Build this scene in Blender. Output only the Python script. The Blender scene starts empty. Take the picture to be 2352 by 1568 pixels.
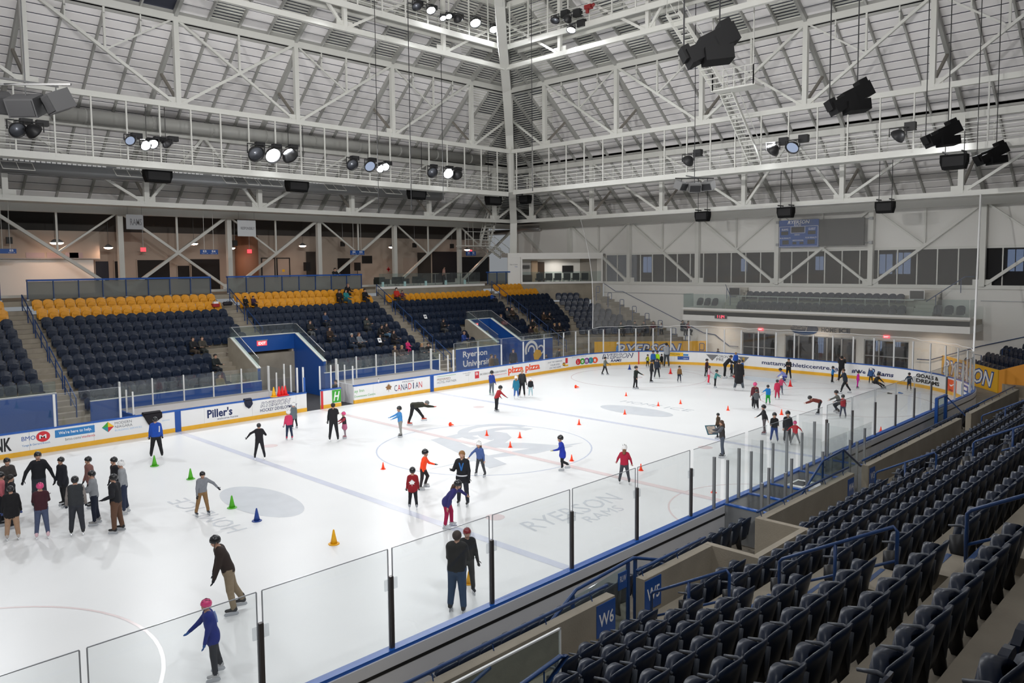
import bpy, math, random
import numpy as np
from mathutils import Vector, Matrix

random.seed(7)
rng = np.random.default_rng(7)
scene = bpy.context.scene
COL = scene.collection
W_PX, H_PX = 2352, 1568

# ------------------------------------------------------------------ camera
CAM = np.array([23.4988, -22.1413, 7.6399]); YAW, PITCH, ROLL, FPX, CYOFF = .7778, -.0712, -.009, 1779.974, -48.76
FWD = np.array([-math.sin(YAW) * math.cos(PITCH), math.cos(YAW) * math.cos(PITCH), math.sin(PITCH)])
_r = np.cross(FWD, [0, 0, 1]); _r /= np.linalg.norm(_r); _u = np.cross(_r, FWD)
RIGHT = _r * math.cos(ROLL) + _u * math.sin(ROLL); UP = -_r * math.sin(ROLL) + _u * math.cos(ROLL)
cd = bpy.data.cameras.new('camera'); cam = bpy.data.objects.new('camera', cd); COL.objects.link(cam)
cam.matrix_world = Matrix(((RIGHT[0], UP[0], -FWD[0], CAM[0]), (RIGHT[1], UP[1], -FWD[1], CAM[1]),
                           (RIGHT[2], UP[2], -FWD[2], CAM[2]), (0, 0, 0, 1)))
cd.sensor_fit = 'HORIZONTAL'; cd.sensor_width = 36.0; cd.lens = FPX * 36.0 / W_PX
cd.shift_y = CYOFF / W_PX; cd.clip_start = .1; cd.clip_end = 300
scene.camera = cam

# ------------------------------------------------------------------ world, light, exposure
world = bpy.data.worlds.new('world'); scene.world = world; world.use_nodes = True
world.node_tree.nodes['Background'].inputs[0].default_value = (.9, .95, 1, 1)
world.node_tree.nodes['Background'].inputs[1].default_value = .25
vs = scene.view_settings
vs.view_transform = 'Standard'; vs.look = 'None'; vs.gamma = 1; vs.use_curve_mapping = False
vs.exposure = 0.0

def area_light(name, loc, target, power, size, color=(1, .98, .95), spread=150):
    l = bpy.data.lights.new(name, 'AREA'); l.shape = 'DISK'; l.size = size; l.energy = power; l.color = color
    l.spread = math.radians(spread)
    o = bpy.data.objects.new(name, l); COL.objects.link(o); o.location = loc
    o.rotation_euler = (Vector(target) - Vector(loc)).to_track_quat('-Z', 'Y').to_euler()
    return o
# the arena's flood lamps: heads on the catwalks in view, unseen west and south ones added for evenness
FLOOD = 430
for (p, t) in [((-21.2, -14, 15.0), (2, -12, 0)), ((-21.2, -5.5, 15.0), (2, -4, 0)), ((-21.2, 3.2, 15.0), (2, 3, 0)),
               ((-21.2, 10.7, 15.0), (2, 11, 0)), ((-21.2, 16.6, 15.0), (1, 18, 0)), ((-15.2, 15.4, 23.2), (1, 14, 0)),
               ((-15.2, 9.5, 23.2), (0, 6, 0)), ((-15.2, 3.0, 23.2), (0, 0, 0)), ((-9.9, 17.2, 22.4), (2, 10, 0)),
               ((1, 23.4, 15.0), (0, 10, 0)), ((12, 23.4, 15.0), (3, 10, 0)),
               ((21.9, -17, 15.0), (-4, -10, 0)), ((21.9, -10, 15.0), (-4, 0, 0)), ((21.9, -25, 15.0), (-3, -14, 0)),
               ((15.2, 2, 23.2), (-3, 0, 0)), ((15.2, -12, 23.2), (-3, -10, 0)), ((-6, -23.4, 15.0), (-2, -10, 0)), ((8, -23.4, 15.0), (0, -12, 0))]:
    area_light('flood_lamp_light', p, t, FLOOD * (.35 if p[1] < -20 else .6 if p[0] > 13 else 1.05), .7, (.96, .98, 1.0), 125)

# unseen fill lights added behind the viewer to brighten the opposite roof and wall
for (p, t, w) in [((21.9, -20, 15.2), (-22, -2, 19), 760), ((21.9, -14, 15.2), (-22, 12, 19), 760), ((0, -23.2, 15.2), (-12, 30, 15), 860), ((9, -23.2, 15.2), (4, 32, 12), 950)]:
    area_light('added_roof_fill', p, t, w, .6, (1, .985, .96), 95)

# ------------------------------------------------------------------ survey helpers: a pixel of the photo -> a point on a known plane
def ray(x, y): return FWD + RIGHT * (x - W_PX / 2) / FPX - UP * (y - H_PX / 2 - CYOFF) / FPX
def at(x, y, ax, v):
    d = ray(x, y); return CAM + d * (v - CAM[ax]) / d[ax]
def ice(x, y): return at(x, y, 2, 0.0)
def deep(x, y, depth): return CAM + ray(x, y) * depth
def depth_of(p): return float((np.asarray(p, float) - CAM) @ FWD)
def pxm(p): return FPX / depth_of(p)
def project(p):
    d = np.asarray(p, float) - CAM; z = d @ FWD
    return W_PX / 2 + FPX * (d @ RIGHT) / z, H_PX / 2 + CYOFF - FPX * (d @ UP) / z, z

# ------------------------------------------------------------------ materials
def lin(h):
    h = h.lstrip('#'); c = [int(h[i:i + 2], 16) / 255 for i in (0, 2, 4)]
    return tuple(x / 12.92 if x <= .04045 else ((x + .055) / 1.055) ** 2.4 for x in c)
MATS = {}
def mat(name, color, rough=.5, metal=0., spec=.5, noise=0., nscale=4., bump=0., bscale=40., coat=0.):
    if name in MATS: return MATS[name]
    if isinstance(color, str): color = lin(color)
    m = bpy.data.materials.new(name); m.use_nodes = True; nt = m.node_tree; b = nt.nodes['Principled BSDF']
    b.inputs['Base Color'].default_value = (*color, 1); b.inputs['Roughness'].default_value = rough
    b.inputs['Metallic'].default_value = metal; b.inputs['Specular IOR Level'].default_value = spec
    b.inputs['Coat Weight'].default_value = coat
    if noise or bump:
        tc = nt.nodes.new('ShaderNodeTexCoord')
    if noise:
        n = nt.nodes.new('ShaderNodeTexNoise'); n.inputs['Scale'].default_value = nscale; n.inputs['Detail'].default_value = 5
        nt.links.new(tc.outputs['Object'], n.inputs['Vector'])
        r = nt.nodes.new('ShaderNodeMapRange'); r.inputs[1].default_value = .25; r.inputs[2].default_value = .75
        r.inputs[3].default_value = 1 - noise; r.inputs[4].default_value = 1 + noise
        nt.links.new(n.outputs['Fac'], r.inputs[0])
        mx = nt.nodes.new('ShaderNodeMix'); mx.data_type = 'RGBA'; mx.blend_type = 'MULTIPLY'; mx.inputs[0].default_value = 1
        mx.inputs[6].default_value = (*color, 1); nt.links.new(r.outputs[0], mx.inputs[7])
        nt.links.new(mx.outputs[2], b.inputs['Base Color'])
    if bump:
        n2 = nt.nodes.new('ShaderNodeTexNoise'); n2.inputs['Scale'].default_value = bscale; n2.inputs['Detail'].default_value = 3
        nt.links.new(tc.outputs['Object'], n2.inputs['Vector'])
        bp = nt.nodes.new('ShaderNodeBump'); bp.inputs['Strength'].default_value = bump; bp.inputs['Distance'].default_value = .02
        nt.links.new(n2.outputs['Fac'], bp.inputs['Height']); nt.links.new(bp.outputs[0], b.inputs['Normal'])
    MATS[name] = m; return m
def emit(name, color, strength):
    if name in MATS: return MATS[name]
    m = bpy.data.materials.new(name); m.use_nodes = True; nt = m.node_tree; nt.nodes.clear()
    e = nt.nodes.new('ShaderNodeEmission'); o = nt.nodes.new('ShaderNodeOutputMaterial')
    e.inputs[0].default_value = (*(lin(color) if isinstance(color, str) else color), 1); e.inputs[1].default_value = strength
    nt.links.new(e.outputs[0], o.inputs[0]); MATS[name] = m; return m
def sheet(name, tint, gloss, rough=.03, haze=0., hazecol=(.8, .82, .85)):
    """thin clear sheet: transparent + a little mirror + optional milky haze"""
    if name in MATS: return MATS[name]
    m = bpy.data.materials.new(name); m.use_nodes = True; nt = m.node_tree; nt.nodes.clear()
    o = nt.nodes.new('ShaderNodeOutputMaterial'); t = nt.nodes.new('ShaderNodeBsdfTransparent'); t.inputs[0].default_value = (*tint, 1)
    g = nt.nodes.new('ShaderNodeBsdfGlossy'); g.inputs['Roughness'].default_value = rough
    lw = nt.nodes.new('ShaderNodeLayerWeight'); lw.inputs[0].default_value = .5
    pw = nt.nodes.new('ShaderNodeMath'); pw.operation = 'POWER'; pw.inputs[1].default_value = 4.; nt.links.new(lw.outputs['Facing'], pw.inputs[0])
    ma = nt.nodes.new('ShaderNodeMath'); ma.operation = 'MULTIPLY_ADD'; ma.inputs[1].default_value = .45; ma.inputs[2].default_value = .025; nt.links.new(pw.outputs[0], ma.inputs[0])
    mu = nt.nodes.new('ShaderNodeMath'); mu.operation = 'MULTIPLY'; mu.inputs[1].default_value = gloss
    nt.links.new(ma.outputs[0], mu.inputs[0])
    mx = nt.nodes.new('ShaderNodeMixShader'); nt.links.new(mu.outputs[0], mx.inputs[0])
    nt.links.new(t.outputs[0], mx.inputs[1]); nt.links.new(g.outputs[0], mx.inputs[2])
    out = mx
    if haze:
        d = nt.nodes.new('ShaderNodeBsdfDiffuse'); d.inputs[0].default_value = (*hazecol, 1)
        m2 = nt.nodes.new('ShaderNodeMixShader'); m2.inputs[0].default_value = haze
        nt.links.new(mx.outputs[0], m2.inputs[1]); nt.links.new(d.outputs[0], m2.inputs[2]); out = m2
    nt.links.new(out.outputs[0], o.inputs[0]); MATS[name] = m; return m

M_STEEL = mat('white_painted_steel', (.70, .70, .66), .45)
M_STEELD = mat('grey_rafter_steel', (.40, .40, .38), .5)
M_ROOFP = mat('white_insulation_panel', (.86, .84, .84), .8, noise=.06, nscale=.6)
M_ROOFB = mat('dark_roof_joint', (.05, .055, .08), .8)
M_DECK = mat('ribbed_metal_deck', (.70, .70, .65), .5)
M_NAVY = mat('navy_seat_plastic', (.0075, .015, .036), .36, spec=.35, noise=.15, nscale=9)
M_NAVYT = mat('navy_seat_edge', (.07, .08, .10), .4)
M_YSEAT = mat('yellow_seat_plastic', (.72, .31, .012), .35, noise=.08, nscale=9)
M_CONC = mat('concrete', (.30, .265, .21), .85, noise=.14, nscale=1.2, bump=.2, bscale=30)
M_CONCD = mat('worn_concrete_step', (.30, .265, .215), .85, noise=.18, nscale=2.5, bump=.2, bscale=30)
M_WHITEW = mat('white_wall_paint', (.80, .79, .76), .7, noise=.02, nscale=.4)
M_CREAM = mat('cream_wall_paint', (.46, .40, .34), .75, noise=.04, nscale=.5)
M_BLUE = mat('royal_blue_paint', (.008, .07, .30), .35)
M_BLUER = mat('blue_rail_paint', (.010, .045, .16), .35)
M_BLUEC = mat('blue_cap_plastic', (.015, .10, .42), .3)
M_BOARD = mat('white_board_plastic', (.84, .84, .84), .3, noise=.015, nscale=2)
M_BOARDO = mat('white_board_outer', (.68, .68, .70), .4, noise=.03, nscale=1)
M_KICK = mat('yellow_kickplate', (.82, .44, .03), .35, noise=.06, nscale=3)
M_BLACK = mat('black_plastic', (.012, .012, .013), .4)
M_BLACKM = mat('black_paint_metal', (.016, .016, .018), .45)
M_GREY = mat('grey_metal', (.30, .31, .32), .4, metal=.4)
M_ALU = mat('aluminium', (.55, .55, .55), .35, metal=.7)
M_STAN = mat('dark_stanchion', (.10, .09, .09), .35, metal=.5)
M_DARK = mat('dark_interior', (.018, .016, .016), .8)
M_YPANEL = mat('gold_banner_vinyl', (.80, .43, .02), .5, noise=.03, nscale=2)
M_NAVYP = mat('navy_print', (.012, .035, .13), .5)
M_WHITEP = mat('white_print', (.85, .85, .85), .5)
M_GLASS = sheet('rink_glass', (.965, .975, .975), 1.0, .02, .012)
M_GLASSF = sheet('guard_glass', (.80, .86, .85), 1.0, .03, .03)
M_FROST = sheet('frosted_barrier', (.40, .43, .42), .8, .2, .30, (.45, .46, .44))
M_DGLASS = sheet('window_glass', (.42, .43, .45), 1.2, .03, .05, (.3, .3, .32))
M_NET = sheet('safety_netting', (.93, .93, .93), 0., .5, .13, (.62, .61, .58))
M_EDGE = mat('glass_edge', (.42, .44, .47), .2)
M_PCONC = mat('pale_concrete', (.50, .47, .41), .8, noise=.05, nscale=1.)
M_RUBBER = mat('dark_rubber_floor', (.03, .03, .035), .8)

# ------------------------------------------------------------------ mesh builder
class MB:
    def __init__(s): s.v = []; s.f = []; s.m = []
    def add(s, v, f, m=0):
        o = len(s.v); s.v.extend([tuple(map(float, p)) for p in v]); s.f.extend([tuple(i + o for i in q) for q in f]); s.m.extend([m] * len(f)); return s
    def box(s, c, d, m=0, rz=0., R=None):
        x, y, z = d[0] / 2, d[1] / 2, d[2] / 2
        v = np.array([(-x, -y, -z), (x, -y, -z), (x, y, -z), (-x, y, -z), (-x, -y, z), (x, -y, z), (x, y, z), (-x, y, z)])
        if R is not None: v = v @ np.asarray(R).T
        elif rz:
            k, q = math.cos(rz), math.sin(rz); v = v @ np.array([[k, -q, 0], [q, k, 0], [0, 0, 1]]).T
        return s.add(v + np.asarray(c, float), [(0, 3, 2, 1), (4, 5, 6, 7), (0, 1, 5, 4), (1, 2, 6, 5), (2, 3, 7, 6), (3, 0, 4, 7)], m)
    def bb(s, a, b, m=0):
        lo = np.minimum(a, b) * 1.; hi = np.maximum(a, b) * 1.
        return s.box((lo + hi) / 2, hi - lo, m)
    def beam(s, p, q, w, h, m=0, up=(0, 0, 1)):
        p = np.asarray(p, float); q = np.asarray(q, float); d = q - p; L = np.linalg.norm(d)
        if L < 1e-6: return s
        d /= L; u = np.asarray(up, float)
        if abs(d @ u) > .99: u = np.array([1., 0, 0])
        x = np.cross(d, u); x /= np.linalg.norm(x); z = np.cross(x, d)
        return s.box((p + q) / 2, (w, L, h), m, R=np.stack([x, d, z], 1))
    def tube(s, pts, r, n=6, m=0, cap=True, closed=False):
        pts = [np.asarray(p, float) for p in pts]; k = len(pts)
        rr = r if hasattr(r, '__len__') else [r] * k
        v = []; prev = None
        for i, p in enumerate(pts):
            a = pts[max(i - 1, 0)]; b = pts[min(i + 1, k - 1)]; d = b - a; d = d / (np.linalg.norm(d) + 1e-12)
            if prev is None:
                u = np.array([0, 0, 1.]) if abs(d[2]) < .9 else np.array([1., 0, 0])
                x = np.cross(d, u)
            else: x = prev - d * (prev @ d)
            x /= np.linalg.norm(x) + 1e-12; prev = x; y = np.cross(d, x)
            for j in range(n):
                t = 2 * math.pi * j / n; v.append(p + rr[i] * (x * math.cos(t) + y * math.sin(t)))
        f = [(i * n + j, i * n + (j + 1) % n, (i + 1) * n + (j + 1) % n, (i + 1) * n + j) for i in range(k - 1) for j in range(n)]
        if cap: f += [tuple(range(n))[::-1], tuple((k - 1) * n + j for j in range(n))]
        return s.add(v, f, m)
    def lathe(s, prof, c=(0, 0, 0), n=12, m=0, R=None, cap=True):
        v = []; k = len(prof)
        for (r, z) in prof:
            for j in range(n):
                t = 2 * math.pi * j / n; v.append((r * math.cos(t), r * math.sin(t), z))
        v = np.array(v)
        if R is not None: v = v @ np.asarray(R).T
        f = [(i * n + j, i * n + (j + 1) % n, (i + 1) * n + (j + 1) % n, (i + 1) * n + j) for i in range(k - 1) for j in range(n)]
        if cap: f += [tuple(range(n))[::-1], tuple((k - 1) * n + j for j in range(n))]
        return s.add(v + np.asarray(c, float), f, m)
    def prism(s, poly, axis, a, b, m=0):
        """poly in the two other axes, extruded along axis from a to b"""
        n = len(poly); o = [i for i in range(3) if i != axis]; v = []
        for t in (a, b):
            for p in poly:
                q = [0, 0, 0]; q[axis] = t; q[o[0]] = p[0]; q[o[1]] = p[1]; v.append(q)
        f = [tuple(range(n))[::-1], tuple(n + i for i in range(n))] + [(i, (i + 1) % n, n + (i + 1) % n, n + i) for i in range(n)]
        return s.add(v, f, m)
    def quad(s, a, b, c, d, m=0): return s.add([a, b, c, d], [(0, 1, 2, 3)], m)
    def mesh(s, name, mats, smooth=False, fix=True):
        me = bpy.data.meshes.new(name); me.from_pydata(s.v, [], s.f)
        for q in (mats if isinstance(mats, (list, tuple)) else [mats]): me.materials.append(q)
        if any(s.m): me.polygons.foreach_set('material_index', s.m)
        if smooth: me.polygons.foreach_set('use_smooth', [True] * len(s.f))
        me.update(); return me
    def build(s, name, mats, parent=None, loc=None, smooth=False, world=False):
        """world=True: the coordinates are world coordinates although the parent sits elsewhere"""
        if world and parent is not None:
            o = np.array(parent.location); p = parent.parent
            while p is not None: o = o + np.array(p.location); p = p.parent
            s.v = [(a - o[0], b - o[1], c - o[2]) for a, b, c in s.v]
        return link(name, s.mesh(name, mats, smooth), parent, loc)
def link(name, me, parent=None, loc=None, rz=0.):
    o = bpy.data.objects.new(name, me); COL.objects.link(o)
    if parent is not None: o.parent = parent
    if loc is not None: o.location = tuple(map(float, loc))
    if rz: o.rotation_euler = (0, 0, rz)
    return o
def tag(o, label, cat, group=None):
    o['label'] = label; o['category'] = cat
    if group: o['group'] = group
    return o
def thing(name, label, cat, loc=(0, 0, 0), rz=0., group=None):
    return tag(link(name, None, None, loc, rz), label, cat, group)
def struct(o, label=None, cat=None):
    o['kind'] = 'structure'
    if label: o['label'] = label
    if cat: o['category'] = cat
    return o
def sroot(name, label, loc=(0, 0, 0), cat=None): return struct(link(name, None, None, loc), label, cat)

# ------------------------------------------------------------------ lettering (built-in font), as flat mesh
_TXT = {}
def text_mesh(txt, bold=0., shear=0., spacing=1.):
    k = (txt, bold, shear, spacing)
    if k in _TXT: return _TXT[k]
    cu = bpy.data.curves.new('t', 'FONT'); cu.body = txt; cu.size = 1; cu.align_x = 'LEFT'; cu.offset = bold; cu.shear = shear
    cu.space_character = spacing; cu.resolution_u = 2
    ob = bpy.data.objects.new('t', cu); COL.objects.link(ob)
    me = bpy.data.meshes.new_from_object(ob.evaluated_get(bpy.context.evaluated_depsgraph_get()))
    n = len(me.vertices); v = np.empty(n * 3); me.vertices.foreach_get('co', v); v = v.reshape(-1, 3)[:, :2]
    f = [tuple(p.vertices) for p in me.polygons]
    bpy.data.objects.remove(ob); bpy.data.curves.remove(cu); bpy.data.meshes.remove(me)
    mn, mx = v.min(0), v.max(0); v = (v - mn) / (mx - mn)
    _TXT[k] = (v, f); return _TXT[k]
def letter(txt, name, m, parent, fn, u0, u1, v0, v1, bold=0., shear=0., spacing=1., off=0.):
    """place text in the (u,v) rectangle; fn(u,v,offset)->xyz"""
    v, f = text_mesh(txt, bold, shear, spacing)
    b = MB(); b.add([fn(u0 + p[0] * (u1 - u0), v0 + p[1] * (v1 - v0), off) for p in v], f)
    return b.build(name, m, parent, world=parent is not None)
def shape2d(polys, name, m, parent, fn, off=0.):
    b = MB()
    for p in polys:
        b.add([fn(q[0], q[1], off) for q in p], [tuple(range(len(p)))])
    return b.build(name, m, parent, world=parent is not None)
def ell(cu, cv, ru, rv, n=20, a0=0., a1=2 * math.pi):
    return [(cu + ru * math.cos(a0 + (a1 - a0) * i / n), cv + rv * math.sin(a0 + (a1 - a0) * i / n)) for i in range(n)]
# ================================================================== ICE, BOARDS, GLASS
HX, HY, RC = 12.78, 29.5, 8.5
def rink_path(step=.6):
    """closed outline of the rink, starting on the east side going north; returns points and arc lengths"""
    seg = [(-HX, -(HY - RC), -HX, HY - RC)]
    pts = []
    def line(a, b):
        n = max(1, int(math.dist(a, b) / step))
        for i in range(n): pts.append((a[0] + (b[0] - a[0]) * i / n, a[1] + (b[1] - a[1]) * i / n))
    def arc(c, a0, a1):
        n = int(abs(a1 - a0) * RC / step)
        for i in range(n):
            t = a0 + (a1 - a0) * i / n; pts.append((c[0] + RC * math.cos(t), c[1] + RC * math.sin(t)))
    x, y = HX - RC, HY - RC
    line((-HX, -y), (-HX, y)); arc((-x, y), math.pi, math.pi / 2); line((-x, HY), (x, HY)); arc((x, y), math.pi / 2, 0)
    line((HX, y), (HX, -y)); arc((x, -y), 0, -math.pi / 2); line((x, -HY), (-x, -HY)); arc((-x, -y), -math.pi / 2, -math.pi)
    return np.array(pts)
PTS = rink_path(); _c = np.vstack([PTS, PTS[:1]]); _L = np.linalg.norm(np.diff(_c, axis=0), axis=1); SARC = np.concatenate([[0], np.cumsum(_L)]); SLEN = SARC[-1]
def path(s):
    s = s % SLEN; i = min(int(np.searchsorted(SARC, s, 'right')) - 1, len(_L) - 1); t = (s - SARC[i]) / _L[i]
    p = _c[i] * (1 - t) + _c[i + 1] * t; d = (_c[i + 1] - _c[i]) / _L[i]
    return p, d, np.array([-d[1], d[0]])      # point, tangent, outward normal (left of travel)
def s_of(x, y):
    q = np.array([x, y]); i = int(np.argmin(((PTS - q) ** 2).sum(1))); best = None
    for j in (i - 1, i):
        a = _c[j % len(PTS)]; b = _c[j % len(PTS) + 1]; t = np.clip((q - a) @ (b - a) / ((b - a) @ (b - a)), 0, 1)
        dd = np.linalg.norm(a + t * (b - a) - q)
        if best is None or dd < best[0]: best = (dd, SARC[j % len(PTS)] + t * _L[j % len(PTS)])
    return best[1]
def s_px(x, y=None):
    """arc length of the board point seen at pixel column x (inner face of far boards)"""
    return float(_SS[int(np.argmin(np.abs(_SX - x)))])
_SS = np.arange(s_of(-HX, -20.9), s_of(12.6, 24.5), .02)
_SX = np.array([project((*path(q)[0], .5))[0] for q in _SS])
def sE(y): return s_of(-HX, y)
def inner(u, v, off=0.):       # (arc length, height) -> point just inside the board face
    p, d, n = path(u); q = p - n * (.006 + off); return (q[0], q[1], v)

def sweep(s0, s1, prof, name, mats, parent, step=.6, mi=0):
    """sweep a closed profile of (outward, z) along the rink outline"""
    ss = [s0] + [s for s in SARC if s0 + 1e-3 < s < s1 - 1e-3] + [s1]
    b = MB(); v = []; n = len(prof)
    for s in ss:
        p, d, nn = path(s); 
        for (o, z) in prof: q = p + nn * o; v.append((q[0], q[1], z))
    f = [(i * n + j, i * n + (j + 1) % n, (i + 1) * n + (j + 1) % n, (i + 1) * n + j) for i in range(len(ss) - 1) for j in range(n)]
    f += [tuple(range(n))[::-1], tuple((len(ss) - 1) * n + j for j in range(n))]
    b.add(v, f, mi); return b.build(name, mats, parent)

# --- ground slab and ice
b = MB(); b.bb((-45, -45, -.5), (45, 45, -.04)); struct(b.build('floor', M_CONCD), 'bare concrete ground slab around the rink', 'floor')
m = mat('ice', (.86, .88, .90), .28, spec=.32)
nt = m.node_tree; bs = nt.nodes['Principled BSDF']; tc = nt.nodes.new('ShaderNodeTexCoord')
n1 = nt.nodes.new('ShaderNodeTexNoise'); n1.inputs['Scale'].default_value = .25; n1.inputs['Detail'].default_value = 2
nt.links.new(tc.outputs['Object'], n1.inputs['Vector'])
r1 = nt.nodes.new('ShaderNodeMapRange'); r1.inputs[1].default_value = .3; r1.inputs[2].default_value = .7; r1.inputs[3].default_value = .805; r1.inputs[4].default_value = .855
nt.links.new(n1.outputs['Fac'], r1.inputs[0]); cc = nt.nodes.new('ShaderNodeCombineColor')
for k_, f_ in (('Red', .985), ('Green', .998), ('Blue', 1.0)):
    mm_ = nt.nodes.new('ShaderNodeMath'); mm_.operation = 'MULTIPLY'; mm_.inputs[1].default_value = f_; nt.links.new(r1.outputs[0], mm_.inputs[0]); nt.links.new(mm_.outputs[0], cc.inputs[k_])
nt.links.new(cc.outputs[0], bs.inputs['Base Color']); bs.inputs['Roughness'].default_value = .34
M_ICE = m
ICE = sroot('ice_surface', 'white skating ice with faint painted lines', cat='ice')
b = MB(); b.add([(p[0], p[1], 0) for p in PTS] + [(p[0], p[1], -.04) for p in PTS],
                [tuple(range(len(PTS)))[::-1], tuple(len(PTS) + i for i in range(len(PTS)))] +
                [(i, (i + 1) % len(PTS), len(PTS) + (i + 1) % len(PTS), len(PTS) + i) for i in range(len(PTS))])
b.build('ice_sheet', M_ICE, ICE)
def icemat(n, c): return mat(n, c, .25, spec=.45, noise=.05, nscale=1.5)
M_IB = icemat('ice_blue_line', (.66, .69, .80)); M_IR = icemat('ice_red_line', (.82, .70, .70)); M_IG = icemat('ice_grey_logo', (.67, .70, .74)); M_IB2 = icemat('ice_circle_blue', (.62, .67, .80))
M_ICR = icemat('ice_crease_blue', (.70, .80, .88))
Z = .003
def icef(o):  # text on ice: reads from the west stand (right = +y, up = -x) around origin o
    return lambda u, v, off=0.: (o[0] - v, o[1] + u, Z + off)
def icef2(o): return lambda u, v, off=0.: (o[0] + v, o[1] - u, Z + off)
b = MB()
for y in (-7.62, 7.62): b.add([(-HX + .02, y - .15, Z), (HX - .02, y - .15, Z), (HX - .02, y + .15, Z), (-HX + .02, y + .15, Z)], [(0, 1, 2, 3)])
b.build('blue_line', M_IB, ICE)
b = MB(); b.add([(-HX + .02, -.15, Z + .002), (HX - .02, -.15, Z + .002), (HX - .02, .15, Z + .002), (-HX + .02, .15, Z + .002)], [(0, 1, 2, 3)]); b.build('centre_line', M_IR, ICE)
def ring(c, r, w, name, m, a0=0., a1=2 * math.pi, z=Z, n=64):
    b = MB(); v = []
    for i in range(n + 1):
        t = a0 + (a1 - a0) * i / n
        for q in (r - w / 2, r + w / 2): v.append((c[0] + q * math.cos(t), c[1] + q * math.sin(t), z))
    b.add(v, [(2 * i, 2 * i + 1, 2 * i + 3, 2 * i + 2) for i in range(n)]); return b.build(name, m, ICE)
ring((0, 0), 4.5, .06, 'centre_circle', M_IB2)
for sx in (-1, 1):
    for sy in (-1, 1):
        ring((6.9 * sx, 20.8 * sy), 4.5, .07, 'face_off_circle', M_IR); ring((6.9 * sx, 20.8 * sy), .15, .3, 'face_off_dot', M_IR)
        ring((6.9 * sx, 6.1 * sy), .15, .3, 'neutral_dot', M_IR)
for sy in (-1, 1):
    b = MB(); b.add([(-10.6, 26.2 * sy - .03, Z), (10.6, 26.2 * sy - .03, Z), (10.6, 26.2 * sy + .03, Z), (-10.6, 26.2 * sy + .03, Z)], [(0, 1, 2, 3)]); b.build('goal_line', M_IR, ICE)
    b = MB(); b.add([(1.8 * math.cos(t), sy * (26.15 - 1.8 * math.sin(t)), Z) for t in np.linspace(0, math.pi, 17)], [tuple(range(17))]); b.build('goal_crease', M_ICR, ICE)
ring((HX - .1, 0), 3., .06, 'referee_crease', M_IR, math.pi / 2, 1.5 * math.pi)
# the big R with curling horns at centre ice
letter('R', 'centre_logo', M_IG, ICE, icef((0, 0)), -2.3, 2.6, -2.7, 2.7, bold=.0, shear=.25)
for (x0, w) in ((-2.3, 1), (-1.2, .62)):
    ring((x0 * .6 - .2, 2.4 if w == 1 else 2.5), 1.1 * w + .55, .5, 'logo_horn', M_IG, math.pi * .5, math.pi * 1.55, Z - .001, 32)
b = MB(); b.add([(1.1, -4.0, Z - .001), (1.55, -1.2, Z - .001), (2.4, .6, Z - .001), (2.6, 3.4, Z - .001), (1.6, .9, Z - .001), (1.2, -1.0, Z - .001)], [(0, 1, 2, 3, 4, 5)]); b.build('logo_sweep', M_IG, ICE)
letter('RYERSON', 'ice_lettering', M_IG, ICE, icef((8.25, -4.0)), -2.2, 2.2, -.42, .42, bold=0., shear=.25)
letter('RAMS', 'ice_lettering', M_IG, ICE, icef((9.1, -3.6)), -.9, .9, -.25, .25, bold=0., shear=.25)
for (o, fn) in (((.1, -10.2), icef), ((0, 10.85), icef2)):
    f_ = fn(o); sgn = 1
    shape2d([ell(0, 0, .95, 2.2, 40)], 'ice_oval', M_IG, ICE, lambda u, v, off=0., o=o: (o[0] + v, o[1] + u, Z))
    s2 = -1 if o[1] < 0 else 1
    letter('HOME', 'ice_lettering', M_IG, ICE, lambda u, v, off=0., o=o, s2=s2: (o[0] + u, o[1] + s2 * (1.55 + v), Z) if s2 > 0 else (o[0] - u, o[1] - 1.55 - v, Z), -2.2, .25, 0, .62, bold=0.)
    letter('ICE', 'ice_lettering', M_IG, ICE, lambda u, v, off=0., o=o, s2=s2: (o[0] + u, o[1] + s2 * (1.55 + v), Z) if s2 > 0 else (o[0] - u, o[1] - 1.55 - v, Z), .65, 2.2, 0, .62, bold=0.)

# --- boards: openings on the east side for the tunnel and one bench door
OPEN = [(sE(-.85), sE(.02)), (sE(1.27), sE(2.12))]
BRD = thing('dasher_boards', 'white dasher boards with blue cap and yellow kickplate around the ice', 'rink boards')
edges = sorted([0.] + list(np.arange(2.44, SLEN, 2.44)) + [SLEN] + [e for o in OPEN for e in o])
def is_open(a, b): return any(a >= o[0] - .01 and b <= o[1] + .01 for o in OPEN)
for a, c in zip(edges[:-1], edges[1:]):
    if c - a < .02 or is_open(a, c): continue
    g = .004
    sweep(a + g, c - g, [(0, .2), (.10, .2), (.10, .97), (0, .97)], 'board_panel', [M_BOARD], BRD)
cuts = [0.] + [e for o in OPEN for e in o] + [SLEN]
for a, c in zip(cuts[0::2], cuts[1::2]):
    sweep(a, c, [(-.012, 0), (.10, 0), (.10, .2), (-.012, .2)], 'kick_plate', [M_KICK], BRD)
    sweep(a, c, [(-.03, .97), (.14, .97), (.14, 1.03), (-.03, 1.03)], 'cap_rail', [M_BLUEC], BRD)
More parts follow.
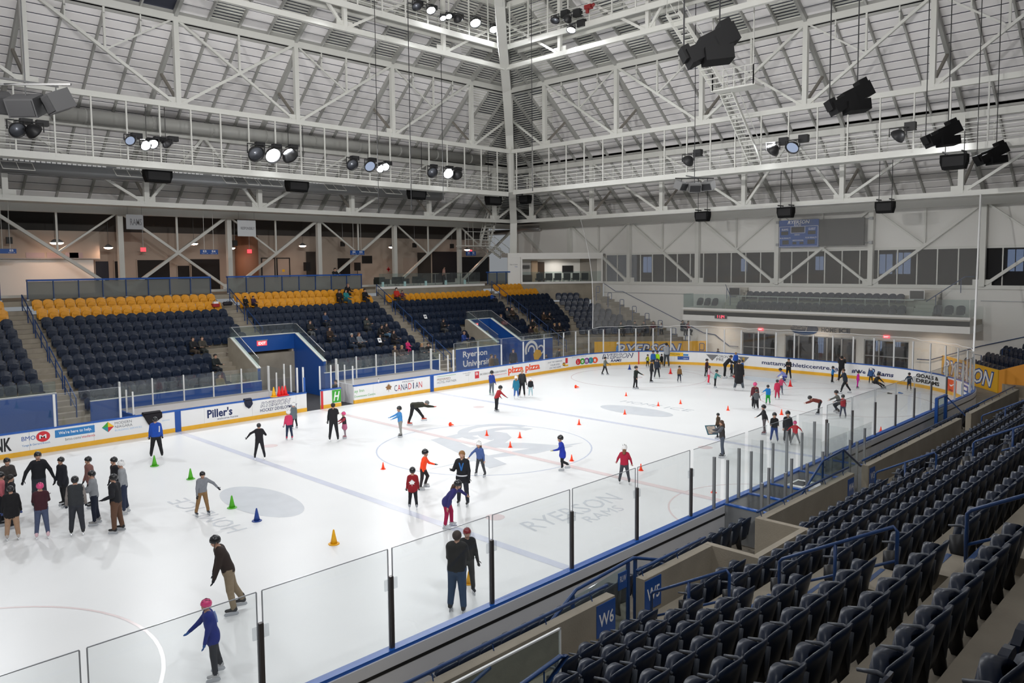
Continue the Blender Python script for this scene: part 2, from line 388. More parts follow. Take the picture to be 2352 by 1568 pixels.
# outer cladding with a black strip, seen from the west stand and the north-west corner
sw0, sw1 = s_of(11.0, 27.0), s_of(HX, -20.9)
WGAP = (s_of(HX, 3.6), s_of(HX, -3.1))          # penalty boxes / scorer's bench
for a, c in ((sw0, WGAP[0]), (WGAP[1], sw1)):
    sweep(a, c, [(.12, -.03), (.17, -.03), (.17, .70), (.12, .70)], 'outer_panel', [M_BOARDO], BRD)
    sweep(a, c, [(.12, .70), (.178, .70), (.178, .76), (.12, .76)], 'black_strip', [M_BLACK], BRD)
    sweep(a, c, [(.12, .76), (.17, .76), (.17, .97), (.12, .97)], 'outer_panel', [M_BOARDO], BRD)

# --- glass: panes and stanchions
def glass_run(parent, s0, s1, n, z1, zpost, postm, post_r=.035, clips=False, cut=()):
    ss = np.linspace(s0, s1, n + 1)
    for i in range(n):
        a, c = ss[i] + .045, ss[i + 1] - .045
        sweep(a, c, [(.03, 1.03), (.042, 1.03), (.042, z1), (.03, z1)], 'glass_pane', [M_GLASS], parent)
        sweep(a, c, [(.028, z1), (.044, z1), (.044, z1 + .012), (.028, z1 + .012)], 'glass_top_edge', [M_EDGE], parent)
        for q in (a, c):
            p, d, nn = path(q); w = p + nn * .036
            b = MB(); b.box((w[0], w[1], (1.03 + z1) / 2), (.016, .016, z1 - 1.03), rz=math.atan2(d[1], d[0])); b.build('glass_side_edge', M_EDGE, parent)
    for s in ss:
        p, d, nn = path(s); w = p + nn * .05; ang = math.atan2(d[1], d[0])
        b = MB(); b.box((w[0], w[1], (1.03 + zpost) / 2), (post_r * 2, .07, zpost - 1.03), rz=ang); b.build('stanchion', postm, parent)
        if clips:
            b = MB(); b.box((w[0], w[1], zpost - .14), (.26, .03, .19), rz=ang); b.build('clear_clip', sheet('clip_plastic', (.90, .91, .92), .5, .1, .10), parent)
M_WPOST = mat('white_stanchion', (.75, .75, .74), .35)
gw = thing('glass_screen', 'clear rink glass on dark posts along the west boards', 'rink glass')
glass_run(gw, s_of(HX, -4.69), s_of(HX, -4.69) + 7 * 2.415, 7, 2.78, 2.3, M_STAN, clips=True)
glass_run(gw, s_of(HX, 17.4), s_of(HX, 3.9), 6, 2.78, 2.3, M_STAN)
gn = thing('glass_screen', 'clear rink glass on white posts curving round the north end boards', 'rink glass')
glass_run(gn, s_px(1296), s_of(HX, 17.4), 30, 2.78, 2.74, M_WPOST, post_r=.03)
ge = thing('glass_screen', 'clear rink glass on white posts in front of the Ryerson University wall', 'rink glass')
glass_run(ge, sE(9.5), s_px(1296), 5, 2.78, 2.4, M_WPOST, post_r=.035)
ge2 = thing('glass_screen', 'clear rink glass on white posts south of the east players bench', 'rink glass')
glass_run(ge2, sE(-20.5), sE(-10.1), 4, 2.4, 2.4, M_WPOST, post_r=.04)

# ================================================================== BOARD ADVERTS (flat print on the inner face)
P_NAVY = mat('print_navy', '#14265a', .5); P_BLK = mat('print_black', '#16181d', .5); P_BLUE = mat('print_blue', '#2f7fc0', .5); P_RBLUE = mat('print_royal', '#1d4fa0', .5)
P_RED = mat('print_red', '#d02a35', .5); P_ORG = mat('print_orange', '#f0552a', .5); P_GRN = mat('print_green', '#3fa535', .5); P_GRY = mat('print_grey', '#77787c', .5)
P_WHT = mat('print_white', '#f2f2f2', .5); P_YEL = mat('print_yellow', '#f2c02a', .5); P_TEAL = mat('print_teal', '#2c8f9a', .5); P_GOLD = mat('print_gold', '#b8923a', .5); P_PUR = mat('print_purple', '#8d4a9a', .5); P_LBL = mat('print_lightblue', '#a9c9ea', .5)
P_BRN = mat('print_brown', '#8a6238', .5)
AD = thing('board_adverts', 'printed advertising strip on the inside of the boards', 'adverts')
def px2s(x): return s_px(x)
def ad(txt, x0, x1, v0, v1, m, **k): return letter(txt, 'lettering', m, AD, inner, px2s(x0), px2s(x1), v0, v1, **k)
def adr(x0, x1, v0, v1, m, name='printed_block', off=0.):
    a, c = px2s(x0), px2s(x1); ss = list(np.linspace(a, c, max(2, int((c - a) / .5) + 2)))
    b = MB()
    for p, q in zip(ss[:-1], ss[1:]): b.add([inner(p, v0, off), inner(q, v0, off), inner(q, v1, off), inner(p, v1, off)], [(0, 1, 2, 3)])
    return b.build(name, m, AD, world=True)
def ado(xc, vc, ru, rv, m, name='printed_disc', off=0., n=20): return shape2d([ell(px2s(xc), vc, ru, rv, n)], name, m, AD, inner, off)
ad('NK', -12, 27, .30, .85, P_BLK, bold=.03)
ad('BMO', 50, 82, .62, .80, P_RBLUE); ado(99, .70, .26, .22, P_RED); ad('M', 91, 107, .62, .78, P_WHT, bold=.02, off=.003)
ad('Yonge & Gerrard Branch', 50, 115, .36, .47, P_BLUE)
adr(127, 218, .56, .88, P_BLUE); ad("We're here to help.", 135, 211, .64, .81, P_WHT, bold=.015, off=.003); ad('bmo.com/', 150, 187, .38, .50, P_GRY); ad('students', 188, 218, .39, .50, P_RED)
sd = px2s(248)
for i, (mm, q) in enumerate(zip((P_GRN, P_YEL, P_RED, P_TEAL), ((0, 1), (1, 2), (2, 3), (3, 0)))):
    c = [(sd - .25, .70), (sd, .93), (sd + .25, .70), (sd, .47)]; shape2d([[c[q[0]], c[q[1]], (sd, .70)]], 'printed_triangle', mm, AD, inner)
ad('MODERN', 264, 303, .76, .88, P_GRY); ad('NIAGARA', 264, 304, .60, .72, P_GRY); ad('BUILDING SERVICES', 264, 326, .46, .54, P_LBL)
ad('SERVICE', 372, 390, .60, .65, P_LBL)
adr(402, 416, .0, .97, P_RBLUE, 'blue_line_mark', .012)
ad("Piller's", 476, 534, .42, .84, P_NAVY, bold=.03); ad('welcome home', 498, 546, .28, .38, P_NAVY)
ad('RYERSON', 598, 668, .56, .84, P_NAVY, bold=.05, shear=.3); ad('RYERSON', 599, 667, .58, .82, P_WHT, bold=.005, shear=.3, off=.003)
ad('HOCKEY DEVELOPMENT', 597, 682, .33, .50, P_NAVY, bold=.01)
adr(737, 742, .0, .97, P_RED, 'centre_line_mark', .012)
adr(763, 783, .24, .94, P_GRN); ad('H', 766, 780, .34, .84, P_WHT, bold=.02, shear=.3, off=.003)
ad('ay Inn', 814, 836, .56, .78, P_GRN); ad('Downtown Centre', 814, 862, .34, .46, P_GRN)
sl = px2s(893)
leaf = [(0, -.3), (.03, -.08), (.2, -.12), (.16, -.02), (.28, .1), (.17, .12), (.17, .2), (.09, .13), (.11, .26), (.05, .22), (0, .34)]
leaf = leaf + [(-a, c) for a, c in leaf[::-1][1:-1]]
def leafpoly(s, sc): return [[(s, .0)] + []] if 0 else [(s + a * sc, c * sc) for a, c in leaf]
shape2d([[(sl + a * .85, .60 + c * .85) for a, c in leaf]], 'printed_leaf', P_BRN, AD, inner)
ad('MOLSON', 924, 950, .80, .88, P_NAVY)
w = (970 - 905) / 8
for i, ch in enumerate('CANADIAN'): ad(ch, 905 + i * w + (.4 if ch != 'I' else 3.2), 905 + (i + 1) * w - (.8 if ch != 'I' else 3.4), .36, .72, P_NAVY if i % 3 != 1 else P_RED, bold=.0)
adr(988, 996, .0, .97, P_RBLUE, 'blue_line_mark', .012)
adr(1004, 1047, .84, .86, P_GRN); ad('PREFERRED', 1004, 1035, .60, .74, P_BRN); ad('HOTEL PARTNER', 1004, 1048, .42, .55, P_GRY)
ad('CHELSEA', 1063, 1081, .80, .86, P_GRY); ad('hotel', 1069, 1078, .66, .76, P_GRY, shear=.3)
adr(1091, 1100, .40, .84, P_RED); ad('B', 1093, 1098, .62, .78, P_WHT, off=.003)
ad('BIG IDEAS NEED BIGGER FORMATS', 1103, 1163, .56, .68, P_BLK); ad('BIGMEDIAGROUP.COM', 1121, 1163, .40, .47, P_RED)
ad('pizza pizza', 1167, 1240, .26, .84, P_ORG, bold=.035)
ad('JUST TRY KEEPING', 1258, 1291, .68, .79, P_NAVY, shear=.1); ad('YOUR EYES', 1264, 1285, .48, .59, P_NAVY, shear=.1); ad('ON THE GAME', 1262, 1288, .28, .39, P_NAVY, shear=.1)
ado(1295, .48, .16, .13, P_BRN); adr(1291.5, 1298.5, .44, .50, P_YEL, off=.003); adr(1298.5, 1304, .52, .90, P_RED); adr(1296, 1305, .30, .42, P_YEL)
ad('DOWNTOWN', 1314, 1346, .84, .91, P_GRY, spacing=1.3)
for i, (ch, mm) in enumerate(zip('yonge', (P_RED, P_GRN, P_PUR, P_TEAL, P_ORG))):
    xc = 1328 + i * 9.6; ado(xc, .50, .27, .23, mm); ad(ch, xc - 2.3, xc + 2.3, .38, .60, P_WHT, off=.003, bold=.03)
ad('RYERSON', 1383, 1455, .52, .90, P_NAVY, bold=.05, shear=.3); ad('RYERSON', 1385, 1453, .56, .87, P_WHT, bold=.0, shear=.3, off=.003); ad('RAMS', 1403, 1428, .26, .46, P_NAVY, bold=.03, shear=.2)
adr(1466, 1468, .0, .97, P_RED, 'goal_line_mark', .012)
adr(1537, 1569, .62, .90, P_YEL); ad('Your campus', 1539, 1567, .70, .84, P_BLK, off=.003); adr(1565, 1581, .66, .80, P_BLUE, off=-.002); adr(1556, 1583, .36, .62, P_RBLUE); ad('Your store', 1559, 1580, .42, .55, P_WHT, off=.003)
for k in (1629, 1701):
    s0 = px2s(k + 7); shape2d([[(s0 - .45, .84), (s0 + .45, .84), (s0 + .22, .6), (s0, .38), (s0 - .22, .6)]], 'printed_wings', P_GRY, AD, inner); shape2d([[(s0 - .1, .78), (s0 + .1, .78), (s0 + .05, .48), (s0 - .05, .48)]], 'printed_beak', P_GOLD, AD, inner, .003)
ad('TORONTO', 1646, 1682, .64, .84, P_BLK); ad('PRE', 1646, 1662, .40, .60, P_BLK)
ad('mattamyathleticcentre.ca', 1750, 1926, .34, .70, P_NAVY, bold=.02)
ad('#We', 1956, 1988, .36, .62, P_NAVY, bold=.03); ad('R', 1992, 2012, .26, .80, P_NAVY, bold=.08, shear=.2); ad('R', 1995, 2009, .34, .72, P_LBL, bold=.0, shear=.2, off=.003); ad('Rams', 2014, 2053, .36, .64, P_NAVY, bold=.03, shear=.2)
ad('GOALS &', 2104, 2156, .60, .84, P_BLK, bold=.05); ad('DREAMS', 2104, 2158, .30, .54, P_BLK, bold=.05)
adr(2177, 2197, .16, .88, P_ORG); sk = px2s(2187)
shape2d([[(sk - .32, .62), (sk - .22, .50), (sk - .05, .50), (sk + .34, .72), (sk - .06, .58), (sk - .20, .58)]], 'printed_tick', P_WHT, AD, inner, .003); ad('TEAM', 2180, 2194, .22, .32, P_BLK, off=.003, bold=.03)
adr(2208, 2224, .18, .86, P_RBLUE); adr(2211, 2221, .32, .48, P_WHT, off=.003); adr(2211, 2221, .58, .74, P_WHT, off=.003)
# ================================================================== EAST STAND
EX0, EDX, EZ0, EDZ, NR = -25.2, .82, 5.15, .45, 11     # back plane of row 0, row depth, tread of row 0, rise
def exb(i): return EX0 + EDX * i
def etr(i): return EZ0 - EDZ * i
VOM = [(-1.6, 2.4), (16.9, 19.1)]
VROW = 7                                               # rows VROW.. are cut away at the vomitories
def tier_prof(i0, i1, side=-1):
    """staircase profile (x,z) of rows i0..i1-1"""
    p = [(exb(i0) - .15, -.04)]
    for i in range(i0, i1): p += [(exb(i) - .15, etr(i)), (exb(i) + EDX - .15, etr(i))]
    p += [(exb(i1 - 1) + EDX - .15, -.04)]; return p
ST = sroot('floor_stand_east', 'stepped concrete tiers of the east stand', cat='stand')
for (y0, y1, i1) in [(-24, VOM[0][0] - .19, NR), (VOM[0][0] - .19, VOM[0][1] + .19, VROW), (VOM[0][1] + .19, VOM[1][0] - .19, NR), (VOM[1][0] - .19, VOM[1][1] + .19, VROW), (VOM[1][1] + .19, 30.4, NR)]:
    b = MB(); b.prism(tier_prof(0, i1), 1, y0, y1); b.build('tier', M_CONC, ST)
AISLE = [(-11.65, -10.35), (0., 1.25), (11.6, 12.85), (23.75, 24.95)]
for (y0, y1) in AISLE:
    for i in range(NR):
        if any(v[0] < y1 and v[1] > y0 for v in VOM) and i >= VROW - 1: continue
        b = MB(); b.bb((exb(i) - .15, y0 + .05, etr(i) - .02), (exb(i) + .26, y1 - .05, etr(i) + EDZ / 2)); b.build('step', M_CONCD, ST)
# stairs down each side of the first vomitory
# front walls of the stand (blue), with pale rail on top
FW = [(-24, -11.7, 1.95), (-10.3, VOM[0][0], 1.37), (VOM[0][1], 11.2, 1.37), (12.75, VOM[1][0], 1.9), (VOM[1][1], 22.6, 2.0)]
WE = sroot('wall_stand_east', 'royal blue front wall of the east stand', cat='wall')
XF = -16.3
for (y0, y1, zt) in FW:
    b = MB(); b.bb((XF, y0, -.04), (XF + .12, y1, zt)); b.build('wall_panel', M_BLUE, WE)
    b = MB(); b.bb((XF - .01, y0, zt), (XF + .14, y1, zt + .035)); b.build('top_trim', M_STEEL, WE)
for (y, z0, z1) in ((-11.7, -.04, 1.95),):
    pass
# glass guard on the front wall
ge3 = thing('guard_glass', 'low clear guard glass along the top of the east stand front wall', 'glass guard')
for (y0, y1, zt) in FW:
    n = max(1, int((y1 - y0) / 1.5)); ys = np.linspace(y0, y1, n + 1)
    for i in range(n):
        b = MB(); b.bb((XF + .05, ys[i] + .02, zt + .035), (XF + .062, ys[i + 1] - .02, zt + .55)); b.build('glass_pane', M_GLASSF, ge3)
# vomitories
def vomitory(k, y0, y1, label):
    t = sroot('wall_vomitory_%d' % k, label, cat='tunnel'); xb = exb(VROW) - .15; zb = 3.55
    for y, s in ((y0, -1), (y1, 1)):
        b = MB(); poly = [(xb - .1, -.04), (xb - .1, zb), (xb + .2, zb), (XF, 2.05), (XF, -.04)]
        b.prism(poly, 1, y, y + .16 * s, 0); b.build('side_wall', M_BLUE, t)
        b = MB(); o = y + .16 * s                                    # pale outer skin and coping
        b.prism([(xb - .1, .3), (xb - .1, zb + .02), (xb + .2, zb + .02), (XF, 2.07), (XF, .3)], 1, o, o + .05 * s, 0); b.build('outer_face', M_CONC, t)
        b = MB(); yc = y + .08 * s
        b.beam((xb + .2, yc, zb + .03), (XF, yc, 2.08), .24, .05); b.build('coping', M_STEEL, t)
        b = MB(); b.prism([(xb - .1, zb + .05), (xb - .1, zb + .58), (xb + .2, zb + .58), (XF, 2.62), (XF, 2.1), (xb + .2, zb + .05)], 1, yc - .006, yc + .006); b.build('guard_pane', M_GLASSF, t)
        b = MB(); b.beam((xb + .2, yc, zb + .60), (XF, yc, 2.64), .03, .03); b.beam((xb - .1, yc, zb + .6), (xb + .2, yc, zb + .6), .03, .03); b.build('guard_rail', M_ALU, t)
    b = MB(); b.bb((xb - .12, y0, 2.62), (xb, y1, zb)); b.build('header', M_BLUE, t)
    b = MB(); b.bb((xb - .14, y0 - .1, zb), (xb + .04, y1 + .1, zb + .05)); b.build('coping', M_STEEL, t)
    b = MB(); b.bb((xb - .06, y0, zb + .05), (xb - .048, y1, zb + .6)); b.build('guard_pane', M_GLASSF, t)
    b = MB(); b.bb((xb - .07, y0, zb + .6), (xb - .04, y1, zb + .63)); b.build('guard_rail', M_ALU, t)
    b = MB(); b.bb((xb - 3, y0, 2.6), (xb - .1, y1, 2.66)); b.build('tunnel_ceiling', M_CREAM, t)
    b = MB(); b.bb((xb - 1.6, y0, -.04), (xb - 1.5, y1, 2.62)); b.build('tunnel_end', M_CREAM, t)
    b = MB(); b.bb((xb - 1.52, y0 + .5, -.04), (xb - 1.47, y0 + 2.2 if y1 - y0 > 3 else y1 - .4, 2.1)); b.build('tunnel_door', M_DARK, t)
    for y in (y0, y1 - .1):
        b = MB(); b.bb((xb - 1.6, y, -.04), (xb - .1, y + .1, 2.62)); b.build('tunnel_side', M_CREAM, t)
    b = MB(); b.bb((xb - 1.6, y0, -.039), (XF + 3.4, y1, -.02)); b.build('rubber_mat', M_RUBBER, t)
    e = thing('exit_sign', 'red lit EXIT sign over the %s' % label, 'exit sign', (xb + .03, y0 + (1.85 if k == 1 else .7), 3.1))
    b = MB(); b.box((0, 0, 0), (.05, .62, .28)); b.build('sign_box', emit('exit_red', (1, .08, .10), 1.6), e)
    b = MB(); b.box((0, 0, .18), (.09, .72, .06)); b.build('mount', M_GREY, e)
    letter('EXIT', 'lettering', emit('exit_text', (1, .75, .75), 1.6), e, lambda u, v, off=0., xb=xb, y0=y0, k=k: (xb + .062, y0 + (1.85 if k == 1 else .7) + u, 3.1 + v), -.24, .24, -.08, .09, bold=.03)
vomitory(1, *VOM[0], 'blue tunnel below the E4 section'); vomitory(2, *VOM[1], 'small blue tunnel beside the ram mural')
# stairs next to the first vomitory
b = MB()
for i in range(VROW - 1, NR):
    b.bb((exb(i) - .148, -2.95, etr(i) - .02), (exb(i) + .26, VOM[0][0] - .22, etr(i) + EDZ / 2))
b.build('stair_flight', M_CONCD, ST)
# lettering and mural on the blue wall
WP = thing('wall_lettering', 'white Ryerson University lettering on the blue wall', 'sign', (XF + .13, 12.7, .4))
fnE = lambda u, v, off=0.: (XF + .125 + off, u, v)
letter('Ryerson', 'lettering', M_WHITEP, WP, fnE, 13.3, 15.6, 1.18, 1.72, bold=.02); letter('University', 'lettering', M_WHITEP, WP, fnE, 13.3, 16.2, .5, 1.08, bold=.02)
WR = thing('ram_mural', 'white and gold ram head emblem on the blue wall', 'mural', (XF + .13, 20, .4))
for (c, r, w_, a0, a1, mm) in [((20.2, 1.25), .62, .2, -.9, 3.6, M_WHITEP), ((20.2, 1.22), .33, .14, -.6, 3.4, M_WHITEP), ((21.25, 1.2), .3, .12, -1.6, 2.6, M_WHITEP)]:
    b = MB(); v = []
    for i in range(25):
        t = a0 + (a1 - a0) * i / 24
        for q in (r - w_ / 2, r + w_ / 2): v.append(fnE(c[0] + q * math.cos(t), c[1] + q * math.sin(t)))
    b.add(v, [(2 * i, 2 * i + 1, 2 * i + 3, 2 * i + 2) for i in range(24)]); b.build('horn', mm, WR, world=True)
shape2d([[(20.4, .9), (20.7, 1.25), (21.2, 1.15), (21.35, .8), (20.95, .45), (20.5, .5)]], 'face', M_YPANEL, WR, fnE, .004)
shape2d([[(20.35, .45), (20.9, .42), (20.75, .2), (20.45, .22)]], 'beard', M_WHITEP, WR, fnE, .004)
# white wall and bench behind each players' bench
for k, (y0, y1, lab) in enumerate([(-9.5, -2.0, 'south'), (2.2, 9.2, 'north')]):
    t = thing('players_bench', 'white walled players bench on the %s side of the tunnel gate' % lab, 'bench', (-14.0, y0, -.04))
    b = MB(); b.bb((-14.75, y0, -.04), (-14.63, y1, 1.05)); b.build('back_wall', M_BOARDO, t, world=True)
    b = MB(); b.bb((-14.78, y0, 1.05), (-14.6, y1, 1.09)); b.build('wall_cap', M_ALU, t, world=True)
    b = MB(); b.bb((-14.6, y0 + .2, .40), (-14.2, y1 - .2, .45)); b.build('bench_seat', mat('pale_wood', (.45, .36, .25), .6), t, world=True)
    for y in np.arange(y0 + .5, y1, 1.5):
        b = MB(); b.bb((-14.55, y, -.04), (-14.25, y + .06, .40)); b.build('bench_leg', M_GREY, t, world=True)
    n = 5; ys = np.linspace(y0, y1, n + 1)
    for i in range(n):
        b = MB(); b.bb((-14.70, ys[i] + .03, 1.09), (-14.688, ys[i + 1] - .03, 2.35)); b.build('back_glass', M_GLASS, t, world=True)
    for y in ys:
        b = MB(); b.bb((-14.73, y - .025, 1.05), (-14.66, y + .025, 2.38)); b.build('post', M_WPOST, t, world=True)
    for y in (y0, y1):
        b = MB(); b.bb((-14.7, y - .05, -.04), (-12.9, y + .05, 1.05)); b.build('end_wall', M_BLUE if k == 0 and y == y0 else M_BOARDO, t, world=True)
        b = MB(); b.bb((-14.6, y - .006, 1.05), (-13.0, y + .006, 2.35)); b.build('end_glass', M_GLASS, t, world=True)
        for x in (-14.6, -13.8, -13.0):
            b = MB(); b.bb((x - .03, y - .03, 1.05), (x + .03, y + .03, 2.1 if x > -14 else 2.38)); b.build('end_post', M_WPOST, t, world=True)
# tunnel gate beside the tunnel opening, standing open
g = thing('tunnel_gate', 'open white and grey swing gate beside the tunnel entrance', 'gate', (-12.9, -.9, 0))
b = MB(); b.bb((-13.0, -1.35, 0), (-12.86, -.87, .97)); b.build('gate_panel', M_BOARD, g, world=True)
b = MB(); b.bb((-13.05, -1.34, .97), (-12.8, -.87, 1.03)); b.build('cap', M_BLUEC, g, world=True)
for y in (-1.3, -.95):
    b = MB(); b.bb((-13.0, y, 1.03), (-12.93, y + .07, 2.35)); b.build('post', M_WPOST, g, world=True)
b = MB(); b.bb((-13.02, -.93, 1.03), (-12.9, -.84, 1.8)); b.build('blue_pad', M_BLUEC, g, world=True)
for x in (-13.6, -14.3):
    b = MB(); b.bb((x, -1.32, 0), (x + .06, -1.26, 2.45)); b.build('inner_post', M_WPOST, g, world=True)
b = MB(); b.bb((-14.3, -1.30, 1.05), (-13.0, -1.288, 2.4)); b.build('gate_glass', M_GLASS, g, world=True)
b = MB(); b.bb((-14.3, -1.34, 0), (-13.0, -1.24, 1.0)); b.build('gate_inner', M_BLUE, g, world=True)
for y, nm in ((.06, 'post'), (1.2, 'post'), (.75, 'post')):
    b = MB(); b.bb((-13.0, y, 1.03), (-12.94, y + .06, 2.3)); b.build(nm, M_WPOST, g, world=True)
b = MB(); b.bb((-12.99, .1, 1.03), (-12.978, 1.2, 2.3)); b.build('gate_glass', M_GLASS, g, world=True)

# --- frosted barrier behind the last row, lounge edge, concourse
FB = [(-24, -11.65), (-10.35, 0.05), (1.2, 11.75), (24.95, 28.4)]
for k, (y0, y1) in enumerate(FB):
    t = thing('barrier_screen', 'frosted glass barrier with blue top rail behind yellow seats of section %s' % ('E6', 'E5', 'E4', 'E2')[k], 'barrier', (-25.9, y0, 5.9))
    n = max(2, round((y1 - y0) / 1.28)); ys = np.linspace(y0, y1, n + 1)
    for i in range(n):
        b = MB(); b.bb((-25.91, ys[i] + .02, 5.98), (-25.89, ys[i + 1] - .02, 6.95)); b.build('glass_panel', M_FROST, t, world=True)
    b = MB(); b.bb((-26.05, y0, 6.97), (-25.75, y1, 7.07)); b.build('top_rail', M_BLUE, t, world=True)
    for y in ys:
        b = MB(); b.bb((-25.88, y - .025, 5.86), (-25.82, y + .025, 6.98)); b.build('post', M_BLUER, t, world=True)
        b = MB(); b.bb((-25.84, y - .07, 5.90), (-25.76, y + .07, 5.97)); b.build('foot_clamp', M_ALU, t, world=True)
CF = sroot('floor_concourse', 'concrete concourse slab behind the east stand', cat='floor')
b = MB(); b.bb((-40, -30, 5.6), (-25.42, 35.5, 5.88)); b.build('slab', M_CONC, CF)
b = MB(); b.bb((-25.6, 12.95, 5.05), (-25.30, 23.9, 5.88)); b.build('lounge_front', M_CONC, CF)
b = MB(); b.bb((-25.65, 12.9, 5.88), (-25.2, 24.0, 6.06)); b.build('lounge_ledge', M_WHITEW, CF)
t = thing('lounge_guard', 'clear glass guard along the lounge ledge above the short yellow row', 'glass guard', (-25.45, 13, 6.06))
for y0 in np.arange(13.1, 23.5, 2.12):
    b = MB(); b.bb((-25.46, y0, 6.06), (-25.445, y0 + 2.08, 7.05)); b.build('glass_pane', M_GLASSF, t, world=True)
    b = MB(); b.bb((-25.44, y0 + .2, 6.06), (-25.36, y0 + .38, 6.42)); b.build('clamp', mat('aqua_clamp', (.35, .55, .55), .3), t, world=True)

# ================================================================== SEATS
def seat_meshes(hi):
    """tip-up seat facing +x, standing on the origin: backrest, seat pan, armrest, bracket"""
    nu, nv = (9, 7) if hi else (5, 4)
    def shell(w, zs, xs, dep, th, round_):
        v = []; f = []
        for side in (0, 1):
            for j in range(nv):
                t = j / (nv - 1)
                for i in range(nu):
                    a = -1 + 2 * i / (nu - 1); ww = w * (1 - round_ * max(0, t - .6) ** 2 * 2.2) if round_ else w
                    z = zs[0] + (zs[1] - zs[0]) * t; z -= (.10 * abs(a) ** 3 * max(0, t - .5) * 2) if round_ else 0
                    x = xs[0] + (xs[1] - xs[0]) * t + dep * abs(a) ** 2.4 - (th if side else 0)
                    v.append((x, a * ww, z))
        n = nu * nv
        for s in (0, 1):
            for j in range(nv - 1):
                for i in range(nu - 1):
                    q = [s * n + j * nu + i, s * n + j * nu + i + 1, s * n + (j + 1) * nu + i + 1, s * n + (j + 1) * nu + i]
                    f.append(tuple(q) if s == 0 else tuple(q[::-1]))
        ring = [i for i in range(nu)] + [j * nu + nu - 1 for j in range(1, nv)] + [(nv - 1) * nu + i for i in range(nu - 2, -1, -1)] + [j * nu for j in range(nv - 2, 0, -1)]
        for a, c in zip(ring, ring[1:] + ring[:1]): f.append((a, a + n, c + n, c))
        return v, f
    bk = MB(); bk.add(*shell(.262, (.20, .82), (.13, -.02), .10, .028, .34))
    pn = MB(); pn.add(*shell(.235, (.26, .74), (.33, .25), -.075, .13, .42))
    if hi: pn.box((.275, 0, .44), (.02, .24, .05))
    ar = MB(); ar.tube([(.05, .268, .655), (.14, .268, .672), (.30, .268, .64)], [.018, .022, .016], 6)
    ar.beam((.07, .268, .63), (.11, .268, .2), .03, .09)
    br = MB(); br.prism([(.04, .0), (.16, .0), (.28, .30), (.28, .50), (.10, .56), (.09, .30)], 1, .25, .286); br.lathe([(.03, .287), (.03, .292)], (0, 0, 0), 8, R=np.array([[1, 0, 0], [0, 0, 1], [0, 1, 0]]).T) if 0 else None
    if not hi:
        bk = MB(); bk.add(*shell(.262, (.30, .82), (.12, -.02), .05, .03, .16)); pn = MB(); pn.add(*shell(.225, (.22, .60), (.27, .24), .012, .07, .10)); pn.box((.285, 0, .40), (.03, .26, .04))
    return bk, pn, ar, br
hi = seat_meshes(True); lo = seat_meshes(False)
def smesh(b, n, m): return b.mesh(n, m, smooth=True)
ME_N = [smesh(hi[0], 'backrest', M_NAVY), smesh(hi[1], 'seat_pan', M_NAVY), smesh(hi[2], 'armrest', M_NAVYT), smesh(hi[3], 'bracket', M_BLACKM)]
ME_Y = [lo[0].mesh('backrest', M_YSEAT), lo[1].mesh('seat_pan', M_YSEAT)]
ME_NF = [lo[0].mesh('backrest', M_NAVY), lo[1].mesh('seat_pan', M_NAVY)]
NAMES = ['backrest', 'seat_pan', 'armrest', 'bracket']
YEL, NAV = [], []          # (x, y, z, rz, section)
def sect(k): return k
SEC = [('E6', -22.5, -11.65), ('E5', -10.35, 0.), ('E4', 1.25, 11.6), ('E3', 12.85, 23.75), ('E2', 24.95, 29.9)]
for nm, y0, y1 in SEC:
    for i in range(NR):
        a, c = y0, y1
        if nm == 'E2': c = (28.5, 29.7, 30.4, 30.1, 29.8, 29.5, 29.2, 28.3, 27.4, 26.6, 26.)[i]
        if nm == 'E3' and i == 0: continue
        if nm in ('E6',) and i > 8: continue
        if nm in ('E3', 'E2') and i > 8: continue
        if nm == 'E5' and i >= VROW - 1: c = -2.95
        if nm == 'E4' and i >= VROW - 1: a = VOM[0][1] + .25
        n = int(round((c - a) / .5447)); w = (c - a) / n
        for k in range(n):
            y = a + (k + .5) * w
            if nm == 'E3' and i >= VROW - 1 and VOM[1][0] - .5 < y < VOM[1][1] + .5: continue
            (YEL if i < (2 if nm != 'E3' else 2) else NAV).append((exb(i), y, etr(i), 0., nm))
# corner blocks, turned towards the ice
CA = math.radians(42); cd_ = np.array([math.sin(CA), math.cos(CA)]); cn_ = np.array([-math.cos(CA), math.sin(CA)])
CB = (30.6, 30.2, 29.9, 29.5, 29.2, 28.6, 28.0)          # where each row of section E2 ends
def crow(i):                                               # depth behind the gold wall and tread height of corner row i
    return (np.array([exb(i) + .3 + 12.7, CB[i - 2] + .45 - 30.74]) @ cn_), 5.07 - .45 * (i - 2) - .82
SC_ = sroot('floor_stand_northeast', 'stepped concrete tiers of the north-east corner block', cat='stand')
for i in range(2, 9):
    d, zt = crow(i); base = np.array([-12.7, 30.74]) + cn_ * d; ks = [k for k in np.arange(-14, 6, .05) if CB[i - 2] + .42 < (base + cd_ * k)[1] < 33.0]
    for j in range(int((ks[-1] - ks[0]) / .545)):
        p = base + cd_ * (ks[0] + .27 + j * .545); NAV.append((p[0], p[1], zt, -(math.pi / 2 - CA), 'corner'))
    p, q = base + cd_ * (ks[0] - .7), base + cd_ * ks[-1]; poly = [p + cn_ * .2, q + cn_ * .2, q - cn_ * .78, p - cn_ * .78]
    b = MB(); b.prism([tuple(a) for a in poly], 2, -.04, zt - .003); b.build('tier', M_CONC, SC_)
